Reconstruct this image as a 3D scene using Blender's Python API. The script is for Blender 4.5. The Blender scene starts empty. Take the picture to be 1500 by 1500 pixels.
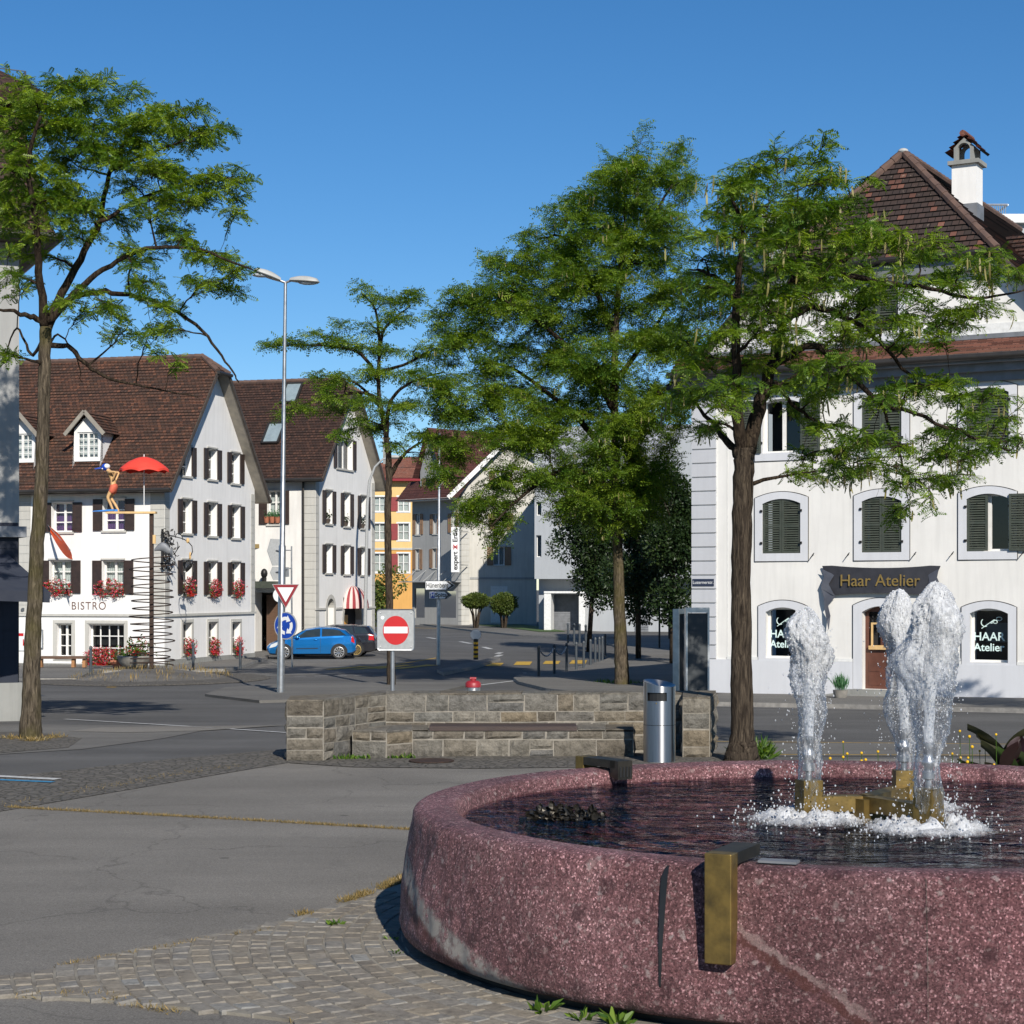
import bpy, bmesh, math, random
import numpy as np
from mathutils import Vector, Matrix, noise as mnoise
rnd = random.Random(7)
sc = bpy.context.scene
COL = sc.collection
R = math.radians
F, HY, CZ = 2700.0, 862.0, 2.3        # focal length in photo pixels, horizon row, eye height

# ------------------------------------------------------------------ camera, light
cam = bpy.data.cameras.new('camera'); camo = bpy.data.objects.new('camera', cam); COL.objects.link(camo)
camo.location = (0, 0, CZ); camo.rotation_euler = (R(90), 0, 0)
cam.sensor_width = 36; cam.lens = 36 * F / 1500; cam.shift_y = (HY - 750) / 1500
cam.clip_start = .1; cam.clip_end = 6000; sc.camera = camo
AZ, EL = R(15.5), R(32)
sun = bpy.data.lights.new('sun', 'SUN'); suno = bpy.data.objects.new('sun', sun); COL.objects.link(suno)
sd = Vector((math.sin(AZ) * math.cos(EL), -math.cos(AZ) * math.cos(EL), math.sin(EL)))
suno.rotation_euler = sd.to_track_quat('Z', 'Y').to_euler(); suno.location = (0, -20, 40)
sun.energy = 5.0; sun.angle = R(.5); sun.color = (1, .94, .85)
w = bpy.data.worlds.new('World'); sc.world = w; w.use_nodes = True
nt = w.node_tree; sky = nt.nodes.new('ShaderNodeTexSky'); sky.sky_type = 'NISHITA'
sky.sun_disc = False; sky.sun_elevation = EL; sky.sun_rotation = math.pi - AZ
sky.altitude = 1200; sky.air_density = 1.0; sky.dust_density = .05; sky.ozone_density = 4.5
bg = nt.nodes['Background']; hsv = nt.nodes.new('ShaderNodeHueSaturation'); hsv.inputs['Saturation'].default_value = 1.22; nt.links.new(sky.outputs[0], hsv.inputs['Color']); nt.links.new(hsv.outputs[0], bg.inputs[0]); bg.inputs[1].default_value = .092
sc.view_settings.view_transform = 'Standard'; sc.view_settings.look = 'None'; sc.view_settings.exposure = .2; sc.view_settings.gamma = 1

# ------------------------------------------------------------------ ground profile
PR = [(-60, 2.3), (25, 2.3), (50, 2.95), (75, 3.25), (84, 3.2), (150, 2.9), (3000, 2.9)]
def eg(D):
    for (a, ea), (b, eb) in zip(PR, PR[1:]):
        if D <= b: return ea + (eb - ea) * (D - a) / (b - a)
    return PR[-1][1]
def zg(D): return CZ - eg(D)
def Dg(py):
    k = (py - HY) / F
    for (a, ea), (b, eb) in zip(PR, PR[1:]):
        s = (eb - ea) / (b - a)
        if abs(k - s) < 1e-9: continue
        D = (ea - s * a) / (k - s)
        if a - 1e-6 <= D <= b + 1e-6 and D > 0: return D
    return 300.
def G(px, py, dz=0):
    D = Dg(py); return Vector(((px - 750) / F * D, D, zg(D) + dz))
def W(px, py, D): return Vector(((px - 750) / F * D, D, CZ + (HY - py) / F * D))

# ------------------------------------------------------------------ materials
def nodes(name):
    m = bpy.data.materials.new(name); m.use_nodes = True
    t = m.node_tree; b = t.nodes['Principled BSDF']; return m, t, b
def N(t, typ, **kw):
    n = t.nodes.new('ShaderNode' + typ)
    for k, v in kw.items():
        if k in n.inputs.keys(): n.inputs[k].default_value = v
        else: setattr(n, k, v)
    return n
def c4(c): return (c[0], c[1], c[2], 1)
def mixc(t, fac, a, b, typ='MIX'):
    n = t.nodes.new('ShaderNodeMix'); n.data_type = 'RGBA'; n.blend_type = typ
    for s, v in ((0, fac), (6, a), (7, b)):
        if hasattr(v, 'is_linked') or hasattr(v, 'links'): t.links.new(v, n.inputs[s])
        elif isinstance(v, (int, float)): n.inputs[s].default_value = v
        else: n.inputs[s].default_value = c4(v)
    return n.outputs[2]
def ramp(t, src, stops):
    r = t.nodes.new('ShaderNodeValToRGB'); t.links.new(src, r.inputs[0])
    e = r.color_ramp.elements
    while len(e) < len(stops): e.new(.5)
    for i, (p, c) in enumerate(stops):
        e[i].position = p; e[i].color = c4(c) if not isinstance(c, (int, float)) else (c, c, c, 1)
    return r.outputs[0]
def obj_noise(t, scale, detail=4, rough=.55, coord='Object', dist=0, stretch=None):
    tc = N(t, 'TexCoord'); n = N(t, 'TexNoise', Scale=scale, Detail=detail, Roughness=rough, Distortion=dist)
    if stretch:
        mp = N(t, 'Mapping'); mp.inputs['Scale'].default_value = stretch
        t.links.new(tc.outputs[coord], mp.inputs[0]); t.links.new(mp.outputs[0], n.inputs[0])
    else: t.links.new(tc.outputs[coord], n.inputs[0])
    return n.outputs[0]
def bump(t, b, h, st=.3, dist=.02):
    n = N(t, 'Bump', Strength=st, Distance=dist); t.links.new(h, n.inputs['Height']); t.links.new(n.outputs[0], b.inputs['Normal'])
def M(name, c1, c2=None, scale=3, rough=.6, metal=0, bmp=0, bscale=60, island=0, spec=.5, lo=.35, hi=.65, coord='Object', stretch=None, coat=0):
    m, t, b = nodes(name); b.inputs['Roughness'].default_value = rough; b.inputs['Metallic'].default_value = metal
    b.inputs['Specular IOR Level'].default_value = spec; b.inputs['Coat Weight'].default_value = coat
    if c2 is None: c2 = tuple(x * .82 for x in c1)
    col = ramp(t, obj_noise(t, scale, stretch=stretch), [(lo, c1), (hi, c2)])
    if island:
        g = N(t, 'NewGeometry'); hs = N(t, 'HueSaturation')
        v = N(t, 'MapRange'); t.links.new(g.outputs['Random Per Island'], v.inputs[0])
        v.inputs[3].default_value = 1 - island; v.inputs[4].default_value = 1 + island
        t.links.new(v.outputs[0], hs.inputs['Value']); t.links.new(col, hs.inputs['Color']); col = hs.outputs[0]
    t.links.new(col, b.inputs['Base Color'])
    if bmp: bump(t, b, obj_noise(t, bscale, 5), bmp, .01)
    return m
MT = {}
def plaster(name, c, dirt=.85, bmp=.15):
    m, t, b = nodes(name); b.inputs['Roughness'].default_value = .85; b.inputs['Specular IOR Level'].default_value = .2
    c2 = tuple(x * dirt for x in c)
    a = ramp(t, obj_noise(t, .7, 6, .6), [(.35, c), (.75, c2)])
    s = ramp(t, obj_noise(t, 2.0, 5, .6, stretch=(3, 3, .25)), [(.45, 1.), (.8, dirt)])
    t.links.new(mixc(t, 1, a, s, 'MULTIPLY'), b.inputs['Base Color']); bump(t, b, obj_noise(t, 45, 5), bmp, .01); return m
def tiles(name, bw, bh, stops, bmp=.6, moss=(.05, .035, .025)):
    m, t, b = nodes(name); b.inputs['Roughness'].default_value = .8; b.inputs['Specular IOR Level'].default_value = .25
    tc = N(t, 'TexCoord'); br = N(t, 'TexBrick'); br.offset = .5
    br.inputs['Color1'].default_value = (0, 0, 0, 1); br.inputs['Color2'].default_value = (1, 1, 1, 1); br.inputs['Mortar'].default_value = (.3, .3, .3, 1)
    br.inputs['Scale'].default_value = 1; br.inputs['Brick Width'].default_value = bw; br.inputs['Row Height'].default_value = bh
    br.inputs['Mortar Size'].default_value = .012; br.inputs['Mortar Smooth'].default_value = .2; br.inputs['Bias'].default_value = 0
    t.links.new(tc.outputs['UV'], br.inputs[0])
    col = ramp(t, br.outputs['Color'], stops)
    nz = N(t, 'TexNoise', Scale=1.1, Detail=6, Roughness=.65); t.links.new(tc.outputs['UV'], nz.inputs[0])
    f = ramp(t, nz.outputs[0], [(.4, 0.), (.75, .75)])
    col = mixc(t, f, col, moss)
    n2 = N(t, 'TexNoise', Scale=9, Detail=3); t.links.new(tc.outputs['UV'], n2.inputs[0])
    col = mixc(t, ramp(t, n2.outputs[0], [(.66, 0.), (.72, .5)]), col, (.25, .2, .15))
    col = mixc(t, br.outputs['Fac'], col, (.012, .009, .008))
    t.links.new(col, b.inputs['Base Color']); bump(t, b, br.outputs['Color'], bmp, .02); return m
def asphalt(name, c, light=.0, crack=.0, patch=.75, rough=.9):
    m, t, b = nodes(name); b.inputs['Roughness'].default_value = rough; b.inputs['Specular IOR Level'].default_value = .25
    base = ramp(t, obj_noise(t, .35, 6, .62), [(.3, tuple(x * patch for x in c)), (.7, tuple(x * 1.12 for x in c))])
    st = ramp(t, obj_noise(t, .9, 5, .6, stretch=(.15, 1, 1)), [(.35, .86), (.65, 1.06)])
    base = mixc(t, 1, base, st, 'MULTIPLY')
    g = ramp(t, obj_noise(t, 95, 4, .8), [(.3, .5), (.5, 1.), (.7, 1.65)])
    base = mixc(t, 1, base, g, 'MULTIPLY')
    sp = ramp(t, obj_noise(t, 60, 2, .5), [(.69, 0.), (.74, .4)])
    base = mixc(t, sp, base, (.42, .4, .37))
    tcs = N(t, 'TexCoord'); vs_ = N(t, 'TexVoronoi', Scale=.8); t.links.new(tcs.outputs['Object'], vs_.inputs[0])
    base = mixc(t, ramp(t, vs_.outputs['Distance'], [(.028, .55), (.045, 0.)]), base, (.035, .033, .03))
    base = mixc(t, ramp(t, obj_noise(t, .8, 7, .7), [(.6, 0.), (.72, .3)]), base, (.05, .047, .043))
    if crack:
        tc = N(t, 'TexCoord'); vo = N(t, 'TexVoronoi', Scale=.35); vo.feature = 'DISTANCE_TO_EDGE'
        wn = N(t, 'TexNoise', Scale=1.5, Detail=6)
        t.links.new(tc.outputs['Object'], wn.inputs[0])
        va = N(t, 'VectorMath'); va.operation = 'ADD'; t.links.new(tc.outputs['Object'], va.inputs[0]); t.links.new(wn.outputs[1], va.inputs[1])
        t.links.new(va.outputs[0], vo.inputs[0])
        base = mixc(t, ramp(t, vo.outputs[0], [(.002, crack), (.006, 0.)]), base, (.03, .028, .025))
    t.links.new(base, b.inputs['Base Color']); bump(t, b, obj_noise(t, 150, 4, .7), .45, .006); return m

MT['asphalt'] = asphalt('street asphalt', (.108, .105, .1), crack=.0)
MT['plaza'] = asphalt('plaza asphalt', (.184, .171, .15), crack=.35, patch=.84)
MT['pave'] = asphalt('pavement asphalt', (.15, .143, .13), patch=.85)
MT['kerb'] = M('granite kerb', (.3, .285, .26), (.2, .19, .175), scale=8, rough=.85, bmp=.3)
MT['white'] = M('white paint', (.72, .72, .7), (.6, .6, .58), scale=9, rough=.6)
MT['wframe'] = M('window paint', (.75, .74, .71), (.68, .67, .64), scale=6, rough=.4)
MT['road_white'] = M('road paint white', (.55, .55, .53), (.34, .34, .33), scale=14, rough=.8)
MT['road_yellow'] = M('road paint yellow', (.62, .38, .03), (.36, .22, .03), scale=12, rough=.8)
MT['road_blue'] = M('road paint blue', (.03, .24, .45), (.03, .17, .3), scale=12, rough=.8)
MT['plaster_w'] = plaster('white render', (.8, .79, .765), .9)
MT['plaster_b'] = plaster('bistro render', (.79, .78, .76), .89)
MT['plaster_g'] = plaster('grey render', (.34, .34, .33), .85)
MT['plaster_y'] = plaster('yellow render', (.68, .47, .2), .9)
MT['plaster_o'] = plaster('orange render', (.6, .33, .1), .9)
MT['plaster_c'] = plaster('cream render', (.74, .725, .69), .88)
MT['plaster_n'] = plaster('modern render', (.36, .38, .4), .92)  # greyed so the colour carries the dim, grazing sun on the garage block
MT['plaster_s'] = plaster('shop render', (.55, .53, .475), .85)
MT['stone_trim'] = plaster('stone trim', (.5, .49, .45), .85)
MT['trim_g'] = plaster('grey trim', (.6, .61, .635), .92)
MT['quoin'] = plaster('grey quoin', (.5, .51, .535), .92)
MT['concrete'] = plaster('concrete', (.3, .3, .28), .75)
MT['slate'] = plaster('slate cladding', (.035, .04, .055), .7)
MT['tile_b'] = tiles('bistro tiles', .17, .17, [(0, (.05, .03, .024)), (.4, (.085, .045, .032)), (.75, (.12, .055, .036)), (1, (.17, .075, .045))])
MT['tile_d'] = tiles('dark brown tiles', .17, .17, [(0, (.035, .022, .018)), (.5, (.06, .032, .025)), (1, (.1, .05, .034))], moss=(.04, .025, .02))
MT['tile_h'] = tiles('scale tiles', .19, .19, [(0, (.04, .029, .026)), (.6, (.055, .037, .032)), (.84, (.066, .04, .034)), (.9, (.14, .06, .042)), (1, (.19, .085, .06))], moss=(.04, .028, .022))
MT['tile_r'] = tiles('red tiles', .2, .2, [(0, (.17, .055, .035)), (.5, (.22, .08, .05)), (1, (.28, .12, .08))], moss=(.15, .1, .08))
MT['tile_p'] = tiles('weathered pent tiles', .2, .2, [(0, (.09, .035, .025)), (.5, (.15, .055, .038)), (1, (.23, .1, .07))], moss=(.06, .045, .03))
MT['tile_m'] = tiles('maroon tiles', .3, .34, [(0, (.06, .024, .021)), (1, (.095, .036, .03))], moss=(.07, .03, .027))
MT['dark_wood'] = M('dark fascia wood', (.045, .035, .028), (.08, .06, .045), scale=4, rough=.7)
MT['soffit'] = M('soffit wood', (.3, .27, .22), (.22, .2, .17), scale=3, rough=.7)
MT['gutter'] = M('copper gutter', (.035, .033, .032), (.05, .045, .04), rough=.45, metal=.4)
MT['shut_b'] = M('brown shutter', (.028, .018, .015), (.042, .026, .021), scale=6, rough=.5)
MT['shut_g'] = M('green shutter', (.045, .055, .042), (.062, .07, .055), scale=6, rough=.5)
MT['shut_r'] = M('red shutter', (.25, .03, .03), (.2, .03, .03), rough=.5)
MT['shut_t'] = M('tan shutter', (.26, .155, .09), (.2, .12, .07), rough=.6)
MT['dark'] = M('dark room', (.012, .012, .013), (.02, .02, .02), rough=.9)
MT['curtain'] = M('lace curtain', (.7, .7, .68), (.5, .5, .49), scale=7, rough=.9, stretch=(6, 6, .3))
MT['purple'] = M('purple curtain', (.13, .045, .19), (.09, .03, .14), scale=5, rough=.9, stretch=(6, 6, .3))
MT['steel'] = M('galvanised steel', (.5, .51, .52), (.36, .37, .38), scale=6, rough=.38, metal=.85)
MT['steel_dark'] = M('painted dark post', (.045, .055, .065), (.06, .07, .08), rough=.45)
MT['rust'] = M('rusty iron', (.035, .024, .019), (.065, .036, .024), scale=14, rough=.75, metal=.3)
MT['iron'] = M('wrought iron', (.015, .015, .016), (.03, .028, .026), rough=.5, metal=.5)
MT['grey_paint'] = M('grey sign paint', (.36, .37, .37), (.3, .31, .31), scale=14, rough=.5)
MT['ridge'] = M('ridge tile clay', (.085, .052, .042), (.13, .078, .058), scale=3, rough=.85)
MT['red'] = M('red sign face', (.5, .012, .014), (.45, .012, .014), rough=.4)
MT['dred'] = M('dark red sign border', (.22, .008, .014), (.2, .008, .014), rough=.4)
MT['blue'] = M('blue sign face', (.01, .06, .38), (.01, .05, .32), rough=.4)
MT['plate_navy'] = M('navy name plate', (.02, .03, .06), (.03, .04, .07), rough=.4)
MT['swhite'] = M('sign white', (.75, .76, .76), (.7, .71, .71), rough=.4)
MT['black'] = M('black paint', (.012, .012, .012), (.02, .02, .02), rough=.4)
MT['yellow'] = M('yellow paint', (.8, .42, .01), (.7, .36, .01), rough=.5)
MT['wood'] = M('brown bench wood', (.13, .07, .04), (.08, .045, .028), scale=5, rough=.6, stretch=(1, 1, 14), bmp=.2)
MT['wood_l'] = M('orange wood', (.4, .2, .08), (.28, .13, .05), scale=5, rough=.6)
MT['wood_p'] = M('pale wood', (.66, .45, .2), (.55, .36, .16), scale=6, rough=.6)
MT['seatwood'] = M('bench plank', (.055, .034, .027), (.04, .026, .022), scale=5, rough=.55, stretch=(.6, 8, 8), bmp=.25)
MT['terracotta'] = M('terracotta', (.42, .15, .08), (.35, .13, .07), rough=.8)
MT['stonepot'] = M('concrete bowl', (.26, .24, .21), (.18, .17, .15), scale=7, rough=.9)
MT['para'] = M('red canvas', (.75, .06, .035), (.68, .05, .03), rough=.7)
MT['flag'] = None
MT['navy'] = M('navy awning', (.02, .025, .04), (.03, .035, .05), rough=.8)
MT['text_b'] = M('brown lettering', (.09, .03, .015), (.12, .04, .02), rough=.6)
MT['gold'] = M('gold lettering', (.25, .175, .05), (.17, .115, .035), scale=20, rough=.45)
MT['ribbon'] = M('dark ribbon sign', (.03, .03, .036), (.042, .042, .05), scale=3, rough=.42)
MT['ribbon_fold'] = M('ribbon fold', (.07, .075, .095), (.1, .105, .125), scale=3, rough=.4)
MT['mint'] = M('window lettering', (.65, .8, .77), (.6, .75, .72), rough=.5)
MT['door'] = M('brown door paint', (.12, .045, .028), (.09, .035, .022), scale=4, rough=.45)
MT['board'] = M('dark board glass', (.045, .05, .053), (.06, .066, .07), scale=1.6, rough=.6, spec=.2)
MT['brass'] = M('aged brass', (.23, .155, .045), (.09, .065, .026), scale=11, rough=.45, metal=.6, lo=.35, hi=.75, bmp=.1)
MT['bronze'] = M('dark bronze', (.06, .052, .04), (.03, .028, .024), scale=8, rough=.45, metal=.6)
MT['skin'] = M('painted wood figure', (.62, .38, .17), (.5, .3, .13), scale=9, rough=.6)
MT['capblue'] = M('blue cap', (.01, .06, .42), (.01, .05, .35), rough=.45)
MT['shorts'] = M('red shorts', (.6, .13, .07), (.5, .1, .06), rough=.8)
MT['finblue'] = M('blue flippers', (.02, .2, .6), (.02, .16, .5), rough=.5)
MT['carblue'] = M('metallic blue paint', (.012, .21, .58), (.012, .2, .56), rough=.2, metal=.6, coat=.8)
MT['carblack'] = M('black car paint', (.012, .012, .016), (.014, .014, .018), rough=.25, coat=.8)
MT['rubber'] = M('rubber', (.018, .018, .018), (.026, .026, .026), rough=.8)
MT['rim'] = M('alloy rim', (.6, .6, .6), (.5, .5, .5), rough=.3, metal=.7)
MT['goldrim'] = M('gold rim', (.62, .45, .17), (.55, .4, .15), rough=.35, metal=.6)
MT['tail'] = M('tail lamp', (.5, .01, .01), (.4, .01, .01), rough=.2)
MT['lampglass'] = M('lamp glass', (.55, .58, .6), (.45, .48, .5), rough=.15)
MT['carglass'] = M('car glass', (.02, .03, .035), (.03, .04, .045), rough=.06, spec=.8)
MT['lampbody'] = M('lamp housing', (.42, .42, .4), (.34, .34, .32), rough=.5)
MT['hydred'] = M('hydrant red', (.33, .02, .03), (.26, .02, .025), rough=.45)
MT['awn_w'] = M('awning cream', (.7, .55, .5), (.62, .5, .45), rough=.8)
MT['awn_r'] = M('awning red', (.3, .04, .045), (.25, .035, .04), rough=.8)
MT['poster_o'] = M('orange poster', (.7, .33, .02), (.6, .25, .02), scale=2, rough=.4)
MT['lead'] = M('lead flashing', (.22, .23, .25), (.16, .17, .18), rough=.6, metal=.3)
MT['skylight'] = M('skylight glass', (.25, .31, .33), (.2, .25, .27), rough=.12)

def glass_mat():
    m, t, b = nodes('window glass'); out = t.nodes['Material Output']
    gl = N(t, 'BsdfGlossy', Roughness=.03); tr = N(t, 'BsdfTransparent'); tr.inputs[0].default_value = (.75, .8, .8, 1)
    fr = N(t, 'Fresnel', IOR=1.6); mx = N(t, 'MixShader')
    t.links.new(fr.outputs[0], mx.inputs[0]); t.links.new(tr.outputs[0], mx.inputs[1]); t.links.new(gl.outputs[0], mx.inputs[2])
    t.links.new(mx.outputs[0], out.inputs[0]); return m
MT['glass'] = glass_mat()

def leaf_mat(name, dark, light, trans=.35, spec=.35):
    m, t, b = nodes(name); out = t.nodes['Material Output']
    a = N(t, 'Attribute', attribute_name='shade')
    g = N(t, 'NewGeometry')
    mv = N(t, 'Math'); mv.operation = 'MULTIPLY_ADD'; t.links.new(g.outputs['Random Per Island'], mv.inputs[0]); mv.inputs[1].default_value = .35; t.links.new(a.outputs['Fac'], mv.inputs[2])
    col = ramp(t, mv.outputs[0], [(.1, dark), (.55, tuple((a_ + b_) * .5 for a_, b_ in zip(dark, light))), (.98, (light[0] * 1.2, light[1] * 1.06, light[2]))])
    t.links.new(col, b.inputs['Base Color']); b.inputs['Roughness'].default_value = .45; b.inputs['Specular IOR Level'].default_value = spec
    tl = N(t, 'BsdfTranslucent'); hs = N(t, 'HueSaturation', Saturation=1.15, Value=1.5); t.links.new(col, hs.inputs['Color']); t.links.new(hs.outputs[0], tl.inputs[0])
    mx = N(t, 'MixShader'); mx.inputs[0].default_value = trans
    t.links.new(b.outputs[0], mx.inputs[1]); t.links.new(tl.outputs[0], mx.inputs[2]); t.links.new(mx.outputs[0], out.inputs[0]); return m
MT['leaf'] = leaf_mat('honey locust leaves', (.032, .092, .013), (.205, .31, .03), .4)
MT['leaf_d'] = leaf_mat('hornbeam leaves', (.01, .024, .008), (.032, .06, .014), .2)  # darkened so the leaf colour carries the salon house's shadow on the hornbeams
MT['leaf_t'] = leaf_mat('box leaves', (.03, .06, .015), (.11, .15, .03), .2)
MT['leaf_w'] = leaf_mat('weed leaves', (.035, .09, .012), (.13, .22, .03), .3)
MT['leaf_c'] = leaf_mat('canna leaves', (.035, .012, .014), (.05, .1, .025), .3, .6)
MT['leaf_pot'] = leaf_mat('pot plant leaves', (.05, .14, .06), (.1, .24, .1), .3)
MT['flag'] = leaf_mat('orange red flag cloth', (.8, .13, .06), (.85, .17, .09), .5, .1)
MT['dry'] = leaf_mat('dry grass', (.12, .09, .035), (.3, .23, .09), .2)
MT['fl_red'] = leaf_mat('red blossoms', (.24, .003, .006), (.5, .008, .014), .12)
MT['fl_pink'] = leaf_mat('pink blossoms', (.5, .05, .1), (.7, .16, .22), .15)
MT['fl_yel'] = M('yellow flower heads', (.75, .45, .01), (.6, .34, .01), scale=30, rough=.8)
MT['pod'] = M('seed pods', (.2, .19, .06), (.16, .13, .04), scale=6, rough=.6)

def bark_mat(name, c1, c2, moss=None):
    m, t, b = nodes(name); b.inputs['Roughness'].default_value = .95; b.inputs['Specular IOR Level'].default_value = .1
    n = obj_noise(t, 11, 6, .65, stretch=(2.6, 2.6, .35), dist=.6)
    col = ramp(t, n, [(.32, tuple(x * .35 for x in c1)), (.46, c1), (.62, c2), (.8, tuple(min(1, x * 1.7) for x in c2))])
    if moss: col = mixc(t, ramp(t, obj_noise(t, 1.3, 4), [(.45, 0.), (.62, .6)]), col, moss)
    t.links.new(col, b.inputs['Base Color']); bump(t, b, n, 1.0, .05); return m
MT['bark'] = bark_mat('fissured bark', (.042, .032, .024), (.09, .07, .05))
MT['bark_m'] = bark_mat('mossy bark', (.07, .056, .04), (.15, .12, .085), (.085, .075, .025))
MT['twig'] = bark_mat('twig bark', (.028, .02, .015), (.06, .045, .03))

def porphyry():
    m, t, b = nodes('red porphyry'); b.inputs['Roughness'].default_value = .6; b.inputs['Specular IOR Level'].default_value = .35
    tc = N(t, 'TexCoord')
    base = ramp(t, obj_noise(t, 1.7, 7, .68), [(.28, (.15, .068, .071)), (.5, (.205, .1, .103)), (.72, (.27, .15, .151))])
    g = ramp(t, obj_noise(t, 40, 6, .85), [(.33, (.35, .32, .33)), (.45, (.82, .8, .8)), (.53, (1.05, 1.03, 1.03)), (.62, (1.5, 1.5, 1.5)), (.72, (2.2, 2.3, 2.3))])
    base = mixc(t, 1, base, g, 'MULTIPLY')
    tc = N(t, 'TexCoord')
    wn = N(t, 'TexNoise', Scale=14, Detail=6, Roughness=.7); t.links.new(tc.outputs['Object'], wn.inputs[0])
    va = N(t, 'VectorMath'); va.operation = 'MULTIPLY_ADD'; t.links.new(wn.outputs[1], va.inputs[0]); va.inputs[1].default_value = (.11, .11, .11); t.links.new(tc.outputs['Object'], va.inputs[2])
    def flecks(scale, thr, wd, col, base, amt):
        v = N(t, 'TexVoronoi', Scale=scale); t.links.new(va.outputs[0], v.inputs[0])
        sep = N(t, 'SeparateColor'); t.links.new(v.outputs['Color'], sep.inputs[0])
        sel = ramp(t, sep.outputs[0], [(thr, 0.), (thr + .06, 1.)])
        dd = ramp(t, v.outputs['Distance'], [(wd * .6, 1.), (wd + .1, 0.)])
        mm = mixc(t, 1, sel, dd, 'MULTIPLY'); f = mixc(t, 1, mm, (amt, amt, amt), 'MULTIPLY')
        return mixc(t, f, base, col)
    vg = N(t, 'TexVoronoi', Scale=105); t.links.new(tc.outputs['Object'], vg.inputs[0]); sg_ = N(t, 'SeparateColor'); t.links.new(vg.outputs['Color'], sg_.inputs[0])
    base = mixc(t, 1, base, ramp(t, sg_.outputs[1], [(0, (.45, .4, .42)), (.5, (.9, .87, .88)), (.85, (1.2, 1.18, 1.18)), (.93, (2.2, 2.4, 2.4)), (1, (3., 3.6, 3.6))]), 'MULTIPLY')
    base = mixc(t, 1, base, ramp(t, obj_noise(t, .75, 5, .6), [(.36, .78), (.62, 1.5)]), 'MULTIPLY')
    base = flecks(7, .84, .36, (.06, .024, .028), base, .7)
    base = flecks(11, .86, .2, (.4, .3, .28), base, .6)
    base = flecks(17, .8, .26, (.5, .4, .38), base, .8); base = flecks(27, .72, .26, (.46, .34, .32), base, .75)
    base = flecks(55, .62, .3, (.42, .28, .27), base, .6)
    base = flecks(75, .7, .3, (.05, .022, .025), base, .6)
    # one pale quartz vein low on the left, one rusty band on the right
    def vein(p1, p2, wd, reach, col, amt, base):
        p1, p2 = Vector(p1), Vector(p2); mid = (p1 + p2) / 2; rad = Vector((mid.x, mid.y, 0)).normalized(); n = (p2 - p1).cross(rad).normalized()
        d = N(t, 'VectorMath'); d.operation = 'DOT_PRODUCT'; t.links.new(va.outputs[0], d.inputs[0]); d.inputs[1].default_value = n
        s = N(t, 'Math'); s.operation = 'SUBTRACT'; t.links.new(d.outputs['Value'], s.inputs[0]); s.inputs[1].default_value = mid.dot(n) + .055 * (n.x + n.y + n.z)
        a = N(t, 'Math'); a.operation = 'ABSOLUTE'; t.links.new(s.outputs[0], a.inputs[0])
        f = ramp(t, a.outputs[0], [(wd * .55, 1.), (wd, 0.)])
        ds = N(t, 'VectorMath'); ds.operation = 'DISTANCE'; t.links.new(tc.outputs['Object'], ds.inputs[0]); ds.inputs[1].default_value = mid
        mk = N(t, 'MapRange'); t.links.new(ds.outputs['Value'], mk.inputs[0]); mk.inputs[1].default_value = reach * .75; mk.inputs[2].default_value = reach; mk.inputs[3].default_value = 1; mk.inputs[4].default_value = 0
        br = ramp(t, obj_noise(t, 9, 6, .75), [(.36, 0.), (.52, amt)])
        f = mixc(t, 1, mixc(t, 1, f, mk.outputs[0], 'MULTIPLY'), br, 'MULTIPLY')
        return mixc(t, f, base, col)
    base = vein((-3.07, -.3, .56), (-2.42, -1.98, .08), .085, 1.2, (.42, .39, .35), 1., base)
    base = vein((-3.0, -.75, .34), (-2.55, -1.8, .02), .06, .9, (.11, .032, .026), .8, base)
    base = vein((-1.25, -2.85, .52), (-.70, -3.05, .17), .028, .55, (.12, .042, .034), .75, base)
    base = vein((-1.25, -2.85, .57), (-.70, -3.05, .22), .02, .5, (.36, .26, .24), .7, base)
    t.links.new(base, b.inputs['Base Color']); bump(t, b, obj_noise(t, 55, 8, .85), 1., .03); return m
MT['porphyry'] = porphyry()
def masonry():
    m, t, b = nodes('sandstone blocks'); b.inputs['Roughness'].default_value = .95; b.inputs['Specular IOR Level'].default_value = .15
    g = N(t, 'NewGeometry')
    c = ramp(t, g.outputs['Random Per Island'], [(0, (.125, .108, .085)), (.25, (.165, .145, .115)), (.45, (.15, .145, .13)), (.65, (.19, .155, .108)), (.8, (.135, .13, .12)), (1, (.21, .19, .155))])
    k = ramp(t, obj_noise(t, 9, 8, .75), [(.3, .45), (.5, 1.), (.7, 1.5)])
    c = mixc(t, 1, c, k, 'MULTIPLY')
    c = mixc(t, ramp(t, obj_noise(t, 16, 5, .7), [(.68, 0.), (.78, .55)]), c, (.4, .37, .31))
    t.links.new(c, b.inputs['Base Color']); bump(t, b, obj_noise(t, 18, 8, .7), 1., .045); return m
MT['stone'] = masonry()
MT['mortar'] = M('mortar', (.29, .262, .22), (.2, .182, .15), scale=12, rough=.95, bmp=.5, bscale=60)
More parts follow.
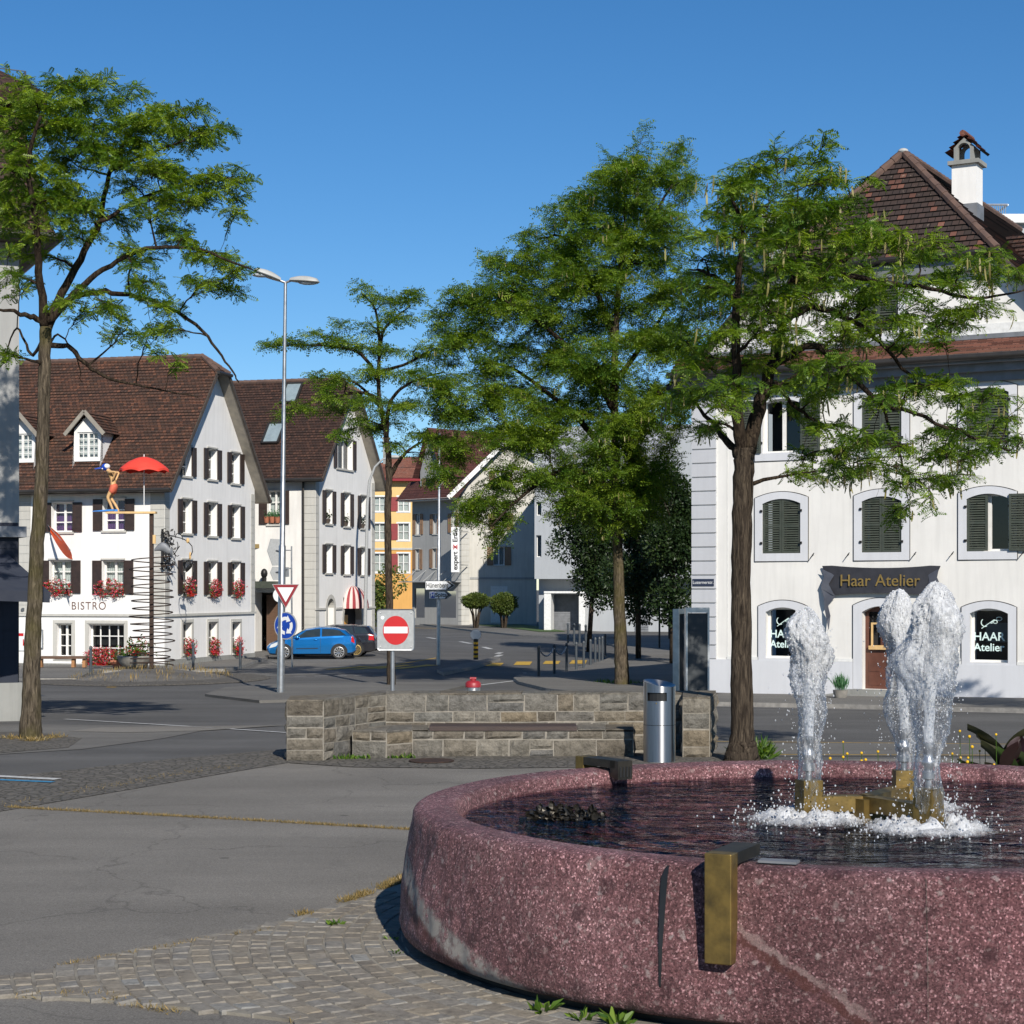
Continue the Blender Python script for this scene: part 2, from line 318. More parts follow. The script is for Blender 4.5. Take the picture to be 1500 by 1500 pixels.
def setts():
    m, t, b = nodes('stone setts'); b.inputs['Roughness'].default_value = .85; b.inputs['Specular IOR Level'].default_value = .25
    g = N(t, 'NewGeometry')
    c = ramp(t, g.outputs['Random Per Island'], [(0, (.175, .154, .126)), (.35, (.21, .185, .148)), (.6, (.2, .188, .168)), (.85, (.24, .205, .155)), (1, (.22, .218, .205))])
    c = mixc(t, 1, c, ramp(t, obj_noise(t, 22, 6, .7), [(.3, .62), (.5, 1.), (.75, 1.3)]), 'MULTIPLY')
    c = mixc(t, ramp(t, obj_noise(t, .8, 4), [(.55, 0.), (.7, .35)]), c, (.24, .235, .22))
    t.links.new(c, b.inputs['Base Color']); bump(t, b, obj_noise(t, 45, 6, .7), .7, .012); return m
MT['setts'] = setts()
MT['joint'] = M('sand joints', (.235, .215, .175), (.15, .132, .105), scale=4, rough=.95, bmp=.5)
def small_setts():
    m, t, b = nodes('small setts'); b.inputs['Roughness'].default_value = .9
    tc = N(t, 'TexCoord'); v = N(t, 'TexVoronoi', Scale=9); t.links.new(tc.outputs['Object'], v.inputs[0]); v.feature = 'DISTANCE_TO_EDGE'
    v2 = N(t, 'TexVoronoi', Scale=9); t.links.new(tc.outputs['Object'], v2.inputs[0])
    sp = N(t, 'SeparateColor'); t.links.new(v2.outputs['Color'], sp.inputs[0])
    c = ramp(t, sp.outputs[0], [(0, (.09, .082, .07)), (.5, (.115, .103, .087)), (1, (.14, .125, .105))])
    c = mixc(t, ramp(t, v.outputs[0], [(.03, 1.), (.09, 0.)]), c, (.05, .045, .033))
    t.links.new(c, b.inputs['Base Color']); bump(t, b, ramp(t, v.outputs[0], [(.0, 0.), (.15, 1.)]), .8, .02); return m
MT['smallsetts'] = small_setts()
def water_mat():
    m, t, b = nodes('fountain water'); out = t.nodes['Material Output']
    gl = N(t, 'BsdfGlossy', Roughness=.04); tr = N(t, 'BsdfTransparent'); tr.inputs[0].default_value = (.5, .4, .44, 1)
    fr = N(t, 'Fresnel', IOR=1.45); mx = N(t, 'MixShader')
    tc = N(t, 'TexCoord')
    vm = N(t, 'VectorMath'); vm.operation = 'LENGTH'; t.links.new(tc.outputs['Object'], vm.inputs[0])
    n1 = obj_noise(t, 1.5, 4, .55, dist=1.4, stretch=(1, 1.9, 1)); n2 = obj_noise(t, 5, 3, .5, dist=1.)
    wv = N(t, 'TexWave', Scale=1.1, Distortion=5, Detail=3); wv.wave_type = 'RINGS'; wv.rings_direction = 'Z'; t.links.new(tc.outputs['Object'], wv.inputs[0])
    ad = N(t, 'Math'); ad.operation = 'MULTIPLY_ADD'; t.links.new(n2, ad.inputs[0]); ad.inputs[1].default_value = .35; t.links.new(n1, ad.inputs[2])
    a2 = N(t, 'Math'); a2.operation = 'MULTIPLY_ADD'; t.links.new(wv.outputs[1], a2.inputs[0]); a2.inputs[1].default_value = .14; t.links.new(ad.outputs[0], a2.inputs[2])
    bp = N(t, 'Bump', Strength=1., Distance=.16); t.links.new(a2.outputs[0], bp.inputs['Height'])
    t.links.new(bp.outputs[0], gl.inputs['Normal']); t.links.new(bp.outputs[0], fr.inputs['Normal'])
    t.links.new(fr.outputs[0], mx.inputs[0]); t.links.new(tr.outputs[0], mx.inputs[1]); t.links.new(gl.outputs[0], mx.inputs[2])
    t.links.new(mx.outputs[0], out.inputs[0]); return m
MT['water'] = water_mat()
def foam_mat(name, lo=.4, hi=.62, floor=.0, film=.25, rough=.3, tlm=.42):
    m, t, b = nodes(name); out = t.nodes['Material Output']
    b.inputs['Base Color'].default_value = (.93, .94, .95, 1); b.inputs['Roughness'].default_value = rough; b.inputs['Specular IOR Level'].default_value = .7
    tl = N(t, 'BsdfTranslucent'); tl.inputs[0].default_value = (.8, .84, .9, 1)
    m1 = N(t, 'MixShader'); m1.inputs[0].default_value = tlm; t.links.new(b.outputs[0], m1.inputs[1]); t.links.new(tl.outputs[0], m1.inputs[2])
    gl = N(t, 'BsdfGlossy', Roughness=.05); tr = N(t, 'BsdfTransparent'); tr.inputs[0].default_value = (1, 1, 1, 1) if not film else (.9, .92, .95, 1)
    fr = N(t, 'LayerWeight', Blend=film); m0 = N(t, 'MixShader'); (t.links.new(fr.outputs['Facing'], m0.inputs[0]) if film else setattr(m0.inputs[0], 'default_value', 0)); t.links.new(tr.outputs[0], m0.inputs[1]); t.links.new(gl.outputs[0], m0.inputs[2])
    n1 = obj_noise(t, 26, 8, .75, dist=.8, stretch=(1.5, 1.5, .42))
    a = N(t, 'Attribute', attribute_name='shade')
    ad = N(t, 'Math'); ad.operation = 'ADD'; t.links.new(n1, ad.inputs[0]); t.links.new(a.outputs['Fac'], ad.inputs[1])
    f = ramp(t, ad.outputs[0], [(lo, floor), (hi, 1.)])
    mx = N(t, 'MixShader'); t.links.new(f, mx.inputs[0]); t.links.new(m0.outputs[0], mx.inputs[1]); t.links.new(m1.outputs[0], mx.inputs[2])
    t.links.new(mx.outputs[0], out.inputs[0])
    n2 = obj_noise(t, 85, 5, .75); bp = N(t, 'Bump', Strength=1., Distance=.016); t.links.new(n2, bp.inputs['Height'])
    for q in (b, gl): t.links.new(bp.outputs[0], q.inputs['Normal'])
    return m
MT['foam'] = foam_mat('foaming water', .46, .78, .07, tlm=.22)
MT['churn'] = foam_mat('churned foam', .3, .7, 0, film=0, rough=.45, tlm=.25)
MT['drop'] = foam_mat('water drops', .1, .7, .5)
MT['binsteel'] = M('brushed steel', (.5, .5, .51), (.4, .4, .41), scale=30, rough=.22, metal=1, stretch=(1, 1, .05))
bs_ = MT['binsteel'].node_tree.nodes['Principled BSDF']; bs_.inputs['Anisotropic'].default_value = .85; bs_.inputs['Anisotropic Rotation'].default_value = .25; bs_.inputs['Roughness'].default_value = .32
MT['gravel'] = asphalt('island gravel', (.16, .15, .135), patch=.6)
MT['grass'] = M('lawn', (.07, .12, .025), (.04, .08, .02), scale=7, rough=.95, bmp=.6, bscale=90)

# ------------------------------------------------------------------ mesh builder
class MB:
    def __init__(s): s.v = []; s.f = []; s.uv = {}; s.m = {}
    def add(s, pts, uv=None, mi=0):
        i = len(s.v); s.v.extend([tuple(p) for p in pts]); s.f.append(tuple(range(i, i + len(pts))))
        if uv: s.uv[len(s.f) - 1] = uv
        if mi: s.m[len(s.f) - 1] = mi
    def grid(s, rows, closed=False, mi=0):
        n = len(rows[0]); b = len(s.v)
        for r in rows: s.v.extend([tuple(p) for p in r])
        for i in range(len(rows) - 1):
            for j in range(n if closed else n - 1):
                k = (j + 1) % n
                s.f.append((b + i * n + j, b + i * n + k, b + (i + 1) * n + k, b + (i + 1) * n + j))
                if mi: s.m[len(s.f) - 1] = mi
    def hexa(s, a, mi=0):       # 8 corners: bottom 4 then top 4, sharing vertices
        b = len(s.v); s.v.extend([tuple(p) for p in a])
        for f in ((0, 3, 2, 1), (4, 5, 6, 7), (0, 1, 5, 4), (1, 2, 6, 5), (2, 3, 7, 6), (3, 0, 4, 7)):
            s.f.append(tuple(b + i for i in f))
            if mi: s.m[len(s.f) - 1] = mi
    def box(s, c, d, rz=0, mi=0):
        x, y, z = d[0] / 2, d[1] / 2, d[2] / 2; co, si = math.cos(rz), math.sin(rz); P = []
        for dz in (-z, z):
            for dx, dy in ((-x, -y), (x, -y), (x, y), (-x, y)): P.append((c[0] + dx * co - dy * si, c[1] + dx * si + dy * co, c[2] + dz))
        s.hexa(P, mi)
    def beam(s, a, b, wd, ht, up=(0, 0, 1), mi=0):
        a, b = Vector(a), Vector(b); d = (b - a).normalized(); sx = d.cross(Vector(up))
        if sx.length < 1e-4: sx = d.cross(Vector((1, 0, 0)))
        sx.normalize(); uz = sx.cross(d); sx *= wd / 2; uz *= ht / 2
        s.hexa([a - sx - uz, a + sx - uz, b + sx - uz, b - sx - uz, a - sx + uz, a + sx + uz, b + sx + uz, b - sx + uz], mi)
    def tube(s, pts, rad, n=8, cap=True, mi=0):
        pts = [Vector(p) for p in pts]
        if not hasattr(rad, '__len__'): rad = [rad] * len(pts)
        rows = []; ref = None
        for i, p in enumerate(pts):
            d = (pts[min(i + 1, len(pts) - 1)] - pts[max(i - 1, 0)])
            if d.length < 1e-9: d = Vector((0, 0, 1))
            d.normalize()
            if ref is None: ref = Vector((1, 0, 0)) if abs(d.x) < .9 else Vector((0, 1, 0))
            x = (ref - d * ref.dot(d)).normalized(); y = d.cross(x); ref = x
            rows.append([p + (x * math.cos(2 * math.pi * k / n) + y * math.sin(2 * math.pi * k / n)) * rad[i] for k in range(n)])
        b = len(s.v); s.grid(rows, True, mi)
        if cap:
            s.f.append(tuple(b + k for k in range(n))[::-1]); s.f.append(tuple(b + (len(rows) - 1) * n + k for k in range(n)))
            if mi: s.m[len(s.f) - 1] = mi; s.m[len(s.f) - 2] = mi
    def lathe(s, prof, c=(0, 0, 0), n=24, mi=0, cap=True):
        rows = [[(c[0] + r * math.cos(2 * math.pi * k / n), c[1] + r * math.sin(2 * math.pi * k / n), c[2] + z) for k in range(n)] for r, z in prof]
        b = len(s.v); s.grid(rows, True, mi)
        if cap:
            if prof[0][0] > 1e-4: s.f.append(tuple(b + k for k in range(n))[::-1])
            if prof[-1][0] > 1e-4: s.f.append(tuple(b + (len(rows) - 1) * n + k for k in range(n)))
    def ball(s, c, r, n=10, m=6, mi=0):
        rr = r if hasattr(r, '__len__') else (r, r, r)
        rows = [[(c[0] + rr[0] * math.sin(math.pi * i / m) * math.cos(2 * math.pi * k / n), c[1] + rr[1] * math.sin(math.pi * i / m) * math.sin(2 * math.pi * k / n), c[2] - rr[2] * math.cos(math.pi * i / m)) for k in range(n)] for i in range(m + 1)]
        s.grid(rows, True, mi)
    def plate(s, pts2, f, t0, t1, mi=0, mside=None):   # 2-D outline pushed through frame f(x, y, depth)
        a = [f(x, y, t0) for x, y in pts2]; b = [f(x, y, t1) for x, y in pts2]
        s.add(b, mi=mi); s.add(a[::-1], mi=mi if mside is None else mside)
        for i in range(len(a)):
            j = (i + 1) % len(a); s.add([a[i], a[j], b[j], b[i]], mi=mi if mside is None else mside)
    def build(s, name, mat, parent=None, smooth=False, loc=None, merge=False, shade=None):
        o0 = root_loc(parent) if parent else (Vector(loc) if loc is not None else Vector((0, 0, 0)))
        me = bpy.data.meshes.new(name)
        me.from_pydata([(p[0] - o0.x, p[1] - o0.y, p[2] - o0.z) for p in s.v], [], s.f)
        for q in (mat if isinstance(mat, (list, tuple)) else [mat]): me.materials.append(MT[q] if isinstance(q, str) else q)
        for k, v in s.m.items(): me.polygons[k].material_index = v
        if s.uv:
            u = me.uv_layers.new(name='UVMap')
            for k, v in s.uv.items():
                for li, q in zip(me.polygons[k].loop_indices, v): u.data[li].uv = q
        if shade is not None:
            at = me.attributes.new('shade', 'FLOAT', 'POINT'); at.data.foreach_set('value', np.asarray(shade, dtype=np.float32))
        if merge:
            bm = bmesh.new(); bm.from_mesh(me); bmesh.ops.remove_doubles(bm, verts=bm.verts, dist=1e-4)
            bmesh.ops.recalc_face_normals(bm, faces=bm.faces); bm.to_mesh(me); bm.free()
        if smooth:
            me.polygons.foreach_set('use_smooth', [True] * len(me.polygons))
            if smooth != 'full': me.set_sharp_from_angle(angle=R(40))
        me.update()
        o = bpy.data.objects.new(name, me); COL.objects.link(o)
        if parent: o.parent = parent
        else: o.location = o0
        return o
def root_loc(o):
    while o.parent: o = o.parent
    return Vector(o.location)
def tag(o, label, cat, group=None, kind=None):
    o['label'] = label; o['category'] = cat
    if group: o['group'] = group
    if kind: o['kind'] = kind
    return o
def T(name, label, cat, loc, group=None):
    o = bpy.data.objects.new(name, None); COL.objects.link(o); o.location = loc; o.empty_display_size = .2
    return tag(o, label, cat, group)
def copy_tree(o, parent=None):
    c = o.copy(); COL.objects.link(c)
    if parent: c.parent = parent
    for ch in list(o.children): copy_tree(ch, c)
    return c
def struct(o): o['kind'] = 'structure'; return o
def arc(cx, cz, r, a0, a1, n=16): return [(cx + r * math.cos(R(a0 + (a1 - a0) * i / n)), cz + r * math.sin(R(a0 + (a1 - a0) * i / n))) for i in range(n + 1)]
def text_mesh(txt, size, name='lettering', extrude=.004, sx=1, shear=0, bold=0, space=1):
    cu = bpy.data.curves.new(name, 'FONT'); cu.body = txt; cu.size = size; cu.extrude = extrude; cu.align_x = 'CENTER'; cu.align_y = 'CENTER'
    cu.shear = shear; cu.offset = bold; cu.space_character = space
    o = bpy.data.objects.new(name, cu); COL.objects.link(o); dg = bpy.context.evaluated_depsgraph_get(); dg.update()
    me = bpy.data.meshes.new_from_object(o.evaluated_get(dg)); bpy.data.objects.remove(o)
    me.transform(Matrix.Scale(sx, 4, (1, 0, 0))); me.name = name
    return me
def place_text(me, name, mat, parent, centre, u, n):     # u = reading direction, n = facing direction
    u, n = Vector(u).normalized(), Vector(n).normalized(); v = n.cross(u)
    m = Matrix((u, v, n)).transposed().to_4x4(); m.translation = Vector(centre) - root_loc(parent)
    me.transform(m); me.materials.clear(); me.materials.append(MT[mat])
    o = bpy.data.objects.new(name, me); COL.objects.link(o); o.parent = parent; return o

# ------------------------------------------------------------------ ground sheets
def ground_poly(name, pts, mat, dz, drop=0, px=True, sidemat=None):
    P = [G(*p) if px else Vector((p[0], p[1], 0)) for p in pts]
    bm = bmesh.new(); f = bm.faces.new([bm.verts.new((p.x, p.y, 0)) for p in P]); f.normal_update()
    if f.normal.z < 0: f.normal_flip()
    for y, _ in PR[1:-1]:
        bmesh.ops.bisect_plane(bm, geom=bm.verts[:] + bm.edges[:] + bm.faces[:], plane_co=(0, y, 0), plane_no=(0, 1, 0))
    bmesh.ops.triangulate(bm, faces=bm.faces[:])
    for v in bm.verts: v.co.z = zg(v.co.y) + dz
    if drop:
        ed = [e for e in bm.edges if e.is_boundary]
        r = bmesh.ops.extrude_edge_only(bm, edges=ed)
        for v in r['geom']:
            if isinstance(v, bmesh.types.BMVert): v.co.z -= drop
        for fc in r['geom']:
            if isinstance(fc, bmesh.types.BMFace): fc.material_index = 1
    me = bpy.data.meshes.new(name); bm.to_mesh(me); bm.free(); me.materials.append(MT[mat])
    if drop: me.materials.append(MT[sidemat or 'kerb'])
    o = bpy.data.objects.new(name, me); COL.objects.link(o); return struct(o)
mb = MB()
xs = [-900, -60, -20, 0, 20, 60, 900]
for (a, _), (b, _) in zip(PR, PR[1:]):
    for x0, x1 in zip(xs, xs[1:]):
        mb.add([(x0, a, zg(a)), (x1, a, zg(a)), (x1, b, zg(b)), (x0, b, zg(b))])
struct(mb.build('ground', 'asphalt'))
def line_px(name, a, b, wm, mat, dz=.012):      # painted line of width wm between two ground pixels
    A, B = G(*a), G(*b); d = (B - A); d.z = 0; d.normalize(); s = Vector((-d.y, d.x, 0)) * wm / 2
    n = max(1, int((B - A).length / 2)); m = MB(); L = []
    for i in range(n + 1):
        p = A.lerp(B, i / n); L.append([(p.x - s.x, p.y - s.y, zg(p.y - s.y) + dz), (p.x + s.x, p.y + s.y, zg(p.y + s.y) + dz)])
    m.grid(L); return struct(m.build(name, mat))
# ------------------------------------------------------------------ facades
class Fr:
    def __init__(s, x, y, u, n):
        s.o = Vector((x, y, 0)); s.u = Vector((u[0], u[1], 0)).normalized(); s.n = Vector((n[0], n[1], 0)).normalized()
    def P(s, a, z, n=0): return s.o + s.u * a + s.n * n + Vector((0, 0, z))
    def px(s, px, py, off=0):           # pixel -> (s, z) on the plane n = off
        d = Vector(((px - 750) / F, 1, (HY - py) / F)); c = Vector((0, 0, CZ)); q = s.o + s.n * off
        t = (q - c).dot(s.n) / d.dot(s.n); p = c + d * t
        return (p - s.o).dot(s.u), p.z
    def rect(s, x0, y0, x1, y1):
        a = s.px(x0, (y0 + y1) / 2)[0]; b = s.px(x1, (y0 + y1) / 2)[0]; xm = (x0 + x1) / 2
        return min(a, b), max(a, b), s.px(xm, y1)[1], s.px(xm, y0)[1]
    def box(s, mb, a0, a1, z0, z1, n0, n1, mi=0):
        P = s.P; mb.hexa([P(a0, z0, n0), P(a1, z0, n0), P(a1, z0, n1), P(a0, z0, n1), P(a0, z1, n0), P(a1, z1, n0), P(a1, z1, n1), P(a0, z1, n1)], mi)
def clip_poly(p, planes):
    for (a, b, c) in planes:
        q = []
        for i in range(len(p)):
            A, B = p[i], p[(i + 1) % len(p)]; da = a * A[0] + b * A[1] - c; db = a * B[0] + b * B[1] - c
            if da <= 0: q.append(A)
            if (da < 0 < db) or (db < 0 < da): t = da / (da - db); q.append((A[0] + (B[0] - A[0]) * t, A[1] + (B[1] - A[1]) * t))
        p = q
        if len(p) < 3: return None
    return p
def wall(mb, f, s0, s1, z0, z1, holes=(), planes=(), depth=.3, mi=0, mr=0):
    S = sorted({s0, s1} | {h[0] for h in holes} | {h[1] for h in holes}); Z = sorted({z0, z1} | {h[2] for h in holes} | {h[3] for h in holes})
    for a, b in zip(S, S[1:]):
        for c, d in zip(Z, Z[1:]):
            ms, mz = (a + b) / 2, (c + d) / 2
            if any(h[0] < ms < h[1] and h[2] < mz < h[3] for h in holes): continue
            p = clip_poly([(a, c), (b, c), (b, d), (a, d)], planes)
            if p: mb.add([f.P(x, z) for x, z in p], mi=mi)
    for h in holes:
        dd = h[4] if len(h) > 4 else depth; P = f.P
        for (a, c), (b, d) in (((h[0], h[2]), (h[1], h[2])), ((h[1], h[2]), (h[1], h[3])), ((h[1], h[3]), (h[0], h[3])), ((h[0], h[3]), (h[0], h[2]))):
            mb.add([P(a, c), P(b, d), P(b, d, -dd), P(a, c, -dd)], mi=mr)
def shutter(win, f, a0, a1, z0, z1, n0, mat, slats=0, label=None):
    m = MB(); fw = min(.06, (a1 - a0) * .2)
    f.box(m, a0, a0 + fw, z0, z1, n0, n0 + .045); f.box(m, a1 - fw, a1, z0, z1, n0, n0 + .045)
    zz = [z0, (z0 + z1) / 2 - fw / 2, z1 - fw]
    for z in zz: f.box(m, a0 + fw, a1 - fw, z, z + fw, n0 + .002, n0 + .043)
    if slats:
        for lo, hi in ((z0 + fw, zz[1]), (zz[1] + fw, zz[2])):
            k = max(3, int((hi - lo) / slats))
            for i in range(k):
                z = lo + (hi - lo) * (i + .5) / k; h = (hi - lo) / k * .62
                P = f.P; a, b = a0 + fw, a1 - fw
                m.hexa([P(a, z - h * .6, n0 + .04), P(b, z - h * .6, n0 + .04), P(b, z - h * .45, n0 + .044), P(a, z - h * .45, n0 + .044), P(a, z + h * .5, n0 + .006), P(b, z + h * .5, n0 + .006), P(b, z + h * .62, n0 + .01), P(a, z + h * .62, n0 + .01)])
    else: f.box(m, a0 + fw, a1 - fw, z0 + fw, z1 - fw, n0 + .008, n0 + .03)
    for z in (z0 + .15, z1 - .2): f.box(m, (a0 + a1) / 2 - .01, (a0 + a1) / 2 + .01, z - .02, z, n0 + .045, n0 + .06)
    o = m.build('shutter', mat, win)
    if label: o['label'] = label
    return o
def window(house, f, h, depth=.3, cols=2, rows=3, shut='', sm='shut_b', sw=.45, curtain='curtain', slats=0, sill='stone_trim', lintel=True, inset=0, fmat='wframe', bar=.022, curt_h=1., sur=None):
    a0, a1, z0, z1 = h[:4]; n = -depth + .01; fw = .055
    m = MB()
    for (p, q, r, t) in ((a0, a0 + fw, z0, z1), (a1 - fw, a1, z0, z1), (a0 + fw, a1 - fw, z0, z0 + fw), (a0 + fw, a1 - fw, z1 - fw, z1)): f.box(m, p, q, r, t, n, n + .07)
    if cols == 2 or cols == 3:
        for k in range(1, cols): c = a0 + (a1 - a0) * k / cols; f.box(m, c - .045, c + .045, z0 + fw, z1 - fw, n + .002, n + .075)
    else:
        for k in range(1, cols): c = a0 + (a1 - a0) * k / cols; f.box(m, c - bar, c + bar, z0 + fw, z1 - fw, n + .002, n + .06)
    for k in range(1, rows): z = z0 + (z1 - z0) * k / rows; f.box(m, a0 + fw, a1 - fw, z - bar, z + bar, n + .004, n + .055)
    win = m.build('window', fmat, house)
    m = MB(); m.add([f.P(a0 + fw, z0 + fw, n + .03), f.P(a1 - fw, z0 + fw, n + .03), f.P(a1 - fw, z1 - fw, n + .03), f.P(a0 + fw, z1 - fw, n + .03)]); m.build('pane', 'glass', win)
    if curtain:
        m = MB(); zc = z1 - (z1 - z0) * curt_h; k = 22; rows_ = []
        for z in (zc, z1): rows_.append([f.P(a0 + (a1 - a0) * i / k, z, n - .08 - .03 * (i % 2)) for i in range(k + 1)])
        m.grid(rows_)
        if curt_h < 1 or curtain == 'curtain':
            pass
        m.build('curtain', curtain, win)
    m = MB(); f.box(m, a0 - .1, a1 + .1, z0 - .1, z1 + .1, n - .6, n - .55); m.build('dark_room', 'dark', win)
    if sill:
        m = MB(); f.box(m, a0 - .06, a1 + .06, z0 - .09, z0 - .002, -depth + .012, .07); m.build('sill', sill, win)
    if lintel:
        m = MB(); f.box(m, a0 - .05, a1 + .05, z1 + .03, z1 + .09, .002, .06); m.build('lintel', sill or 'stone_trim', win)
    if 'L' in shut: shutter(win, f, a0 - sw - .01, a0 - .01, z0, z1, .03, sm, slats)
    if 'R' in shut: shutter(win, f, a1 + .01, a1 + sw + .01, z0, z1, .03, sm, slats)
    if sur:
        m = MB(); w_ = .16
        for (p, q, r, t) in ((a0 - w_, a0, z0 - w_, z1 + w_), (a1, a1 + w_, z0 - w_, z1 + w_), (a0, a1, z0 - w_, z0), (a0, a1, z1, z1 + w_)): f.box(m, p, q, r, t, .001, .03)
        m.build('surround', sur, win)
    return win
def courses(mb, P, tmin, tmax, n, w, h, lip=.035):
    """roof slope: P(f, t, lift); f in 0..1 up the slope, t along it; w, h metres for the UVs"""
    for i in range(n):
        f0, f1 = i / n, (i + 1) / n
        a0, b0, a1, b1 = tmin(f0), tmax(f0), tmin(f1), tmax(f1)
        if b1 - a1 < .01 and b0 - a0 < .01: continue
        k = max(1, int((b0 - a0) / 2.5)); row0 = []; row1 = []
        for j in range(k + 1):
            t0 = a0 + (b0 - a0) * j / k; t1 = a1 + (b1 - a1) * j / k
            wob = .012 * mnoise.noise(Vector((t0 * .5, f0 * h * .5, 3))); row0.append((t0, wob)); row1.append((t1, wob))
        for j in range(k):
            p = [P(f0, row0[j][0], lip + row0[j][1]), P(f0, row0[j + 1][0], lip + row0[j + 1][1]), P(f1, row1[j + 1][0], row1[j + 1][1]), P(f1, row1[j][0], row1[j][1])]
            mb.add(p, uv=[(row0[j][0], f0 * h), (row0[j + 1][0], f0 * h), (row1[j + 1][0], f1 * h), (row1[j][0], f1 * h)])
            mb.add([P(f0, row0[j][0], 0), P(f0, row0[j + 1][0], 0), p[1], p[0]], uv=[(row0[j][0], f0 * h)] * 4)
def gable_house(house, o, uL, uG, span, L, rz, ez, ov=.55, go=.45, th=.4, hipz=None, tile='tile_b', gz0=-1.6, gut=True, hov=0.0, caps=True, back=True):
    """roof with jerkinhead over a gable; returns frames (long side, gable). o = corner, uL along the eaves, uG along the gable"""
    o = Vector((o[0], o[1], 0)); uL = Vector((uL[0], uL[1], 0)).normalized(); uG = Vector((uG[0], uG[1], 0)).normalized()
    mid = span / 2; run = mid + ov; rise = rz - ez; hipz = rz - .01 if hipz is None else hipz
    fh = (hipz - ez) / rise; sl = math.hypot(run, rise)
    roofo = None
    def PT(t, s, z): return o + uL * t + uG * s + Vector((0, 0, z))
    for side in (0, 1):
        def P(f, t, lift, side=side):
            s = -ov + run * f; z = ez + rise * f; nx, nz = -rise / sl, run / sl
            s += nx * lift; z += nz * lift
            return PT(t, s if side == 0 else span - s, z)
        tmin = lambda f: -go if f <= fh else -go + (th + go) * (f - fh) / (1 - fh)
        mb = MB(); courses(mb, P, tmin, lambda f: L + .3, max(6, int(sl / .19)), L, sl)
        ob = mb.build('roof', tile, house)
        if side == 0: roofo = ob
        m = MB()       # soffit board, verge board, gutter of this slope
        q = [P(0, -go, -.12), P(0, L, -.12), P(1, L, -.12), P(1, th, -.12), P(fh, -go, -.12)]; m.add(q)
        m.build('soffit', 'soffit', house)
        m = MB(); m.beam(P(0, -go - .0, -.07), P(fh, -go, -.07), .05, .17, up=(0, 0, 1)); m.beam(P(0, -go, -.08), P(0, L, -.08), .05, .15); m.build('verge_board', 'dark_wood', house)
        if gut:
            m = MB(); g0 = P(0, -go, -.02) + (uG * (-.07 if side == 0 else .07)); g1 = P(0, L, -.02) + (uG * (-.07 if side == 0 else .07)); m.tube([g0, g1], .085, 8); m.build('gutter', 'gutter', house, smooth=True)
    # hip triangle
    a = -ov + run * fh; rows = MB(); hl = math.hypot(th + go, rz - hipz)
    if hipz < rz - .05:
        def PH(f, t, lift):
            return PT(-go - hov + (th + go + hov) * f - lift * (rz - hipz) / hl, t, hipz + (rz - hipz) * f + lift * (th + go) / hl)
        courses(rows, PH, lambda f: a + (mid - a) * f, lambda f: span - a - (mid - a) * f, max(3, int(hl / .19)), span, hl)
        rows.build('hip', tile, house)
        m = MB(); m.add([PT(-go - hov, a, hipz - .1), PT(-go - hov, span - a, hipz - .1), PT(th, mid, rz - .12)]); m.build('soffit', 'soffit', house)
        m = MB(); m.tube([PT(-go - hov - .06, a - .05, hipz - .03), PT(-go - hov - .06, span - a + .05, hipz - .03)], .08, 8); m.build('gutter', 'gutter', house)
    if caps:
        m = MB()
        def ridge(p, q, r=.11):
            k = max(2, int((q - p).length / .36))
            for i in range(k): A = p.lerp(q, i / k); B = p.lerp(q, (i + 1.12) / k); m.tube([A, B], [r * 1.1, r * .92], 8)
        ridge(PT(L, mid, rz + .02), PT(th, mid, rz + .02))
        if hipz < rz - .05: ridge(PT(-go - hov, a, hipz + .03), PT(th, mid, rz + .03)); ridge(PT(-go - hov, span - a, hipz + .03), PT(th, mid, rz + .03))
        m.build('ridge_tiles', 'ridge', house, smooth=True)
    fL = Fr(o.x, o.y, uL, -uG); fG = Fr(o.x, o.y, uG, -uL)
    sl_ = rise / run; zt = ez + ov * sl_ - .2          # wall top at eaves under the roof
    planes = [(-sl_, 1, zt), (sl_, 1, zt + sl_ * span), (0, 1, hipz - .14 if hipz < rz - .05 else rz)]
    # back walls
    if back:
        m = MB(); f2 = Fr(*(o + uG * span).xy, uL, uG); wall(m, f2, 0, L, gz0, zt); f3 = Fr(*(o + uL * L).xy, uG, uL); wall(m, f3, 0, span, gz0, rz, planes=planes); m.build('rear_wall', 'plaster_w', house)
    return fL, fG, zt, planes, PT, P
def flowers(name, label, cat, c, u, n, wd, ht, dp, cols, count, group=None, seed=1, trough=None, hang=.35, leafmat='leaf_w'):
    r = random.Random(seed); c = Vector(c); u = Vector((u[0], u[1], 0)).normalized(); n = Vector((n[0], n[1], 0)).normalized()
    root = T(name, label, cat, c, group)
    if trough:
        m = MB(); fr = Fr(c.x, c.y, u, n); fr.box(m, -wd / 2 * .92, wd / 2 * .92, c.z, c.z + .16, -.09, .09); m.build('trough', trough, root)
    lv, fl = Leaves(), [Leaves() for _ in cols]
    for i in range(count):
        a = (r.random() * 2 - 1); h = r.random(); q = c + u * (a * wd / 2) + n * (r.gauss(.05, dp * .5)) + Vector((0, 0, .1 + (h - hang) * ht * (1 - .45 * a * a)))
        lv.blade(q + Vector((r.gauss(0, .03), r.gauss(0, .03), -.02)), r.uniform(.07, .13), r, r.random() * .5 + .05)
        if r.random() < .62:
            k = 0 if (len(cols) == 1 or r.random() < .62 - .5 * (h - .5)) else 1
            for _ in range(5): fl[k].blade(q + n * .06 + Vector((r.gauss(0, .03), r.gauss(0, .03), r.gauss(0, .025))), r.uniform(.05, .085), r, r.random() * .8)
    lv.build('leaves', leafmat, root)
    for k, cm in enumerate(cols):
        if fl[k].n: fl[k].build('blossoms', cm, root)
    return root
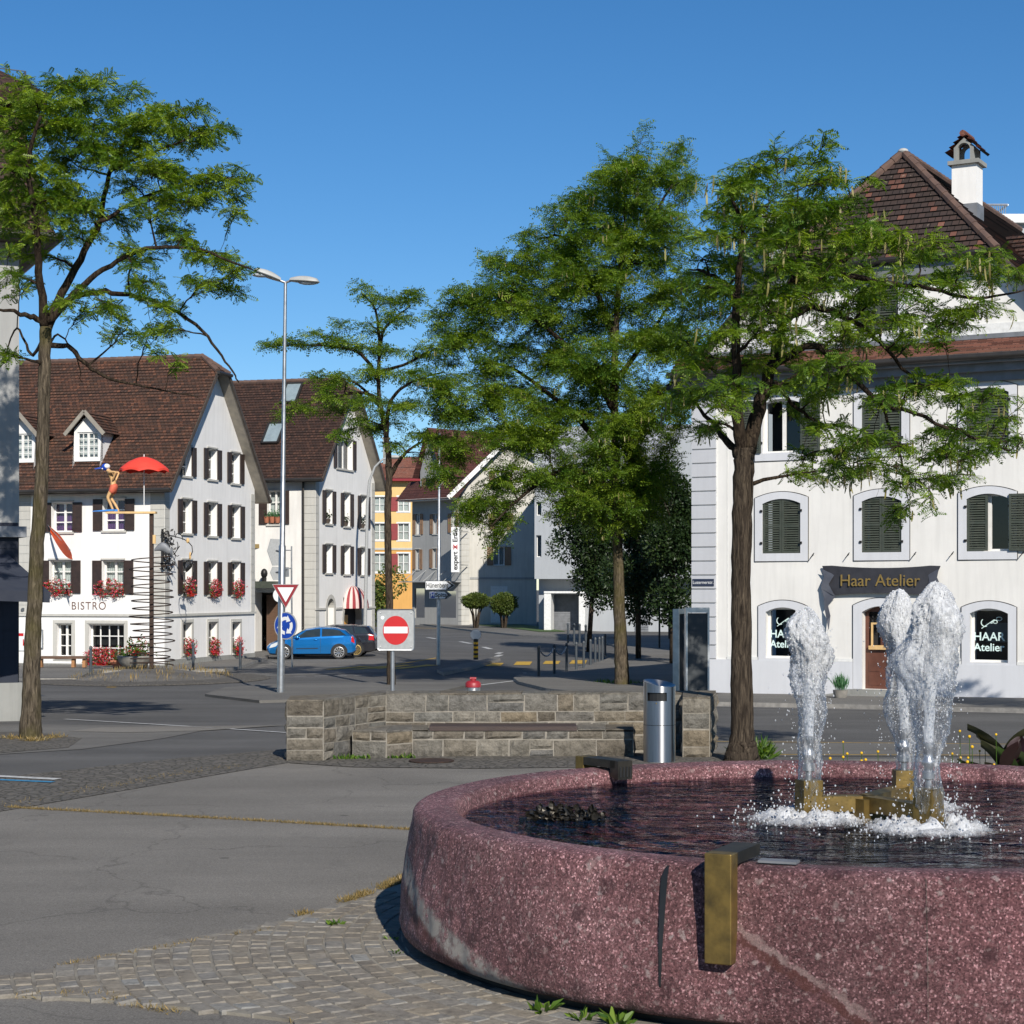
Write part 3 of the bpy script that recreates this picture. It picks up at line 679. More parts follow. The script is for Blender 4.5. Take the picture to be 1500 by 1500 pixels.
class Leaves:            # many small double-diamond leaves, each with a shade value
    def __init__(s): s.mb = MB(); s.sh = []; s.n = 0
    def blade(s, p, size, r, shade, d=None, wid=.55, fold=.25):
        d = Vector((r.gauss(0, 1), r.gauss(0, 1), r.gauss(.2, .8))).normalized() if d is None else d.normalized()
        b = d.cross(Vector((r.gauss(0, 1), r.gauss(0, 1), r.gauss(0, 1)))).normalized(); n = d.cross(b)
        s.mb.add([p, p + d * size * .5 + b * size * wid * .5 + n * size * fold * .4, p + d * size, p + d * size * .5 - b * size * wid * .5 + n * size * fold * .4]); s.sh += [shade] * 4; s.n += 1
    def build(s, name, mat, parent=None, loc=None): return s.mb.build(name, mat, parent, loc=loc, shade=s.sh)

# ================================================================== BISTRO HOUSE
D0 = 75; bo = ((241 - 750) / F * D0, D0); uL, uG = (-.963, .268), (.268, .963)
bis = T('bistro_house', 'white bistro with brown tiled roof, dark shutters and red geraniums at its windows', 'house', (bo[0], bo[1], -.95))
fL, fG, zt, planes, PT, PR_ = gable_house(bis, bo, uL, uG, 9.1, 15, 12.3, 6.3, ov=.6, go=.55, th=.45, hipz=11.55, tile='tile_b')
hL = {k: fL.rect(*v) for k, v in dict(a=(76, 736, 107, 779), b=(151, 731, 183.5, 777), c=(73, 821, 105, 869), d=(150, 821, 182, 870), e=(83, 914, 105, 962), f=(130, 914.5, 182, 967)).items()}
m = MB(); wall(m, fL, .0, 15, -1.6, zt, [hL[k] + (.32,) for k in 'abcdef']); m.build('front_wall', 'plaster_b', bis)
for k in 'abcdef':
    if k in 'ab': window(bis, fL, hL[k], .32, 2, 3, 'LR', curtain='purple', sw=.42)
    elif k in 'cd': window(bis, fL, hL[k], .32, 2, 3, 'LR', sw=.42, curt_h=.95)
    elif k == 'e': window(bis, fL, hL[k], .32, 2, 3, '', curtain=None, sur='stone_trim', bar=.018)
    else: window(bis, fL, hL[k], .32, 4, 3, '', curtain=None, sur='stone_trim', bar=.02)
hG = []
for (cs, wd, y0, y1, kind) in [(2.0, .95, 654, 697, 't'), (4.55, .95, 658, 702, 't'), (6.95, .95, 664, 708, 't'), (2.05, .95, 732, 781, 'u'), (4.55, .95, 737, 785, 'u'), (7.0, .95, 741, 788, 'u'), (2.05, .95, 821, 870, 'm'), (4.55, .95, 823, 871, 'm'), (7.0, .95, 824, 871, 'm'), (2.1, .85, 913, 957, 'g'), (4.6, .85, 912, 956, 'g'), (7.05, .85, 912, 956, 'g')]:
    x = fG.P(cs, 0); z0 = CZ + (HY - y1) / F * x.y; z1 = CZ + (HY - y0) / F * x.y; hG.append((cs - wd / 2, cs + wd / 2, z0, z1, .3, kind))
m = MB(); wall(m, fG, 0, 9.1, -1.6, 12, hG, planes); m.build('gable_wall', 'plaster_b', bis)
for h in hG:
    if h[5] == 'g': window(bis, fG, h, .3, 2, 2, '', curtain=None, sur='stone_trim')
    else: window(bis, fG, h, .3, 2, 3, 'LR', sw=.4, curtain='curtain')
# string course, quoins, plinth
zs = fL.px(241, 901.5)[1]
m = MB()
fL.box(m, -.06, 15, zs - .05, zs + .05, .002, .07); fG.box(m, 0, 9.16, zs - .05, zs + .05, .002, .07); m.build('string_course', 'stone_trim', bis)
def quoins(house, specs, z0, z1, h, mat='stone_trim', gap=.015, d=.022):
    for f, a, b in specs:
        m = MB(); z = z0
        while z < z1: f.box(m, a, b, z, z + h - gap, .002, d); z += h
        m.build('quoins', mat, house)
quoins(bis, ((fL, .008, .62), (fG, 0, .42), (fG, 8.68, 9.1), (fL, 6.1, 6.75)), zs + .06, zt - .3, .355)
m = MB(); fL.box(m, 0, 15, -1.5, fL.px(120, 972)[1], .001, .03); fG.box(m, 0, 9.12, -1.5, -.62, .001, .03); m.build('plinth', 'concrete', bis)
tm = text_mesh('BISTRO', .46, sx=.95, space=1.15, bold=-.004); c = fL.P(*fL.px(130, 888), .012); place_text(tm, 'lettering', 'text_b', bis, c, -fL.u, fL.n)
# chimney pot vent on the ridge, dormers
def dormer(house, xc, zb, wd, hh, tfront, PTf, slope_at):
    # xc along eaves (t), front face at s = tfront
    d = bpy.data.objects.new('dormer', None); COL.objects.link(d); d.parent = house
    w2 = wd / 2; sb = tfront
    def Q(t, s, z): return PTf(xc + t, s, z)
    zt_ = zb + hh; ap = zt_ + w2 * .95
    m = MB(); fw = .14
    # front with opening
    for (a, b, c, e) in ((-w2, -w2 + fw, zb, zt_), (w2 - fw, w2, zb, zt_), (-w2 + fw, w2 - fw, zb, zb + fw * .8), (-w2 + fw, w2 - fw, zt_ - fw, zt_)):
        m.hexa([Q(a, sb, c), Q(b, sb, c), Q(b, sb + .12, c), Q(a, sb + .12, c), Q(a, sb, e), Q(b, sb, e), Q(b, sb + .12, e), Q(a, sb + .12, e)])
    m.add([Q(-w2, sb, zt_), Q(w2, sb, zt_), Q(0, sb, ap)])
    for sg in (-1, 1): m.add([Q(sg * w2, sb, zb - .3), Q(sg * w2, sb, zt_), Q(sg * w2, slope_at(zt_) + .1, zt_), Q(sg * w2, slope_at(zb - .3), zb - .3)])
    m.build('dormer_wall', 'plaster_w', d)
    m = MB(); a, b = -w2 + fw, w2 - fw; z0, z1 = zb + fw * .8, zt_ - fw
    def fb(t0, t1, c, e, o=.05): m.hexa([Q(t0, sb + o, c), Q(t1, sb + o, c), Q(t1, sb + o + .05, c), Q(t0, sb + o + .05, c), Q(t0, sb + o, e), Q(t1, sb + o, e), Q(t1, sb + o + .05, e), Q(t0, sb + o + .05, e)])
    fb(a, a + .06, z0, z1); fb(b - .06, b, z0, z1); fb(-.05, .05, z0, z1); fb(a, b, z0, z0 + .06, .048); fb(a, b, z1 - .06, z1, .048)
    for k in (1, 2, 3): z = z0 + (z1 - z0) * k / 4; fb(a, b, z - .015, z + .015, .06)
    for x in ((a - .0) / 2, b / 2): fb(x - .015, x + .015, z0, z1, .062)
    m.build('window_frame', 'wframe', d)
    m = MB(); m.add([Q(a, sb + .09, z0), Q(b, sb + .09, z0), Q(b, sb + .09, z1), Q(a, sb + .09, z1)]); m.build('pane', 'glass', d)
    m = MB(); m.add([Q(a, sb + .25, z0), Q(b, sb + .25, z0), Q(b, sb + .25, z1), Q(a, sb + .25, z1)]); m.build('curtain', 'curtain', d)
    m = MB(); ov_ = .28
    for sg in (-1, 1):
        zl = zt_ - ov_ * .95 + .04
        def P(f, t, lift, sg=sg): 
            x = (w2 + ov_) * (1 - f); z = zl + (ap + .12 - zl) * f; return Q(sg * (x + lift * .7), t, z + lift * .7)
        courses(m, P, lambda f: sb - .3, lambda f, zl=zl: slope_at(zl + (ap - zl) * f) + .15, 7, 2, 1.)
    m.build('dormer_roof', 'tile_b', d)
    m = MB()
    for sg in (-1, 1): m.beam(Q(sg * (w2 + ov_), sb - .32, zt_ - ov_ * .95), Q(0, sb - .32, ap + .1), .06, .16)
    m.build('barge_board', 'soffit', d)
    return d
slope = lambda z: -.6 + (z - 6.3) / (12.3 - 6.3) * (4.55 + .6)
for px in (135, 39):
    zc = fL.px(px, 684, -.9)[1]; tt = fL.px(px, 665, -.75)[0]
    dormer(bis, tt, 7.02 + .55, 1.25, 1.35, slope(7.45), PT, slope)
# flag, sign bracket etc. hang from the house but are things
def put(fr, px, py, off=0): s, z = fr.px(px, py, off); return fr.P(s, z, off)
# geranium boxes
lab = {'c': 'red and pink geraniums spilling from the bistro front window beside the tree trunk', 'd': 'red and pink geraniums in the bistro front window above the word BISTRO'}
k = 5
for key in 'cd':
    h = hL[key]; c = fL.P((h[0] + h[1]) / 2 + .1, h[2] + .02, .06); flowers('window_flowers', lab[key], 'flowers', c, fL.u, fL.n, 1.25, .75, .16, ['fl_red', 'fl_pink'], 240, 'geraniums at the bistro windows', seed=k, trough='dark_wood', hang=.35); k += 1
glab = {('m', 0): 'red geraniums in the first floor gable window behind the hanging iron sign', ('m', 1): 'red geraniums in the middle first floor window of the bistro gable', ('m', 2): 'red geraniums in the first floor gable window farthest from the bistro front',
        ('g', 0): 'pink and red geraniums in the ground floor gable window nearest the iron spiral', ('g', 1): 'geraniums in the middle ground floor window of the bistro gable', ('g', 2): 'small red geraniums in the ground floor gable window by the parking sign'}
cnt = {}
for h in hG:
    if h[5] in 'mg':
        i = cnt.get(h[5], 0); cnt[h[5]] = i + 1
        c = fG.P((h[0] + h[1]) / 2, h[2] + .02, .05); flowers('window_flowers', glab[(h[5], i)], 'flowers', c, fG.u, fG.n, .85, .8, .15, ['fl_red', 'fl_pink'], 170, 'geraniums at the bistro windows', seed=k, trough='dark_wood', hang=.3); k += 1

# ================================================================== SECOND WHITE HOUSE
D1 = 89; ho = ((462 - 750) / F * D1, D1)
h2 = T('white_house', 'white gabled house with skylights and a striped awning beyond the blue car', 'house', (ho[0], ho[1], -.9))
f2L, f2G, zt2, planes2, PT2, _ = gable_house(h2, ho, uL, uG, 8.4, 13, 12.85, 7.55, ov=.5, go=.55, th=.4, hipz=12.2, tile='tile_d')
ll = f2L.rect(392, 719, 412, 768)
cd = f2L.rect(374, 868, 410, 950)
m = MB(); wall(m, f2L, 0, 13, -1.6, zt2, [ll + (.3,), (cd[0], cd[1], -1.2, cd[3], .8)]); m.build('front_wall', 'plaster_c', h2)
window(h2, f2L, ll, .3, 2, 3, 'LR', sw=.42, curtain='curtain')
hh = []
for (cs, wd, y0, y1, kind) in [(3.95, 2.3, 643, 687, 't'), (1.75, .95, 719, 767, 'u'), (4.25, .95, 723, 771, 'u'), (6.7, .95, 727, 774, 'u'), (1.75, .95, 798, 839, 'm'), (4.25, .95, 800, 841, 'm'), (6.7, .95, 803, 842, 'm')]:
    x = f2G.P(cs, 0); hh.append((cs - wd / 2, cs + wd / 2, CZ + (HY - y1) / F * x.y, CZ + (HY - y0) / F * x.y, .3, kind))
def s_of(px, f, y=850): return f.px(px, y)[0]
sA = s_of(479, f2G), s_of(489, f2G); sB = s_of(503, f2G), s_of(529, f2G)
zA = f2G.px(484, 878)[1]; zB = f2G.px(516, 875)[1]
m = MB(); wall(m, f2G, 0, 8.4, -1.6, 12.6, hh + [(sA[0], sA[1], -1.3, zA, .35), (sB[0], sB[1], -1.3, zB, .35)], planes2); m.build('gable_wall', 'plaster_w', h2)
for h in hh: window(h2, f2G, h, .3, 3 if h[5] == 't' else 2, 1 if h[5] == 't' else 3, 'LR', sw=.4)
# arched doorway surrounds with posters and shop door
for (a, b, zt_) in ((sA[0], sA[1], zA), (sB[0], sB[1], zB)):
    m = MB(); c = (a + b) / 2; r = (b - a) / 2; zc = zt_ - r * .9
    f2G.box(m, a - .2, a, -1.3, zc, .002, .04); f2G.box(m, b, b + .2, -1.3, zc, .002, .04)
    ins = arc(c, zc, r, 0, 180, 12); outs = arc(c, zc, r + .2, 0, 180, 12)
    for i in range(12): m.add([f2G.P(*outs[i], .04), f2G.P(*outs[i + 1], .04), f2G.P(*ins[i + 1], .04), f2G.P(*ins[i], .04)]); m.add([f2G.P(*ins[i], .04), f2G.P(*ins[i + 1], .04), f2G.P(*ins[i + 1], -.3), f2G.P(*ins[i], -.3)])
    m.build('arch_surround', 'stone_trim', h2)
    m = MB(); f2G.box(m, a, b, -1.3, zt_, -.36, -.31); dr = m.build('shop_door', 'dark', h2)
    m = MB(); f2G.box(m, a + .03, a + (b - a) * .55, -.6, .95, -.305, -.29); m.build('poster', 'poster_o', dr)
m = MB(); zb2 = f2G.px(470, 892)[1]
f2G.box(m, -.05, sA[0] - .2, zb2 - .05, zb2 + .05, .002, .06); f2G.box(m, sA[1] + .2, sB[0] - .2, zb2 - .05, zb2 + .05, .002, .06); f2G.box(m, sB[1] + .2, 8.45, zb2 - .05, zb2 + .05, .002, .06); m.build('string_course', 'stone_trim', h2)
quoins(h2, ((f2L, .01, .6), (f2G, 0, .45), (f2G, 7.95, 8.4)), -1, zt2 - .4, .385)
m = MB(); p = put(f2L, 444, 700, .12); m.tube([p, Vector((p.x, p.y, -1))], .055, 8); m.build('downpipe', 'gutter', h2)
sl2 = lambda z: -.5 + (z - 7.55) / (12.85 - 7.55) * 4.7
for (x0, y0, x1, y1) in ((389, 627, 414, 647), (418, 566, 438, 580)):
    zc = CZ + (HY - (y0 + y1) / 2) / F * 92; s = sl2(zc); 
    # position along eaves from pixel
    best = min(np.linspace(-1, 12, 400), key=lambda t: abs(750 + F * PT2(t, s, 0).x / PT2(t, s, 0).y - (x0 + x1) / 2))
    m = MB(); nv = Vector((0, 0, 0)); A = PT2(best - .42, sl2(zc - .55), zc - .55); B = PT2(best + .42, sl2(zc - .55), zc - .55); C = PT2(best + .42, sl2(zc + .5), zc + .5); Dd = PT2(best - .42, sl2(zc + .5), zc + .5)
    nn = (B - A).cross(C - B).normalized(); nn = nn if nn.z > 0 else -nn
    for a, b in ((A, B), (B, C), (C, Dd), (Dd, A)): m.beam(a + nn * .08, b + nn * .08, .1, .14, up=nn)
    sk = m.build('skylight', 'gutter', h2); m = MB(); m.add([q + nn * .1 for q in (A, B, C, Dd)]); m.build('pane', 'skylight', sk)
# striped barrel awning over the right door
aw = bpy.data.objects.new('awning', None); COL.objects.link(aw); aw.parent = h2
c = (sB[0] + sB[1]) / 2; r = (sB[1] - sB[0]) / 2 + .05; zc = f2G.px(516, 891)[1]
NS = 16; ms = [MB(), MB()]
for i in range(NS):
    for jj in range(3):
        t0 = math.pi * (i + jj / 3) / NS; t1 = math.pi * (i + (jj + 1) / 3) / NS
        rows = []
        for q in range(9):
            e = q / 8 * math.pi / 2
            rows.append([(c - math.cos(t) * r * math.sin(e), zc + r * .85 * math.cos(e), .01 + .75 * math.sin(t) * math.sin(e)) for t in (t0, t1)])
        ms[i % 2].grid([[f2G.P(*p) for p in row] for row in rows])
for i, nm in ((0, 'awn_w'), (1, 'awn_r')): ms[i].build('awning_cloth', nm, aw, smooth=True)
# door canopy and recessed entrance on the front
m = MB(); za = f2L.px(395, 848)[1]
f2L.box(m, cd[0] - .2, cd[1] + .6, za - .45, za - .12, .0, 1.1); m.build('entrance_canopy', 'shut_g', h2)
m = MB(); f2L.box(m, cd[0] + .05, cd[1] - .3, -1.2, cd[3] - .1, -.75, -.68); m.build('door', 'wood', h2)
m = MB(); p = put(f2L, 387, 840, .6); m.ball((p.x, p.y, p.z), (.17, .17, .24)); m.lathe([(.1, -.5), (.12, -.2)], p, 8); lo = m.build('canopy_finial', 'iron', h2, smooth=True)
for (pxx, i) in ((391, 0), (399, 1), (407, 2)):
    p = fL.P(0, 0); q = put(f2L, pxx - .5, 766, .0); r_ = T('potted_herb', ['green herb in the terracotta pot nearest the left shutter of the white house window', 'green herb in the middle terracotta pot on the white house window sill', 'green herb in the terracotta pot nearest the lamp post on the white house sill'][i], 'potted plant', q, 'herb pots on the window sill')
    m = MB(); m.lathe([(.1, 0), (.16, .28), (.17, .3)], q, 12); m.build('pot', 'terracotta', r_, smooth=True)
    lv = Leaves(); rr = random.Random(60 + i)
    for _ in range(90): lv.blade(q + Vector((rr.gauss(0, .08), rr.gauss(0, .08), .3 + abs(rr.gauss(.1, .1)))), .1, rr, rr.random() * .6)
    lv.build('leaves', 'leaf_pot', r_)
for i, h in enumerate(hh[1:4]):
    q = f2G.P((h[0] + h[1]) / 2 - .1, h[2] + .01, -.02); r_ = T('potted_plant', ['dark green plant on the upper gable sill nearest the downpipe of the white house', 'dark green plant on the middle upper gable sill of the white house', 'dark green plant on the upper gable sill nearest the yellow house'][i], 'potted plant', q, 'plants on the gable sills')
    m = MB(); m.lathe([(.1, 0), (.15, .2), (.15, .22)], q, 10); m.build('pot', 'dark_wood', r_)
    lv = Leaves(); rr = random.Random(70 + i)
    for _ in range(80): lv.blade(q + Vector((rr.gauss(0, .12), rr.gauss(0, .1), .25 + abs(rr.gauss(.08, .1)))), .12, rr, rr.random() * .4)
    lv.build('leaves', 'leaf_d', r_)

# ================================================================== YELLOW HOUSE
DY = 185; yo = T('yellow_house', 'yellow and orange apartment house with red shutters and maroon roof', 'house', W(580, 905, DY))
fY = Fr((535 - 750) / F * DY, DY, (1, 0), (0, -1)); hY = []
for (y0, y1) in ((728, 749), (767, 791), (811, 838)):
    for x0 in (548, 583, 617): hY.append(fY.rect(x0, y0, x0 + 16, y1) + (.25,))
zsp = fY.px(580, 804)[1]; ztop = fY.px(580, 700)[1]
m = MB(); wall(m, fY, 0, 9, zsp, ztop, [h for h in hY if h[2] > zsp]); m.build('upper_wall', 'plaster_y', yo)
m = MB(); wall(m, fY, 0, 9, -2, zsp, [h for h in hY if h[2] < zsp]); m.build('lower_wall', 'plaster_o', yo)
m = MB(); fY.box(m, 0, 9, zsp - .1, zsp + .1, .002, .08); m.build('string_course', 'stone_trim', yo)
for h in hY: window(yo, fY, h, .2, 2, 2, 'L', sm='shut_r', sw=.75, curtain='curtain', sill='white', sur='white')
m = MB(); za = fY.px(580, 663)[1]
def ph(f, t, l): return fY.P(4.5 + (t - 4.5) * (1 - .62 * f), ztop - .1 + (za - ztop) * f + l, .9 - 5.4 * f)
courses(m, ph, lambda f: -1, lambda f: 10, 16, 10, 6)
def ph2(f, t, l): return fY.P(-1 + (4.5 + 1) * .62 * f - l, ztop - .1 + (za - ztop) * f, .9 - 5.4 * f - t * (1 - f) )
courses(m, ph2, lambda f: 0, lambda f: 8, 12, 8, 6); 
def ph3(f, t, l): return fY.P(10 - (4.5 + 1) * .62 * f + l, ztop - .1 + (za - ztop) * f, .9 - 5.4 * f - t * (1 - f))
courses(m, ph3, lambda f: 0, lambda f: 8, 12, 8, 6)
m.build('roof', 'tile_r', yo)
m = MB(); fY.box(m, -1, 10, ztop - .35, ztop - .05, -.2, .88); m.build('eaves_board', 'dred', yo)
m = MB(); fY.box(m, 1.6, 2.2, za - 2, za + 1.6, -3.2, -2.6); fY.box(m, 1.5, 2.3, za + 1.6, za + 1.75, -3.3, -2.5); m.build('chimney', 'concrete', yo)
m = MB(); wall(m, Fr(fY.o.x + 9, DY, (0, 1), (1, 0)), 0, 9, -2, ztop); wall(m, Fr(fY.o.x, DY, (0, 1), (-1, 0)), 0, 9, -2, ztop); m.build('side_wall', 'plaster_y', yo)

# ================================================================== SHOP HOUSE (long sign on its corner)
DS = 143; so = ((676 - 750) / F * DS, DS)
sh = T('shop_house', 'grey and white corner shop building with brown shutters, maroon roof and vertical sign', 'house', (so[0], so[1], -.6))
fs1 = Fr(so[0], so[1], (-.69, .72), (-.72, -.69)); fs2 = Fr(so[0], so[1], (.99, .12), (.12, -.99))
z0 = -1.2
hs1 = [fs1.rect(*q) + (.25,) for q in ((609, 753, 616, 783), (634.5, 753, 641, 782), (609, 805, 615, 834), (634, 804, 640, 832), (661, 752, 668, 780), (632, 700, 641, 726))]
zt_s = fs1.px(640, 716)[1]; zr1 = fs1.px(630, 640)[1]
dsp = [fs1.rect(607, 862, 622, 905), fs1.rect(640, 866, 668, 905)]
m = MB(); wall(m, fs1, 0, 5.86, z0, zt_s, hs1[:5] + [d + (.4,) for d in dsp]); 
m.build('side_wall', 'plaster_g', sh)
for h in hs1[:5]: window(sh, fs1, h, .25, 2, 2, 'LR', sm='shut_t', sw=.32)
for d in dsp:
    m = MB(); fs1.box(m, d[0], d[1], d[2], d[3], -.45, -.4); w_ = m.build('shop_window', 'dark', sh); m = MB(); m.add([fs1.P(d[0], d[2], -.1), fs1.P(d[1], d[2], -.1), fs1.P(d[1], d[3], -.1), fs1.P(d[0], d[3], -.1)]); m.build('pane', 'glass', w_)
    m = MB(); fs1.box(m, d[0] + .3, d[0] + 1.1, d[2] + .3, d[3] - .5, -.38, -.33); m.build('display', 'dred', w_)
m = MB(); zc = fs1.px(640, 852)[1]; fs1.box(m, 0, 5.8, zc - .05, zc + .03, .05, 1.5)
for k in range(5): m.beam(fs1.P(.6 + k * 1.2, zc, 1.4), fs1.P(.6 + k * 1.2, zc + .9, .0), .04, .04)
m.build('glass_canopy', 'grey_paint', sh)
hs2 = [fs2.rect(723, 801, 739, 828) + (.25,), fs2.rect(726, 752, 742, 776) + (.25,), fs2.rect(726, 690, 740, 716) + (.25,)]
zt2_ = fs2.px(730, 735)[1]
zap = fs2.px(745, 640)[1]
W2 = fs2.px(786, 800)[0]; gmid = W2 * .62
m = MB(); sl3 = .95; wall(m, fs2, 0, W2, z0, 20, hs2, [(-sl3, 1, zt_s + .3), (sl3 * .6, 1, zt_s + .3 + gmid * sl3 + gmid * sl3 * .6)]); m.build('front_wall', 'plaster_s', sh)
for h in hs2: window(sh, fs2, h, .22, 2, 1, 'LR', sm='shut_t', sw=.5)
m = MB(); q = fs2.rect(721, 861, 741, 912)
for (a, b, c, d) in ((q[0] - .12, q[0], q[2], q[3] + .12), (q[1], q[1] + .12, q[2], q[3] + .12), (q[0], q[1], q[3], q[3] + .12)): fs2.box(m, a, b, c, d, .002, .06)
fs2.box(m, q[0], q[1], q[2], q[3], .001, .03); m.build('door', 'white', sh)
quoins(sh, ((fs2, 0, .62), (fs1, 0, .35)), z0 + .5, zt_s - .3, .46, gap=.04, d=.03)
m = MB(); zq = fs2.px(700, 847)[1]; fs2.box(m, .65, W2, zq - .08, zq + .08, .002, .04); fs2.box(m, .65, W2, z0, z0 + .75, .002, .05); m.build('string_course', 'plaster_g', sh)
# roofs: long slope over the grey side, gable roof over the white front, cross gable
m = MB()
apx = zt_s + .3 + gmid * sl3
def pr(f, t, l): return fs2.P(-1.1 + (gmid + 1.1) * f, zt_s - .75 + (apx + .15 - zt_s + .75) * f + l, .8 - t)
courses(m, pr, lambda f: 0, lambda f: 16, 30, 16, 8)
def pr2(f, t, l): return fs2.P(W2 + .8 - (W2 + .8 - gmid) * f, apx + .15 - (W2 + .8 - gmid) * sl3 * .6 * (1 - f) + l, .8 - t)
courses(m, pr2, lambda f: 0, lambda f: 16, 20, 16, 6)
m.build('roof', 'tile_m', sh)
m = MB(); m.beam(fs2.P(-1.1, zt_s - .85, .82), fs2.P(gmid, apx + .05, .82), .08, .35); m.beam(fs2.P(gmid, apx + .05, .82), fs2.P(W2 + .8, apx + .05 - (W2 + .8 - gmid) * sl3 * .6, .82), .08, .35); m.build('verge_board', 'wframe', sh)
# flared eave and dormer gable on the grey side
m = MB()
def pf(f, t, l): return fs1.P(t, zt_s - .9 + 1.6 * f + l, 1.2 - 1.5 * f)
courses(m, pf, lambda f: -.9, lambda f: 6.5, 8, 9, 2); m.build('eaves_roof', 'tile_m', sh)
m = MB(); fs1.box(m, 0, 6.2, zt_s - .95, zt_s - .8, 0, 1.15); m.build('soffit', 'wframe', sh)
sg = (fs1.px(648, 700)[0], fs1.px(617, 700)[0]); sm_ = (sg[0] + sg[1]) / 2; zg0 = zt_s - .2
m = MB(); zpk = zr1 + .6
m.add([fs1.P(sg[0], zg0, .1), fs1.P(sg[1], zg0, .1), fs1.P(sg[1], zg0 + 1.6, .1), fs1.P(sm_, zpk, .1), fs1.P(sg[0], zg0 + 1.6, .1)])
for s_ in sg: m.add([fs1.P(s_, zg0, .1), fs1.P(s_, zg0 + 1.6, .1), fs1.P(s_, zg0 + 1.6, -3), fs1.P(s_, zg0, -3)])
cg = m.build('cross_gable', 'plaster_g', sh)
m = MB()
for (s_, sgn) in ((sg[0] - .5, 1), (sg[1] + .5, -1)):
    def pg(f, t, l, s_=s_): return fs1.P(s_ + (sm_ - s_) * f, zg0 + 1.1 + (zpk + .1 - zg0 - 1.1) * f + l, .5 - t)
    courses(m, pg, lambda f: 0, lambda f: 8, 14, 6, 4)
m.build('cross_roof', 'tile_m', sh)
m = MB(); h = hs1[5]; fs1.box(m, sm_ - .55, sm_ + .55, h[2], h[3], .11, .16); cw = m.build('window', 'dark', sh); shutter(cw, fs1, sm_ - 1.0, sm_ - .55, h[2], h[3], .12, 'shut_t'); shutter(cw, fs1, sm_ + .55, sm_ + 1.0, h[2], h[3], .12, 'shut_t')
m = MB()
f4 = Fr(*(fs1.P(5.86, 0)).xy, (.72, .69), (-.69, .72)); wall(m, f4, 0, 9, z0, zt_s); f5 = Fr(*(fs2.P(W2, 0)).xy, (-.12, .99), (.99, .12)); wall(m, f5, 0, 14, z0, zt_s - .5); m.build('rear_wall', 'plaster_g', sh)
# vertical shop sign
vs = T('shop_sign', 'tall white vertical shop sign with black lettering on the corner of the shop house', 'sign', put(fs1, 667, 836, .9))
pa = W(661, 772, 141.2); pb = W(673, 838, 141.2)
m = MB(); m.box(((pa.x + pb.x) / 2, 141.2, (pa.z + pb.z) / 2), (pb.x - pa.x, .25, pa.z - pb.z)); m.build('sign_panel', 'swhite', vs)
m = MB(); q = Vector((pb.x, 141.2, pa.z - .3))
for dz in (.0, -2.6): m.beam(q + Vector((0, 0, dz)), q + Vector((.6, 1.6, dz)), .06, .06)
m.build('bracket', 'steel', vs)
for txt, yy, sz, mt in (('expert', 821.5, .52, 'black'), ('Ertle', 784.5, .52, 'black')):
    tm = text_mesh(txt, sz, bold=.012); place_text(tm, 'lettering', mt, vs, W(667, yy, 141.06), (0, 0, 1), (0, -1, 0))
m = MB(); cc = W(667, 801, 141.05)
for a, b in ((-1, -1), (1, -1)):
    m.beam(cc + Vector((.17 * a, 0, .17 * b)), cc - Vector((.17 * a, 0, .17 * b)), .05, .05, up=(0, 1, 0))
m.beam(cc + Vector((0.2, 0, 0)), cc - Vector((.2, 0, 0)), .05, .05, up=(0, 1, 0)); m.build('emblem', 'red', vs)

# ================================================================== MODERN BLOCK WITH GARAGE
DW = 128; wo = T('modern_block', 'pale flat modern building with garage door under its overhang', 'building', W(850, 925, DW))
fW = Fr((783 - 750) / F * DW, DW, (.98, -.2), (-.2, -.98)); zu = fW.px(820, 848)[1]; zt3 = 13.5
hw = [fW.rect(783.5 + 2, 784, 793, 816) + (.35,), fW.rect(785.5, 735, 793, 755) + (.35,), fW.rect(900, 735, 925, 765) + (.3,)]
m = MB(); wall(m, fW, 0, 15, zu, zt3, hw); m.add([fW.P(0, zu), fW.P(15, zu), fW.P(15, zu, -6), fW.P(0, zu, -6)]); m.add([fW.P(0, zt3), fW.P(15, zt3), fW.P(15, zt3, -12), fW.P(0, zt3, -12)])
wall(m, Fr(*(fW.P(0, 0)).xy, (.2, .98), (-.98, .2)), 0, 12, zu, zt3); wall(m, Fr(*(fW.P(15, 0)).xy, (.2, .98), (.98, -.2)), 0, 12, -1.5, zt3); m.build('upper_wall', 'plaster_n', wo)
for h in hw: window(wo, fW, h, .3, 1, 1, '', curtain='curtain', lintel=False, sill=None)
fW2 = Fr(*(fW.P(0, 0, -1.6)).xy, fW.u, fW.n)
g = fW2.rect(806, 871, 849, 926); m = MB(); wall(m, fW2, 0, 15, -1.5, zu, [(g[0], g[1], -1.5, g[3], .3)]); m.build('lower_wall', 'plaster_n', wo)
m = MB(); z = -1.4
while z < g[3]: fW2.box(m, g[0], g[1], z, z + .1, -.25, -.2); z += .115
fW2.box(m, g[0], g[1], -1.4, g[3], -.3, -.25); m.build('garage_door', 'lead', wo)
m = MB()
for x0, x1 in ((797, 807), (848, 857)): q = fW.rect(x0, 868, x1, 926); fW.box(m, q[0], q[1], -1.4, q[3], -1.2, .0)
q = fW.rect(797, 866, 857, 869); fW.box(m, q[0], q[1], q[2], q[3], -1.3, .05); m.build('garage_frame', 'white', wo)
q = fW2.rect(930, 880, 950, 926); m = MB(); z = -1.4
while z < q[3]: fW2.box(m, q[0], q[1], z, z + .12, .02, .06); z += .17
m.build('shutter_door', 'lead', wo)
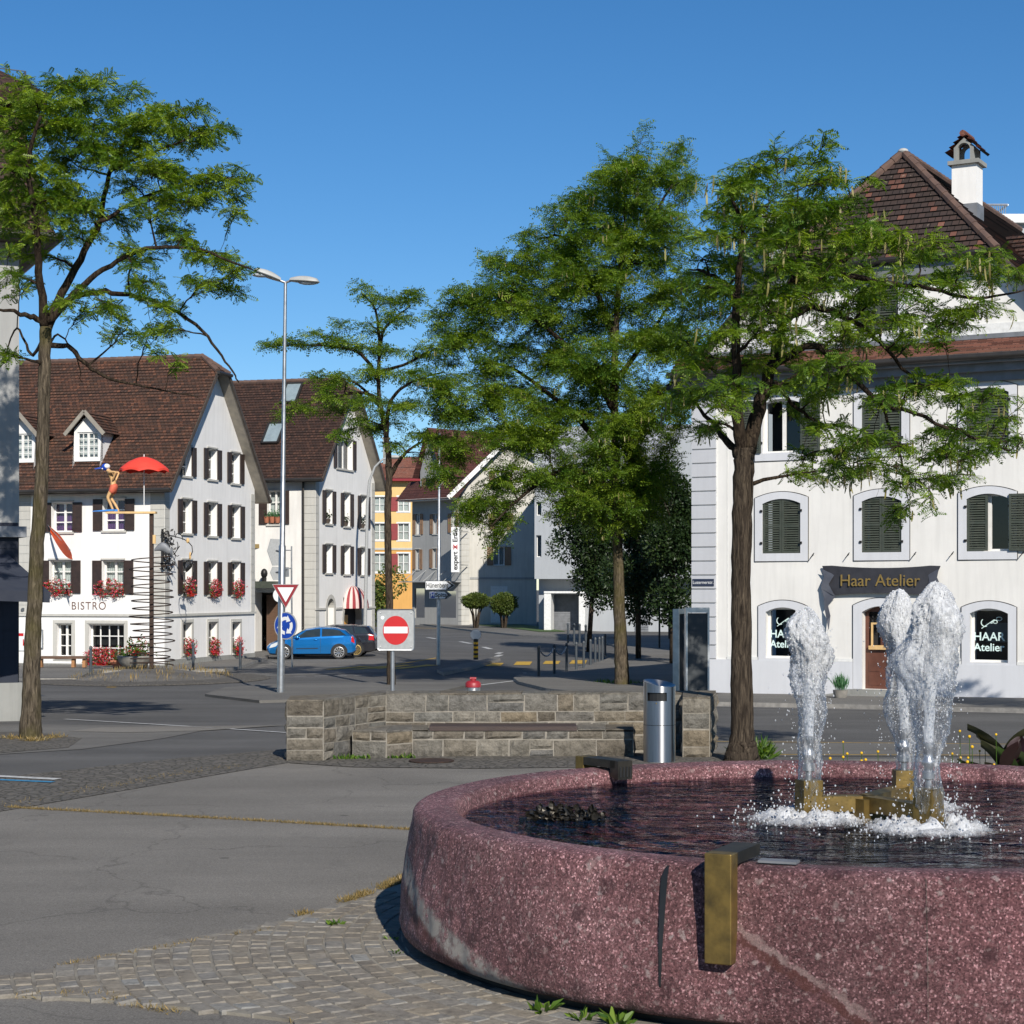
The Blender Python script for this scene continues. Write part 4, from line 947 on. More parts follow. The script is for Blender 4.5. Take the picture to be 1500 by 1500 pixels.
# flat building behind the house with the hair salon
rb = T('flat_roofed_building', 'white flat roofed block peeking out behind the tiled salon house roof', 'building', (18, 80, 0))
fR = Fr((1120 - 750) / F * 80, 80, (1, 0), (0, -1)); zR = CZ + (HY - 316) / F * 80
m = MB(); wall(m, fR, 0, 16, -1.5, zR); wall(m, Fr(fR.o.x, 80, (0, 1), (-1, 0)), 0, 10, -1.5, zR); m.add([fR.P(0, zR), fR.P(16, zR), fR.P(16, zR, -10), fR.P(0, zR, -10)]); m.build('wall', 'plaster_n', rb)
m = MB(); fR.box(m, -.2, 16, zR - .35, zR + .02, -.1, .3); m.build('parapet', 'white', rb)
m = MB(); za = CZ + (HY - 300) / F * 82
for i in range(12): p = W(1440 + i * 3, 320, 82); m.tube([p, Vector((p.x, p.y, za))], .02, 5)
p, q = W(1438, 300, 82), W(1476, 300, 82); m.tube([p, q], .05, 6); m.tube([q, q + Vector((0, 3, 0))], .05, 6); m.build('railing', 'steel', rb)
# ================================================================== SALON HOUSE (right)
so2 = ((1014 - 750) / F * 51, 51); uF = (.869, -.494); nF = (-.494, -.869)
SW = 10.9
sal = T('salon_house', 'tall cream house with green louvred shutters and half hipped tiled roof', 'house', (so2[0], so2[1], -.7))
fh_, fS, ztS, planesS, PTS, _ = gable_house(sal, so2, (.494, .869), uF, SW, 14, 14.05, 7.85, ov=.5, go=.35, th=1.7, hipz=10.85, tile='tile_h')
RC = fS.rect
def flat(r): return r
# openings: (rect, kind)
def ar(cx, cy0, cy1, wpx): return RC(cx - wpx / 2, cy0, cx + wpx / 2, cy1)
op = {}
op['g1'] = RC(1122, 889, 1172, 964); op['g2'] = RC(1421, 892, 1477, 971); op['door'] = RC(1263, 888, 1316, 1010)
op['m1'] = RC(1117, 730, 1173, 810); op['m2'] = RC(1262.5, 727, 1321, 809); op['m3'] = RC(1416, 724, 1478, 808)
op['t1'] = RC(1117, 585, 1173, 661); op['t2'] = RC(1262.5, 576, 1321, 658); op['t3'] = RC(1416, 568, 1478, 653)
for k_, (a, b, z0, z1) in list(op.items()):    # level the rows
    pass
def level(keys):
    z0 = sum(op[k][2] for k in keys) / len(keys); z1 = sum(op[k][3] for k in keys) / len(keys)
    for k in keys: op[k] = (op[k][0], op[k][1], z0, z1)
level(['g1', 'g2']); level(['m1', 'm2', 'm3']); level(['t1', 't2', 't3'])
holes = [op[k] + (.3 if k != 'door' else .35,) for k in op]
upw = RC(1255, 415, 1316, 490)
m = MB(); wall(m, fS, 0, SW, -1.4, 13, holes + [upw + (.2,)], planesS); m.build('front_wall', 'plaster_c', sal)
def surround(a0, a1, z0, z1, rise, wd, parent, door=False, n1=.035):
    """segment-arched stone surround with thin dark outline"""
    m = MB(); c = (a0 + a1) / 2; hw = (a1 - a0) / 2
    def top(x, k, h): return h + (rise + k) * (1 - ((x - c) / (hw + (wd if k else 0))) ** 2) * (1 if not k else 1)
    zi = z1 - rise; n = 14
    inner = [(a0 + (a1 - a0) * i / n, 0) for i in range(n + 1)]
    zo = zi + wd * .75
    for i in range(n):
        x0, x1 = a0 + (a1 - a0) * i / n, a0 + (a1 - a0) * (i + 1) / n
        X0, X1 = a0 - wd + (a1 - a0 + 2 * wd) * i / n, a0 - wd + (a1 - a0 + 2 * wd) * (i + 1) / n
        fi = lambda x: zi + rise * (1 - ((x - c) / hw) ** 2); fo = lambda x: zo + (rise + .03) * (1 - ((x - c) / (hw + wd)) ** 2)
        m.add([fS.P(x0, fi(x0), n1), fS.P(x1, fi(x1), n1), fS.P(X1, fo(X1), n1), fS.P(X0, fo(X0), n1)])
        m.add([fS.P(x0, fi(x0), -.28), fS.P(x1, fi(x1), -.28), fS.P(x1, fi(x1), n1), fS.P(x0, fi(x0), n1)])
        m.add([fS.P(X0, fo(X0), n1), fS.P(X1, fo(X1), n1), fS.P(X1, fo(X1), 0), fS.P(X0, fo(X0), 0)])
    zb = z0 - (0 if door else wd)
    for (p, q) in ((a0 - wd, a0), (a1, a1 + wd)):
        P = fS.P
        m.add([P(p, zb, n1), P(q, zb, n1), P(q, zi if q == a0 or p != a1 else zo, n1), P(p, zo if p == a0 - wd else zi, n1)]) if p == a0 - wd else m.add([P(p, zb, n1), P(q, zb, n1), P(q, zo, n1), P(p, zi, n1)])
        e = p if p == a0 - wd else q
        m.add([P(e, zb, 0), P(e, zb, n1), P(e, zo, n1), P(e, zo, 0)])
        e = q if p == a0 - wd else p
        m.add([P(e, z0, n1), P(e, z0, -.02), P(e, zi, -.02), P(e, zi, n1)])
    if not door: fS.box(m, a0, a1, zb, z0, .0, n1)
    o = m.build('surround', 'trim_g', parent)
    m = MB()
    pts = [fS.P(a0 - wd - .012, zb, .02)] + [fS.P(a0 - wd - .012 + (a1 - a0 + 2 * wd + .024) * i / n, zo + .012 + (rise + .03) * (1 - ((2 * i / n - 1)) ** 2), .02) for i in range(n + 1)] + [fS.P(a1 + wd + .012, zb, .02)]
    if not door: pts.append(fS.P(a0 - wd - .012, zb - .01, .02))
    m.tube(pts, .011, 4, cap=False); m.build('outline', 'gutter', parent)
def swin(key, state):
    a0, a1, z0, z1 = op[key]; e = bpy.data.objects.new('window', None); COL.objects.link(e); e.parent = sal; n = -.28
    surround(a0, a1, z0, z1, .13, .21, e)
    m = MB(); fw = .06
    for (p, q, r, t) in ((a0, a0 + fw, z0, z1), (a1 - fw, a1, z0, z1), (a0 + fw, a1 - fw, z0, z0 + fw), (a0 + fw, a1 - fw, z1 - fw, z1)): fS.box(m, p, q, r, t, n, n + .08)
    if state != 'shop': c = (a0 + a1) / 2; fS.box(m, c - .05, c + .05, z0 + fw, z1 - fw, n + .003, n + .085)
    m.build('frame', 'wframe', e)
    m = MB(); m.add([fS.P(a0 + fw, z0 + fw, n + .04), fS.P(a1 - fw, z0 + fw, n + .04), fS.P(a1 - fw, z1 - fw, n + .04), fS.P(a0 + fw, z1 - fw, n + .04)]); m.build('pane', 'glass', e)
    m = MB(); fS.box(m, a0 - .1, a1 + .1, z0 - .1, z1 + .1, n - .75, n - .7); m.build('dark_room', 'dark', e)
    c = (a0 + a1) / 2
    if state == 'closed' or state == 'half':
        shutter(e, fS, a0 + .01, c - .004, z0 + .01, z1 - .02, -.05, 'shut_g', .062)
    if state == 'closed': shutter(e, fS, c + .004, a1 - .01, z0 + .01, z1 - .02, -.05, 'shut_g', .062)
    if state in ('half', 'open'): shutter(e, fS, a1 + .02, a1 + .02 + (a1 - a0) / 2, z0 + .01, z1 - .02, .05, 'shut_g', .062, )
    if state == 'open': shutter(e, fS, a0 - .02 - (a1 - a0) / 2, a0 - .02, z0 + .01, z1 - .02, .05, 'shut_g', .062)
    if state != 'shop':
        for zz in (z0 + .25, z1 - .35):
            for x in (a0 - .02, a1 + .02): m = MB(); fS.box(m, x - .03, x + .03, zz, zz + .06, .036, .07); m.build('hinge', 'iron', e)
        for x in (a0 - .36, a1 + .36): m = MB(); m.tube([fS.P(x, z0 - .05, 0), fS.P(x, z0 - .06, .1), fS.P(x + .06, z0 - .0, .12), fS.P(x - .05, z0 - .14, .12)], .012, 5); m.build('shutter_catch', 'iron', e)
    return e
for k_, st in dict(m1='closed', m2='closed', m3='half', t1='open', t2='closed', t3='closed', g1='shop', g2='shop').items():
    e = swin(k_, st)
    if st == 'shop':
        a0, a1, z0, z1 = op[k_]; c = (a0 + a1) / 2; hz = z1 - z0
        for txt, f_, s_ in (('HAAR', .47, .3), ('Atelier', .27, .28)):
            tm = text_mesh(txt, s_, extrude=.002, bold=.004); place_text(tm, 'window_lettering', 'mint', e, fS.P(c - .06, z0 + hz * f_, -.21), fS.u, fS.n)
        m = MB()       # comb and scissors drawing on the pane
        p = lambda x, z: fS.P(c + x, z0 + hz * .72 + z, -.215)
        m.tube([p(-.25, -.13), p(.08, .1)], .012, 4); m.tube([p(-.02, .02)] + [p(.2 + .07 * math.cos(t), .12 + .045 * math.sin(t)) for t in np.linspace(3.6, 9.5, 14)], .01, 4)
        m.tube([p(-.16 + .1 * math.cos(t), .02 + .1 * math.sin(t)) for t in np.linspace(2.2, 5.2, 10)], .013, 4); m.tube([p(-.02, .0)] + [p(.1 + .05 * math.cos(t), .04 + .04 * math.sin(t)) for t in np.linspace(3.6, 9.5, 14)], .01, 4)
        m.build('scissors_mark', 'mint', e)
        m = MB(); fS.box(m, c - .28, c + .32, z0 + .5, z0 + 1.0, -.75, -.72); m.build('poster', 'lead', e)
# upper gable window, louvred
e = bpy.data.objects.new('window', None); COL.objects.link(e); e.parent = sal
a0, a1, z0, z1 = upw; c = (a0 + a1) / 2; surround(a0, a1, z0, z1, .13, .2, e); shutter(e, fS, a0, c - .004, z0, z1 - .02, -.06, 'shut_g', .07); shutter(e, fS, c + .004, a1, z0, z1 - .02, -.06, 'shut_g', .07)
# door
e = bpy.data.objects.new('entrance', None); COL.objects.link(e); e.parent = sal
a0, a1, z0, z1 = op['door']; surround(a0, a1, z0, z1, .16, .24, e, door=True)
m = MB(); fw = .1; zm = z0 + .85
c = (a0 + a1) / 2; nd = -.3
fS.box(m, a0, a1, z0, z0 + .8, nd, nd + .05); fS.box(m, a0, a0 + fw, z0 + .8, z1, nd, nd + .05); fS.box(m, a1 - fw, a1, z0 + .8, z1, nd, nd + .05); fS.box(m, c - .07, c + .07, z0 + .8, z1, nd, nd + .052)
fS.box(m, a0 + fw, a1 - fw, z0 + .8, z0 + 1.05, nd + .001, nd + .049); fS.box(m, a0 + fw, a1 - fw, z1 - .15, z1, nd + .001, nd + .05)
for x0, x1 in ((a0 + .1, c - .09), (c + .09, a1 - .1)):
    fS.box(m, x0, x1, z0 + .1, z0 + .38, nd + .05, nd + .065); fS.box(m, x0, x1, z0 + .46, z0 + .74, nd + .05, nd + .065)
dl = m.build('door', 'door', e)
m = MB(); fS.box(m, a0 + .05, a1 - .05, z0 + .9, z1 - .05, nd - .1, nd - .06); m.build('pane', 'dark', dl)
m = MB()
for x0, x1 in ((a0 + fw, c - .07), (c + .07, a1 - fw)):
    for i in range(5):
        for j in range(3):
            x = x0 + (x1 - x0) * (j + .5) / 3; z = z1 - .62 + i * .12; m.tube([fS.P(x + .07 * math.cos(t), z + .07 * math.sin(t), nd + .03) for t in np.linspace(0, 6.28, 9)], .007, 3, cap=False)
m.build('grille', 'iron', dl)
m = MB()
for q in ((.0, .42, .0, .05), (.0, .42, .6, .65), (.0, .05, .05, .6), (.37, .42, .05, .6)): fS.box(m, a0 + .17 + q[0], a0 + .17 + q[1], z0 + 1.1 + q[2], z0 + 1.1 + q[3], nd + .055, nd + .09)
fS.box(m, a0 + .12, a0 + .64, z0 + 1.04, z0 + 1.14, nd + .055, nd + .15); m.build('notice_frame', 'wood_p', dl)
m = MB(); fS.box(m, a0 + .32, a0 + .44, z0 + 1.62, z0 + 1.7, nd + .092, nd + .1); m.build('notice', 'swhite', dl)
m = MB(); fS.box(m, a1 - .3, a1 - .12, z0 + .92, z0 + .98, nd + .05, nd + .1); m.build('handle', 'brass', dl)
m = MB(); zgd = fS.P(c, 0).y; gz = zg(zgd - .5)
fS.box(m, a0 - .35, a1 + .35, gz - .1, z0 - .005, 0, .35); fS.box(m, a0 - .75, a1 + .75, gz - .1, gz + (z0 - gz) * .5, .0, .75); m.build('steps', 'concrete', e)
# quoins, plinth, bands
m = MB(); zpl = fS.px(1120, 967)[1]; z = zpl + .02; hq = .385; i = 0
while z < ztS - .6:
    fS.box(m, .0, .72, z, z + hq - .035, .002, .05); z += hq
m.build('quoins', 'quoin', sal)
m = MB(); fS.box(m, .725, .74, zpl, ztS - .6, .001, .02); fS.box(m, 1.05, 1.06, zpl + .1, ztS - .6, .001, .012)
m.build('corner_band', 'white', sal)
dA, dB = op['door'][0] - .25, op['door'][1] + .25
m = MB(); fS.box(m, 0, dA, -1.3, zpl, .001, .045); fS.box(m, dB, SW, -1.3, zpl, .001, .045); m.build('plinth', 'trim_g', sal)
m = MB(); g1, g2 = op['g1'], op['g2']
for a, b in ((1.05, g1[0] - .225), (g1[1] + .225, dA), (dB, g2[0] - .225), (g2[1] + .225, SW)): fS.box(m, a, b, zpl + .004, zpl + .085, .001, .03)
m.build('plinth_band', 'white', sal)
# cornice and pent roof
zc = ztS - .05
m = MB(); fS.box(m, -.25, SW + .25, zc - .55, zc - .32, .0, .14); fS.box(m, -.3, SW + .3, zc - .32, zc - .12, .0, .34); fS.box(m, -.4, SW + .4, zc - .12, zc - .02, .0, .58); m.build('cornice', 'lead', sal)
m = MB(); m.tube([fS.P(-.45, zc + .02, .68), fS.P(SW + .45, zc + .02, .68)], .09, 10); m.build('gutter', 'gutter', sal, smooth=True)
m = MB()
def pp(f, t, l): return fS.P(t, zc + .04 + .5 * f + l, .66 - .62 * f)
courses(m, pp, lambda f: -.4, lambda f: SW + .4, 5, 11, .85, lip=.05); m.build('pent_roof', 'tile_p', sal)
m = MB(); fS.box(m, .1, SW - .1, zc + .54, zc + .66, .002, .06); m.build('flashing', 'lead', sal)
m = MB(); fS.box(m, .3, SW - .3, zc + .66, zc + .92, .001, .03); m.build('gable_band', 'white', sal)
m = MB(); zz = 10.85 - .15; fS.box(m, 2.4, SW - 2.4, zz - .3, zz, .0, .25); m.build('eaves_moulding', 'lead', sal)
# apex cap and chimney
m = MB(); ap = PTS(1.7, SW / 2, 14.1); m.ball(ap, (.15, .15, .09)); m.build('apex_cap', 'lampbody', sal, smooth=True)
ch = bpy.data.objects.new('chimney', None); COL.objects.link(ch); ch.parent = sal
cb = PTS(3.6, 6.66, 0); zt4 = CZ + (HY - 244) / F * cb.y; fc = Fr(cb.x, cb.y, uF, nF)
m = MB(); fc.box(m, -.34, .34, 11.6, zt4, -.32, .32); m.build('chimney_shaft', 'plaster_w', ch)
m = MB(); fc.box(m, -.35, .37, 11.6, 12.85, -.335, .335); m.build('chimney_flashing', 'lead', ch)
m = MB(); fc.box(m, -.43, .43, zt4, zt4 + .11, -.42, .42); m.build('cap_slab', 'concrete', ch)
m = MB(); zb = zt4 + .11; hk = .72
for nn in (.26, -.26):
    pts = [(-.38, 0), (-.24, 0)] + [(x, z) for x, z in [(.24 * math.cos(t), .42 + .24 * math.sin(t)) for t in np.linspace(math.pi, 0, 9)]] + [(.24, 0), (.38, 0), (.38, .5), (.0, .86), (-.38, .5)]
    L_ = [(-.38, 0), (-.24, 0)] + [(.24 * math.cos(t), .42 + .24 * math.sin(t)) for t in np.linspace(math.pi, math.pi / 2, 5)] + [(0, .86), (-.38, .5)]
    for sg_ in (1, -1): 
        m.plate([(x * sg_, z) for x, z in L_], lambda x, y, d: fc.P(x * hk, zb + y * hk, d), nn - .09, nn + .09)
m.build('chimney_hood', 'concrete', ch)
m = MB()
for sg_ in (1, -1):
    def pk(f, t, l, sg_=sg_): return fc.P(sg_ * (.46 * (1 - f)) + sg_ * l, zb + .2 + .5 * f + l, .42 - t)
    courses(m, pk, lambda f: 0, lambda f: .84, 4, .9, .7, lip=.05)
m.tube([fc.P(0, zb + .72, .46), fc.P(0, zb + .72, -.46)], .09, 8)
m.build('hood_tiles', 'tile_r', ch)
# side wing roof on the right
m = MB()
def pw(f, t, l): return PTS(1.6 + 3.6 * f - l, t, 9.0 + 3.2 * f + l)
courses(m, pw, lambda f: 8.6 - 1.6 * f + .3, lambda f: 14.5, 22, 6, 4.8); m.build('wing_roof', 'tile_d', sal)
m = MB(); q0, q1 = PTS(1.6, 8.3, 9.4), PTS(5.2, 6.9, 12.35); m.beam(q0, q1, .3, .05); m.build('valley_flashing', 'lead', sal)
m = MB(); fw_ = Fr(*PTS(1.8, SW, 0).xy, uF, nF); wall(m, fw_, 0, 3.4, -1.3, 9.0); m.build('wing_wall', 'plaster_c', sal)
# ribbon sign
rs = T('ribbon_sign', 'dark scroll shaped sign with gold lettering above the salon door', 'sign', fS.P(*fS.px(1293, 870), .1))
RP = lambda x, y, n: fS.P(*fS.px(x, y), n)
up_, lo_ = [], []
for i in range(13):
    x = 1206 + (1379 - 1206) * i / 12; t = 2 * i / 12 - 1
    up_.append((x, 832 - 5 * t * t + (2 if abs(t) > .95 else 0))); 
for i in range(13):
    x = 1222 + (1360 - 1222) * i / 12; t = 2 * i / 12 - 1; lo_.append((x, 868.5 + 3.5 * t * t))
m = MB(); rows = [[RP(x, y, .09 + .05 * math.cos(3 * (i / 12 - .5))) for i, (x, y) in enumerate(up_)], [RP(x, y, .09 + .05 * math.cos(3 * (i / 12 - .5))) for i, (x, y) in enumerate(lo_)]]
m.grid(rows); m.grid([[p - fS.n * .03 for p in r] for r in rows]); m.grid([rows[0], [p - fS.n * .03 for p in rows[0]]]); m.grid([rows[1], [p - fS.n * .03 for p in rows[1]]]); m.build('ribbon', 'ribbon', rs, smooth=True)
m = MB()
def strip(L, Rr): m.grid([[RP(x, y, n) for x, y, n in L], [RP(x, y, n) for x, y, n in Rr]])
strip([(1206, 833, .16), (1209, 845, .1), (1206, 857, .17), (1205, 862, .12), (1211, 876, .2), (1210, 892, .12), (1215, 910, .2), (1216, 922, .14)], [(1224, 842, .09), (1221, 850, .2), (1216, 856, .11), (1224, 868, .2), (1226, 874, .1), (1217, 886, .22), (1219, 902, .13), (1217, 922, .15)])
m.build('ribbon_tail', 'ribbon_fold', rs, smooth=True); m = MB()
strip([(1378, 833, .16), (1376, 846, .2), (1380, 858, .12), (1374, 868, .18)], [(1361, 842, .1), (1363, 850, .12), (1362, 862, .2), (1361, 872, .1)])
m.build('ribbon_tail', 'ribbon_fold', rs, smooth=True)
tm = text_mesh('Haar Atelier', .44, extrude=.008, sx=.98); place_text(tm, 'lettering', 'gold', rs, RP(1291, 851, .16), fS.u, fS.n)
# street name plate
sp = T('street_name_plate', 'small blue street name plate on the grey quoins of the cream house', 'sign', RP(1030, 853, .06))
m = MB(); q = RC(1014.8, 848, 1047, 858.5); fS.box(m, q[0] + .02, q[1], q[2], q[3], .052, .07); m.build('plate', 'plate_navy', sp)
tm = text_mesh('Luzernerstr.', .125, extrude=.002); place_text(tm, 'lettering', 'swhite', sp, fS.P((q[0] + q[1]) / 2 + .01, (q[2] + q[3]) / 2, .073), fS.u, fS.n)
# lavender pot by the steps
q = G(1231, 1028); r_ = T('potted_lavender', 'bushy lavender in a pale round pot left of the salon steps', 'potted plant', q)
m = MB(); m.lathe([(.1, 0), (.17, .14), (.19, .3), (.17, .3), (.1, .26)], q, 14); m.build('pot', 'stonepot', r_, smooth=True)
lv = Leaves(); rr = random.Random(9)
for _ in range(220):
    d = Vector((rr.gauss(0, .3), rr.gauss(0, .3), 1)); lv.blade(q + Vector((rr.gauss(0, .06), rr.gauss(0, .06), .26 + rr.random() * .12)), rr.uniform(.2, .42), rr, rr.random() * .7, d=d, wid=.07)
lv.build('leaves', 'leaf_pot', r_)

# ================================================================== DARK BASED BUILDING (left edge)
lo = ((28 - 750) / F * 36, 36); uW, nW = (-.907, -.42), (.42, -.907)
lb = T('corner_building', 'tall grey rendered building with dark slate ground floor and flared brown roof', 'building', (lo[0], lo[1], -.3))
fB = Fr(lo[0], lo[1], uW, nW); zl = fB.px(20, 778)[1]; ze = CZ + (HY - 345) / F * 36; zp = fB.px(20, 1000)[1]
fB2 = Fr(lo[0], lo[1], (-.42, .907), (.907, .42))
m = MB(); wall(m, fB, 0, 9, zl, ze + 1); wall(m, fB2, 0, 11, zl, ze + 1); m.build('upper_wall', 'plaster_g', lb)
m = MB(); wall(m, fB, .02, 9, zp, zl); wall(m, fB2, .02, 11, zp, zl)
z = zp + .5
while z < zl: fB.box(m, .02, 9, z, z + .5, .0, .012); z += .53
m.build('lower_wall', 'slate', lb)
m = MB(); fB.box(m, -.12, 9, zl - .12, zl + .09, -.1, .14); fB2.box(m, -.1, 11, zl - .12, zl + .088, .0, .12); m.build('ledge', 'lead', lb)
m = MB(); fB.box(m, -.05, 9, -1, zp, -.1, .07); fB2.box(m, .0, 11, -1, zp - .003, .0, .06); m.build('plinth', 'concrete', lb)
def ring(d, z): return [fB.P(-d, z, d), fB.P(9, z, d), fB.P(9, z, -11), fB.P(-d, z, -11)]
rf = MB()
lv_ = [(.62, ze - .12), (.48, ze + .22), (.38, ze + .75), (.15, ze + 1.7), (-.05, ze + 2.75)]
for (d0, z0), (d1, z1) in zip(lv_, lv_[1:]):
    a, b = ring(d0, z0), ring(d1, z1); n_ = max(1, int((z1 - z0) / .2))
    for i in range(n_):
        A = [p.lerp(q, i / n_) for p, q in zip(a, b)]; B = [p.lerp(q, (i + 1) / n_) for p, q in zip(a, b)]
        for e0, e1 in ((0, 1), (3, 0)):
            up = Vector((0, 0, 0)); o_ = (fB.n if e0 == 0 else -fB.u) * .04
            v0 = z0 + (z1 - z0) * i / n_; v1 = z0 + (z1 - z0) * (i + 1) / n_
            rf.add([A[e0] + o_, A[e1] + o_, B[e1], B[e0]], uv=[(0, v0), (11, v0), (11, v1), (0, v1)]); rf.add([A[e0], A[e1], A[e1] + o_, A[e0] + o_], uv=[(0, v0)] * 4)
rf.build('roof', 'tile_d', lb)
m = MB(); a = ring(.62, ze - .16); m.add(a); m.build('soffit', 'dark_wood', lb)
m = MB(); a = ring(.67, ze - .1); m.tube([a[1], a[0], a[3]], .08, 8); m.build('gutter', 'gutter', lb)
zt5 = CZ + (HY - 152) / F * 36
m = MB(); a, b, c_ = ring(.42, zt5 - .1), ring(.5, zt5 + .12), ring(-3, zt5 + 2.6)
for A, B in ((a, b), (b, c_)):
    for e0, e1 in ((0, 1), (3, 0)): m.add([A[e0], A[e1], B[e1], B[e0]], uv=[(0, 0), (11, 0), (11, 4), (0, 4)])
m.add(a); m.build('top_roof', 'tile_d', lb)
m = MB(); p0 = ring(.1, zt5 + .62); m.tube([p0[1], p0[0], p0[3]], .012, 6)
for i in range(6): q = p0[0].lerp(p0[1], i / 5); m.tube([q, q - Vector((0, 0, .3))], .02, 5)
m.build('snow_rail', 'steel_dark', lb)
aw = T('shop_awning', 'dark navy awning sloping out from the slate wall behind the left tree', 'awning', W(20, 840, 35.5))
P4 = [W(-60, 790, 36.4), W(12, 812, 35.9), W(73, 867, 34.2), W(-60, 862, 33.0)]
m = MB(); m.add(P4); m.add([p - Vector((0, 0, .04)) for p in P4][::-1]); q = [P4[3], P4[2]]; m.add([q[0], q[1], q[1] - Vector((0, 0, .2)), q[0] - Vector((0, 0, .2))]); m.add([P4[1], P4[2], P4[2] - Vector((0, 0, .2)), P4[1] - Vector((0, 0, .2))]); m.build('awning_cloth', 'navy', aw)
m = MB(); m.tube([P4[2] - Vector((0, 0, .03)), W(28, 868, 36.0)], .03, 6); m.build('awning_arm', 'steel_dark', aw)
# ================================================================== TREES
def leaf_template(pairs, width=.15, ll=.30):
    V, Fc = [], []
    def rz(x): return -.22 * x * x
    for i in range(pairs):
        x = .14 + .8 * i / max(1, pairs - 1); s = ll * (1 - .25 * abs(2 * i / max(1, pairs - 1) - .9))
        for sg in (1, -1):
            b = len(V); dx, dy = .45 * s, .9 * s * sg
            V += [(x, 0, rz(x)), (x + dx * .5 - width * .5 * .9, dy * .5 - 0, rz(x) - .01), (x + dx, dy, rz(x) - .05), (x + dx * .5 + width * .5 * .9, dy * .5, rz(x) + .01)]; Fc.append((b, b + 1, b + 2, b + 3))
    b = len(V); V += [(.9, 0, rz(.9)), (1.02, -width * .5, rz(1)), (1.16, 0, rz(1.16)), (1.02, width * .5, rz(1))]; Fc.append((b, b + 1, b + 2, b + 3))
    return np.array(V), np.array(Fc)
def build_leaves(name, pos, dirs, size, shade, pairs, mat, parent, width=.15, seed=0):
    rs = np.random.RandomState(seed); V, Fc = leaf_template(pairs, width)
    P = np.array(pos); D = np.array(dirs); D /= np.linalg.norm(D, axis=1, keepdims=True)
    U = np.zeros_like(D); U[:, 2] = 1; U += rs.normal(0, .55, U.shape)
    B = np.cross(U, D); B /= np.linalg.norm(B, axis=1, keepdims=True) + 1e-9; Nn = np.cross(D, B)
    S = np.array(size)[:, None, None]
    pts = P[:, None, :] + S * (V[None, :, 0, None] * D[:, None, :] + V[None, :, 1, None] * B[:, None, :] + V[None, :, 2, None] * Nn[:, None, :])
    n, k = len(P), len(V); o = np.array(root_loc(parent)); pts = (pts.reshape(-1, 3) - o).astype(np.float32)
    faces = (Fc[None] + (np.arange(n) * k)[:, None, None]).reshape(-1, 4)
    me = bpy.data.meshes.new(name); me.vertices.add(len(pts)); me.vertices.foreach_set('co', pts.ravel())
    me.loops.add(faces.size); me.loops.foreach_set('vertex_index', faces.ravel().astype(np.int32)); me.polygons.add(len(faces))
    me.polygons.foreach_set('loop_start', np.arange(0, faces.size, 4, dtype=np.int32)); 
    at = me.attributes.new('shade', 'FLOAT', 'POINT'); at.data.foreach_set('value', np.repeat(np.array(shade, dtype=np.float32), k))
    me.materials.append(MT[mat]); me.update(calc_edges=True); me.validate()
    ob = bpy.data.objects.new(name, me); COL.objects.link(ob); ob.parent = parent; return ob
def curve(p0, p1, sag, n, r, jit):
    p0, p1 = Vector(p0), Vector(p1); L = (p1 - p0).length; out = []
    off = Vector((r.gauss(0, jit), r.gauss(0, jit), r.gauss(0, jit * .5))) * L
    for i in range(n + 1):
        t = i / n; out.append(p0.lerp(p1, t) + Vector((0, 0, sag * L * 4 * t * (1 - t))) + off * math.sin(math.pi * t) + Vector((r.gauss(0, .012), r.gauss(0, .012), r.gauss(0, .012))) * L * (1 if 0 < i < n else 0))
    return out
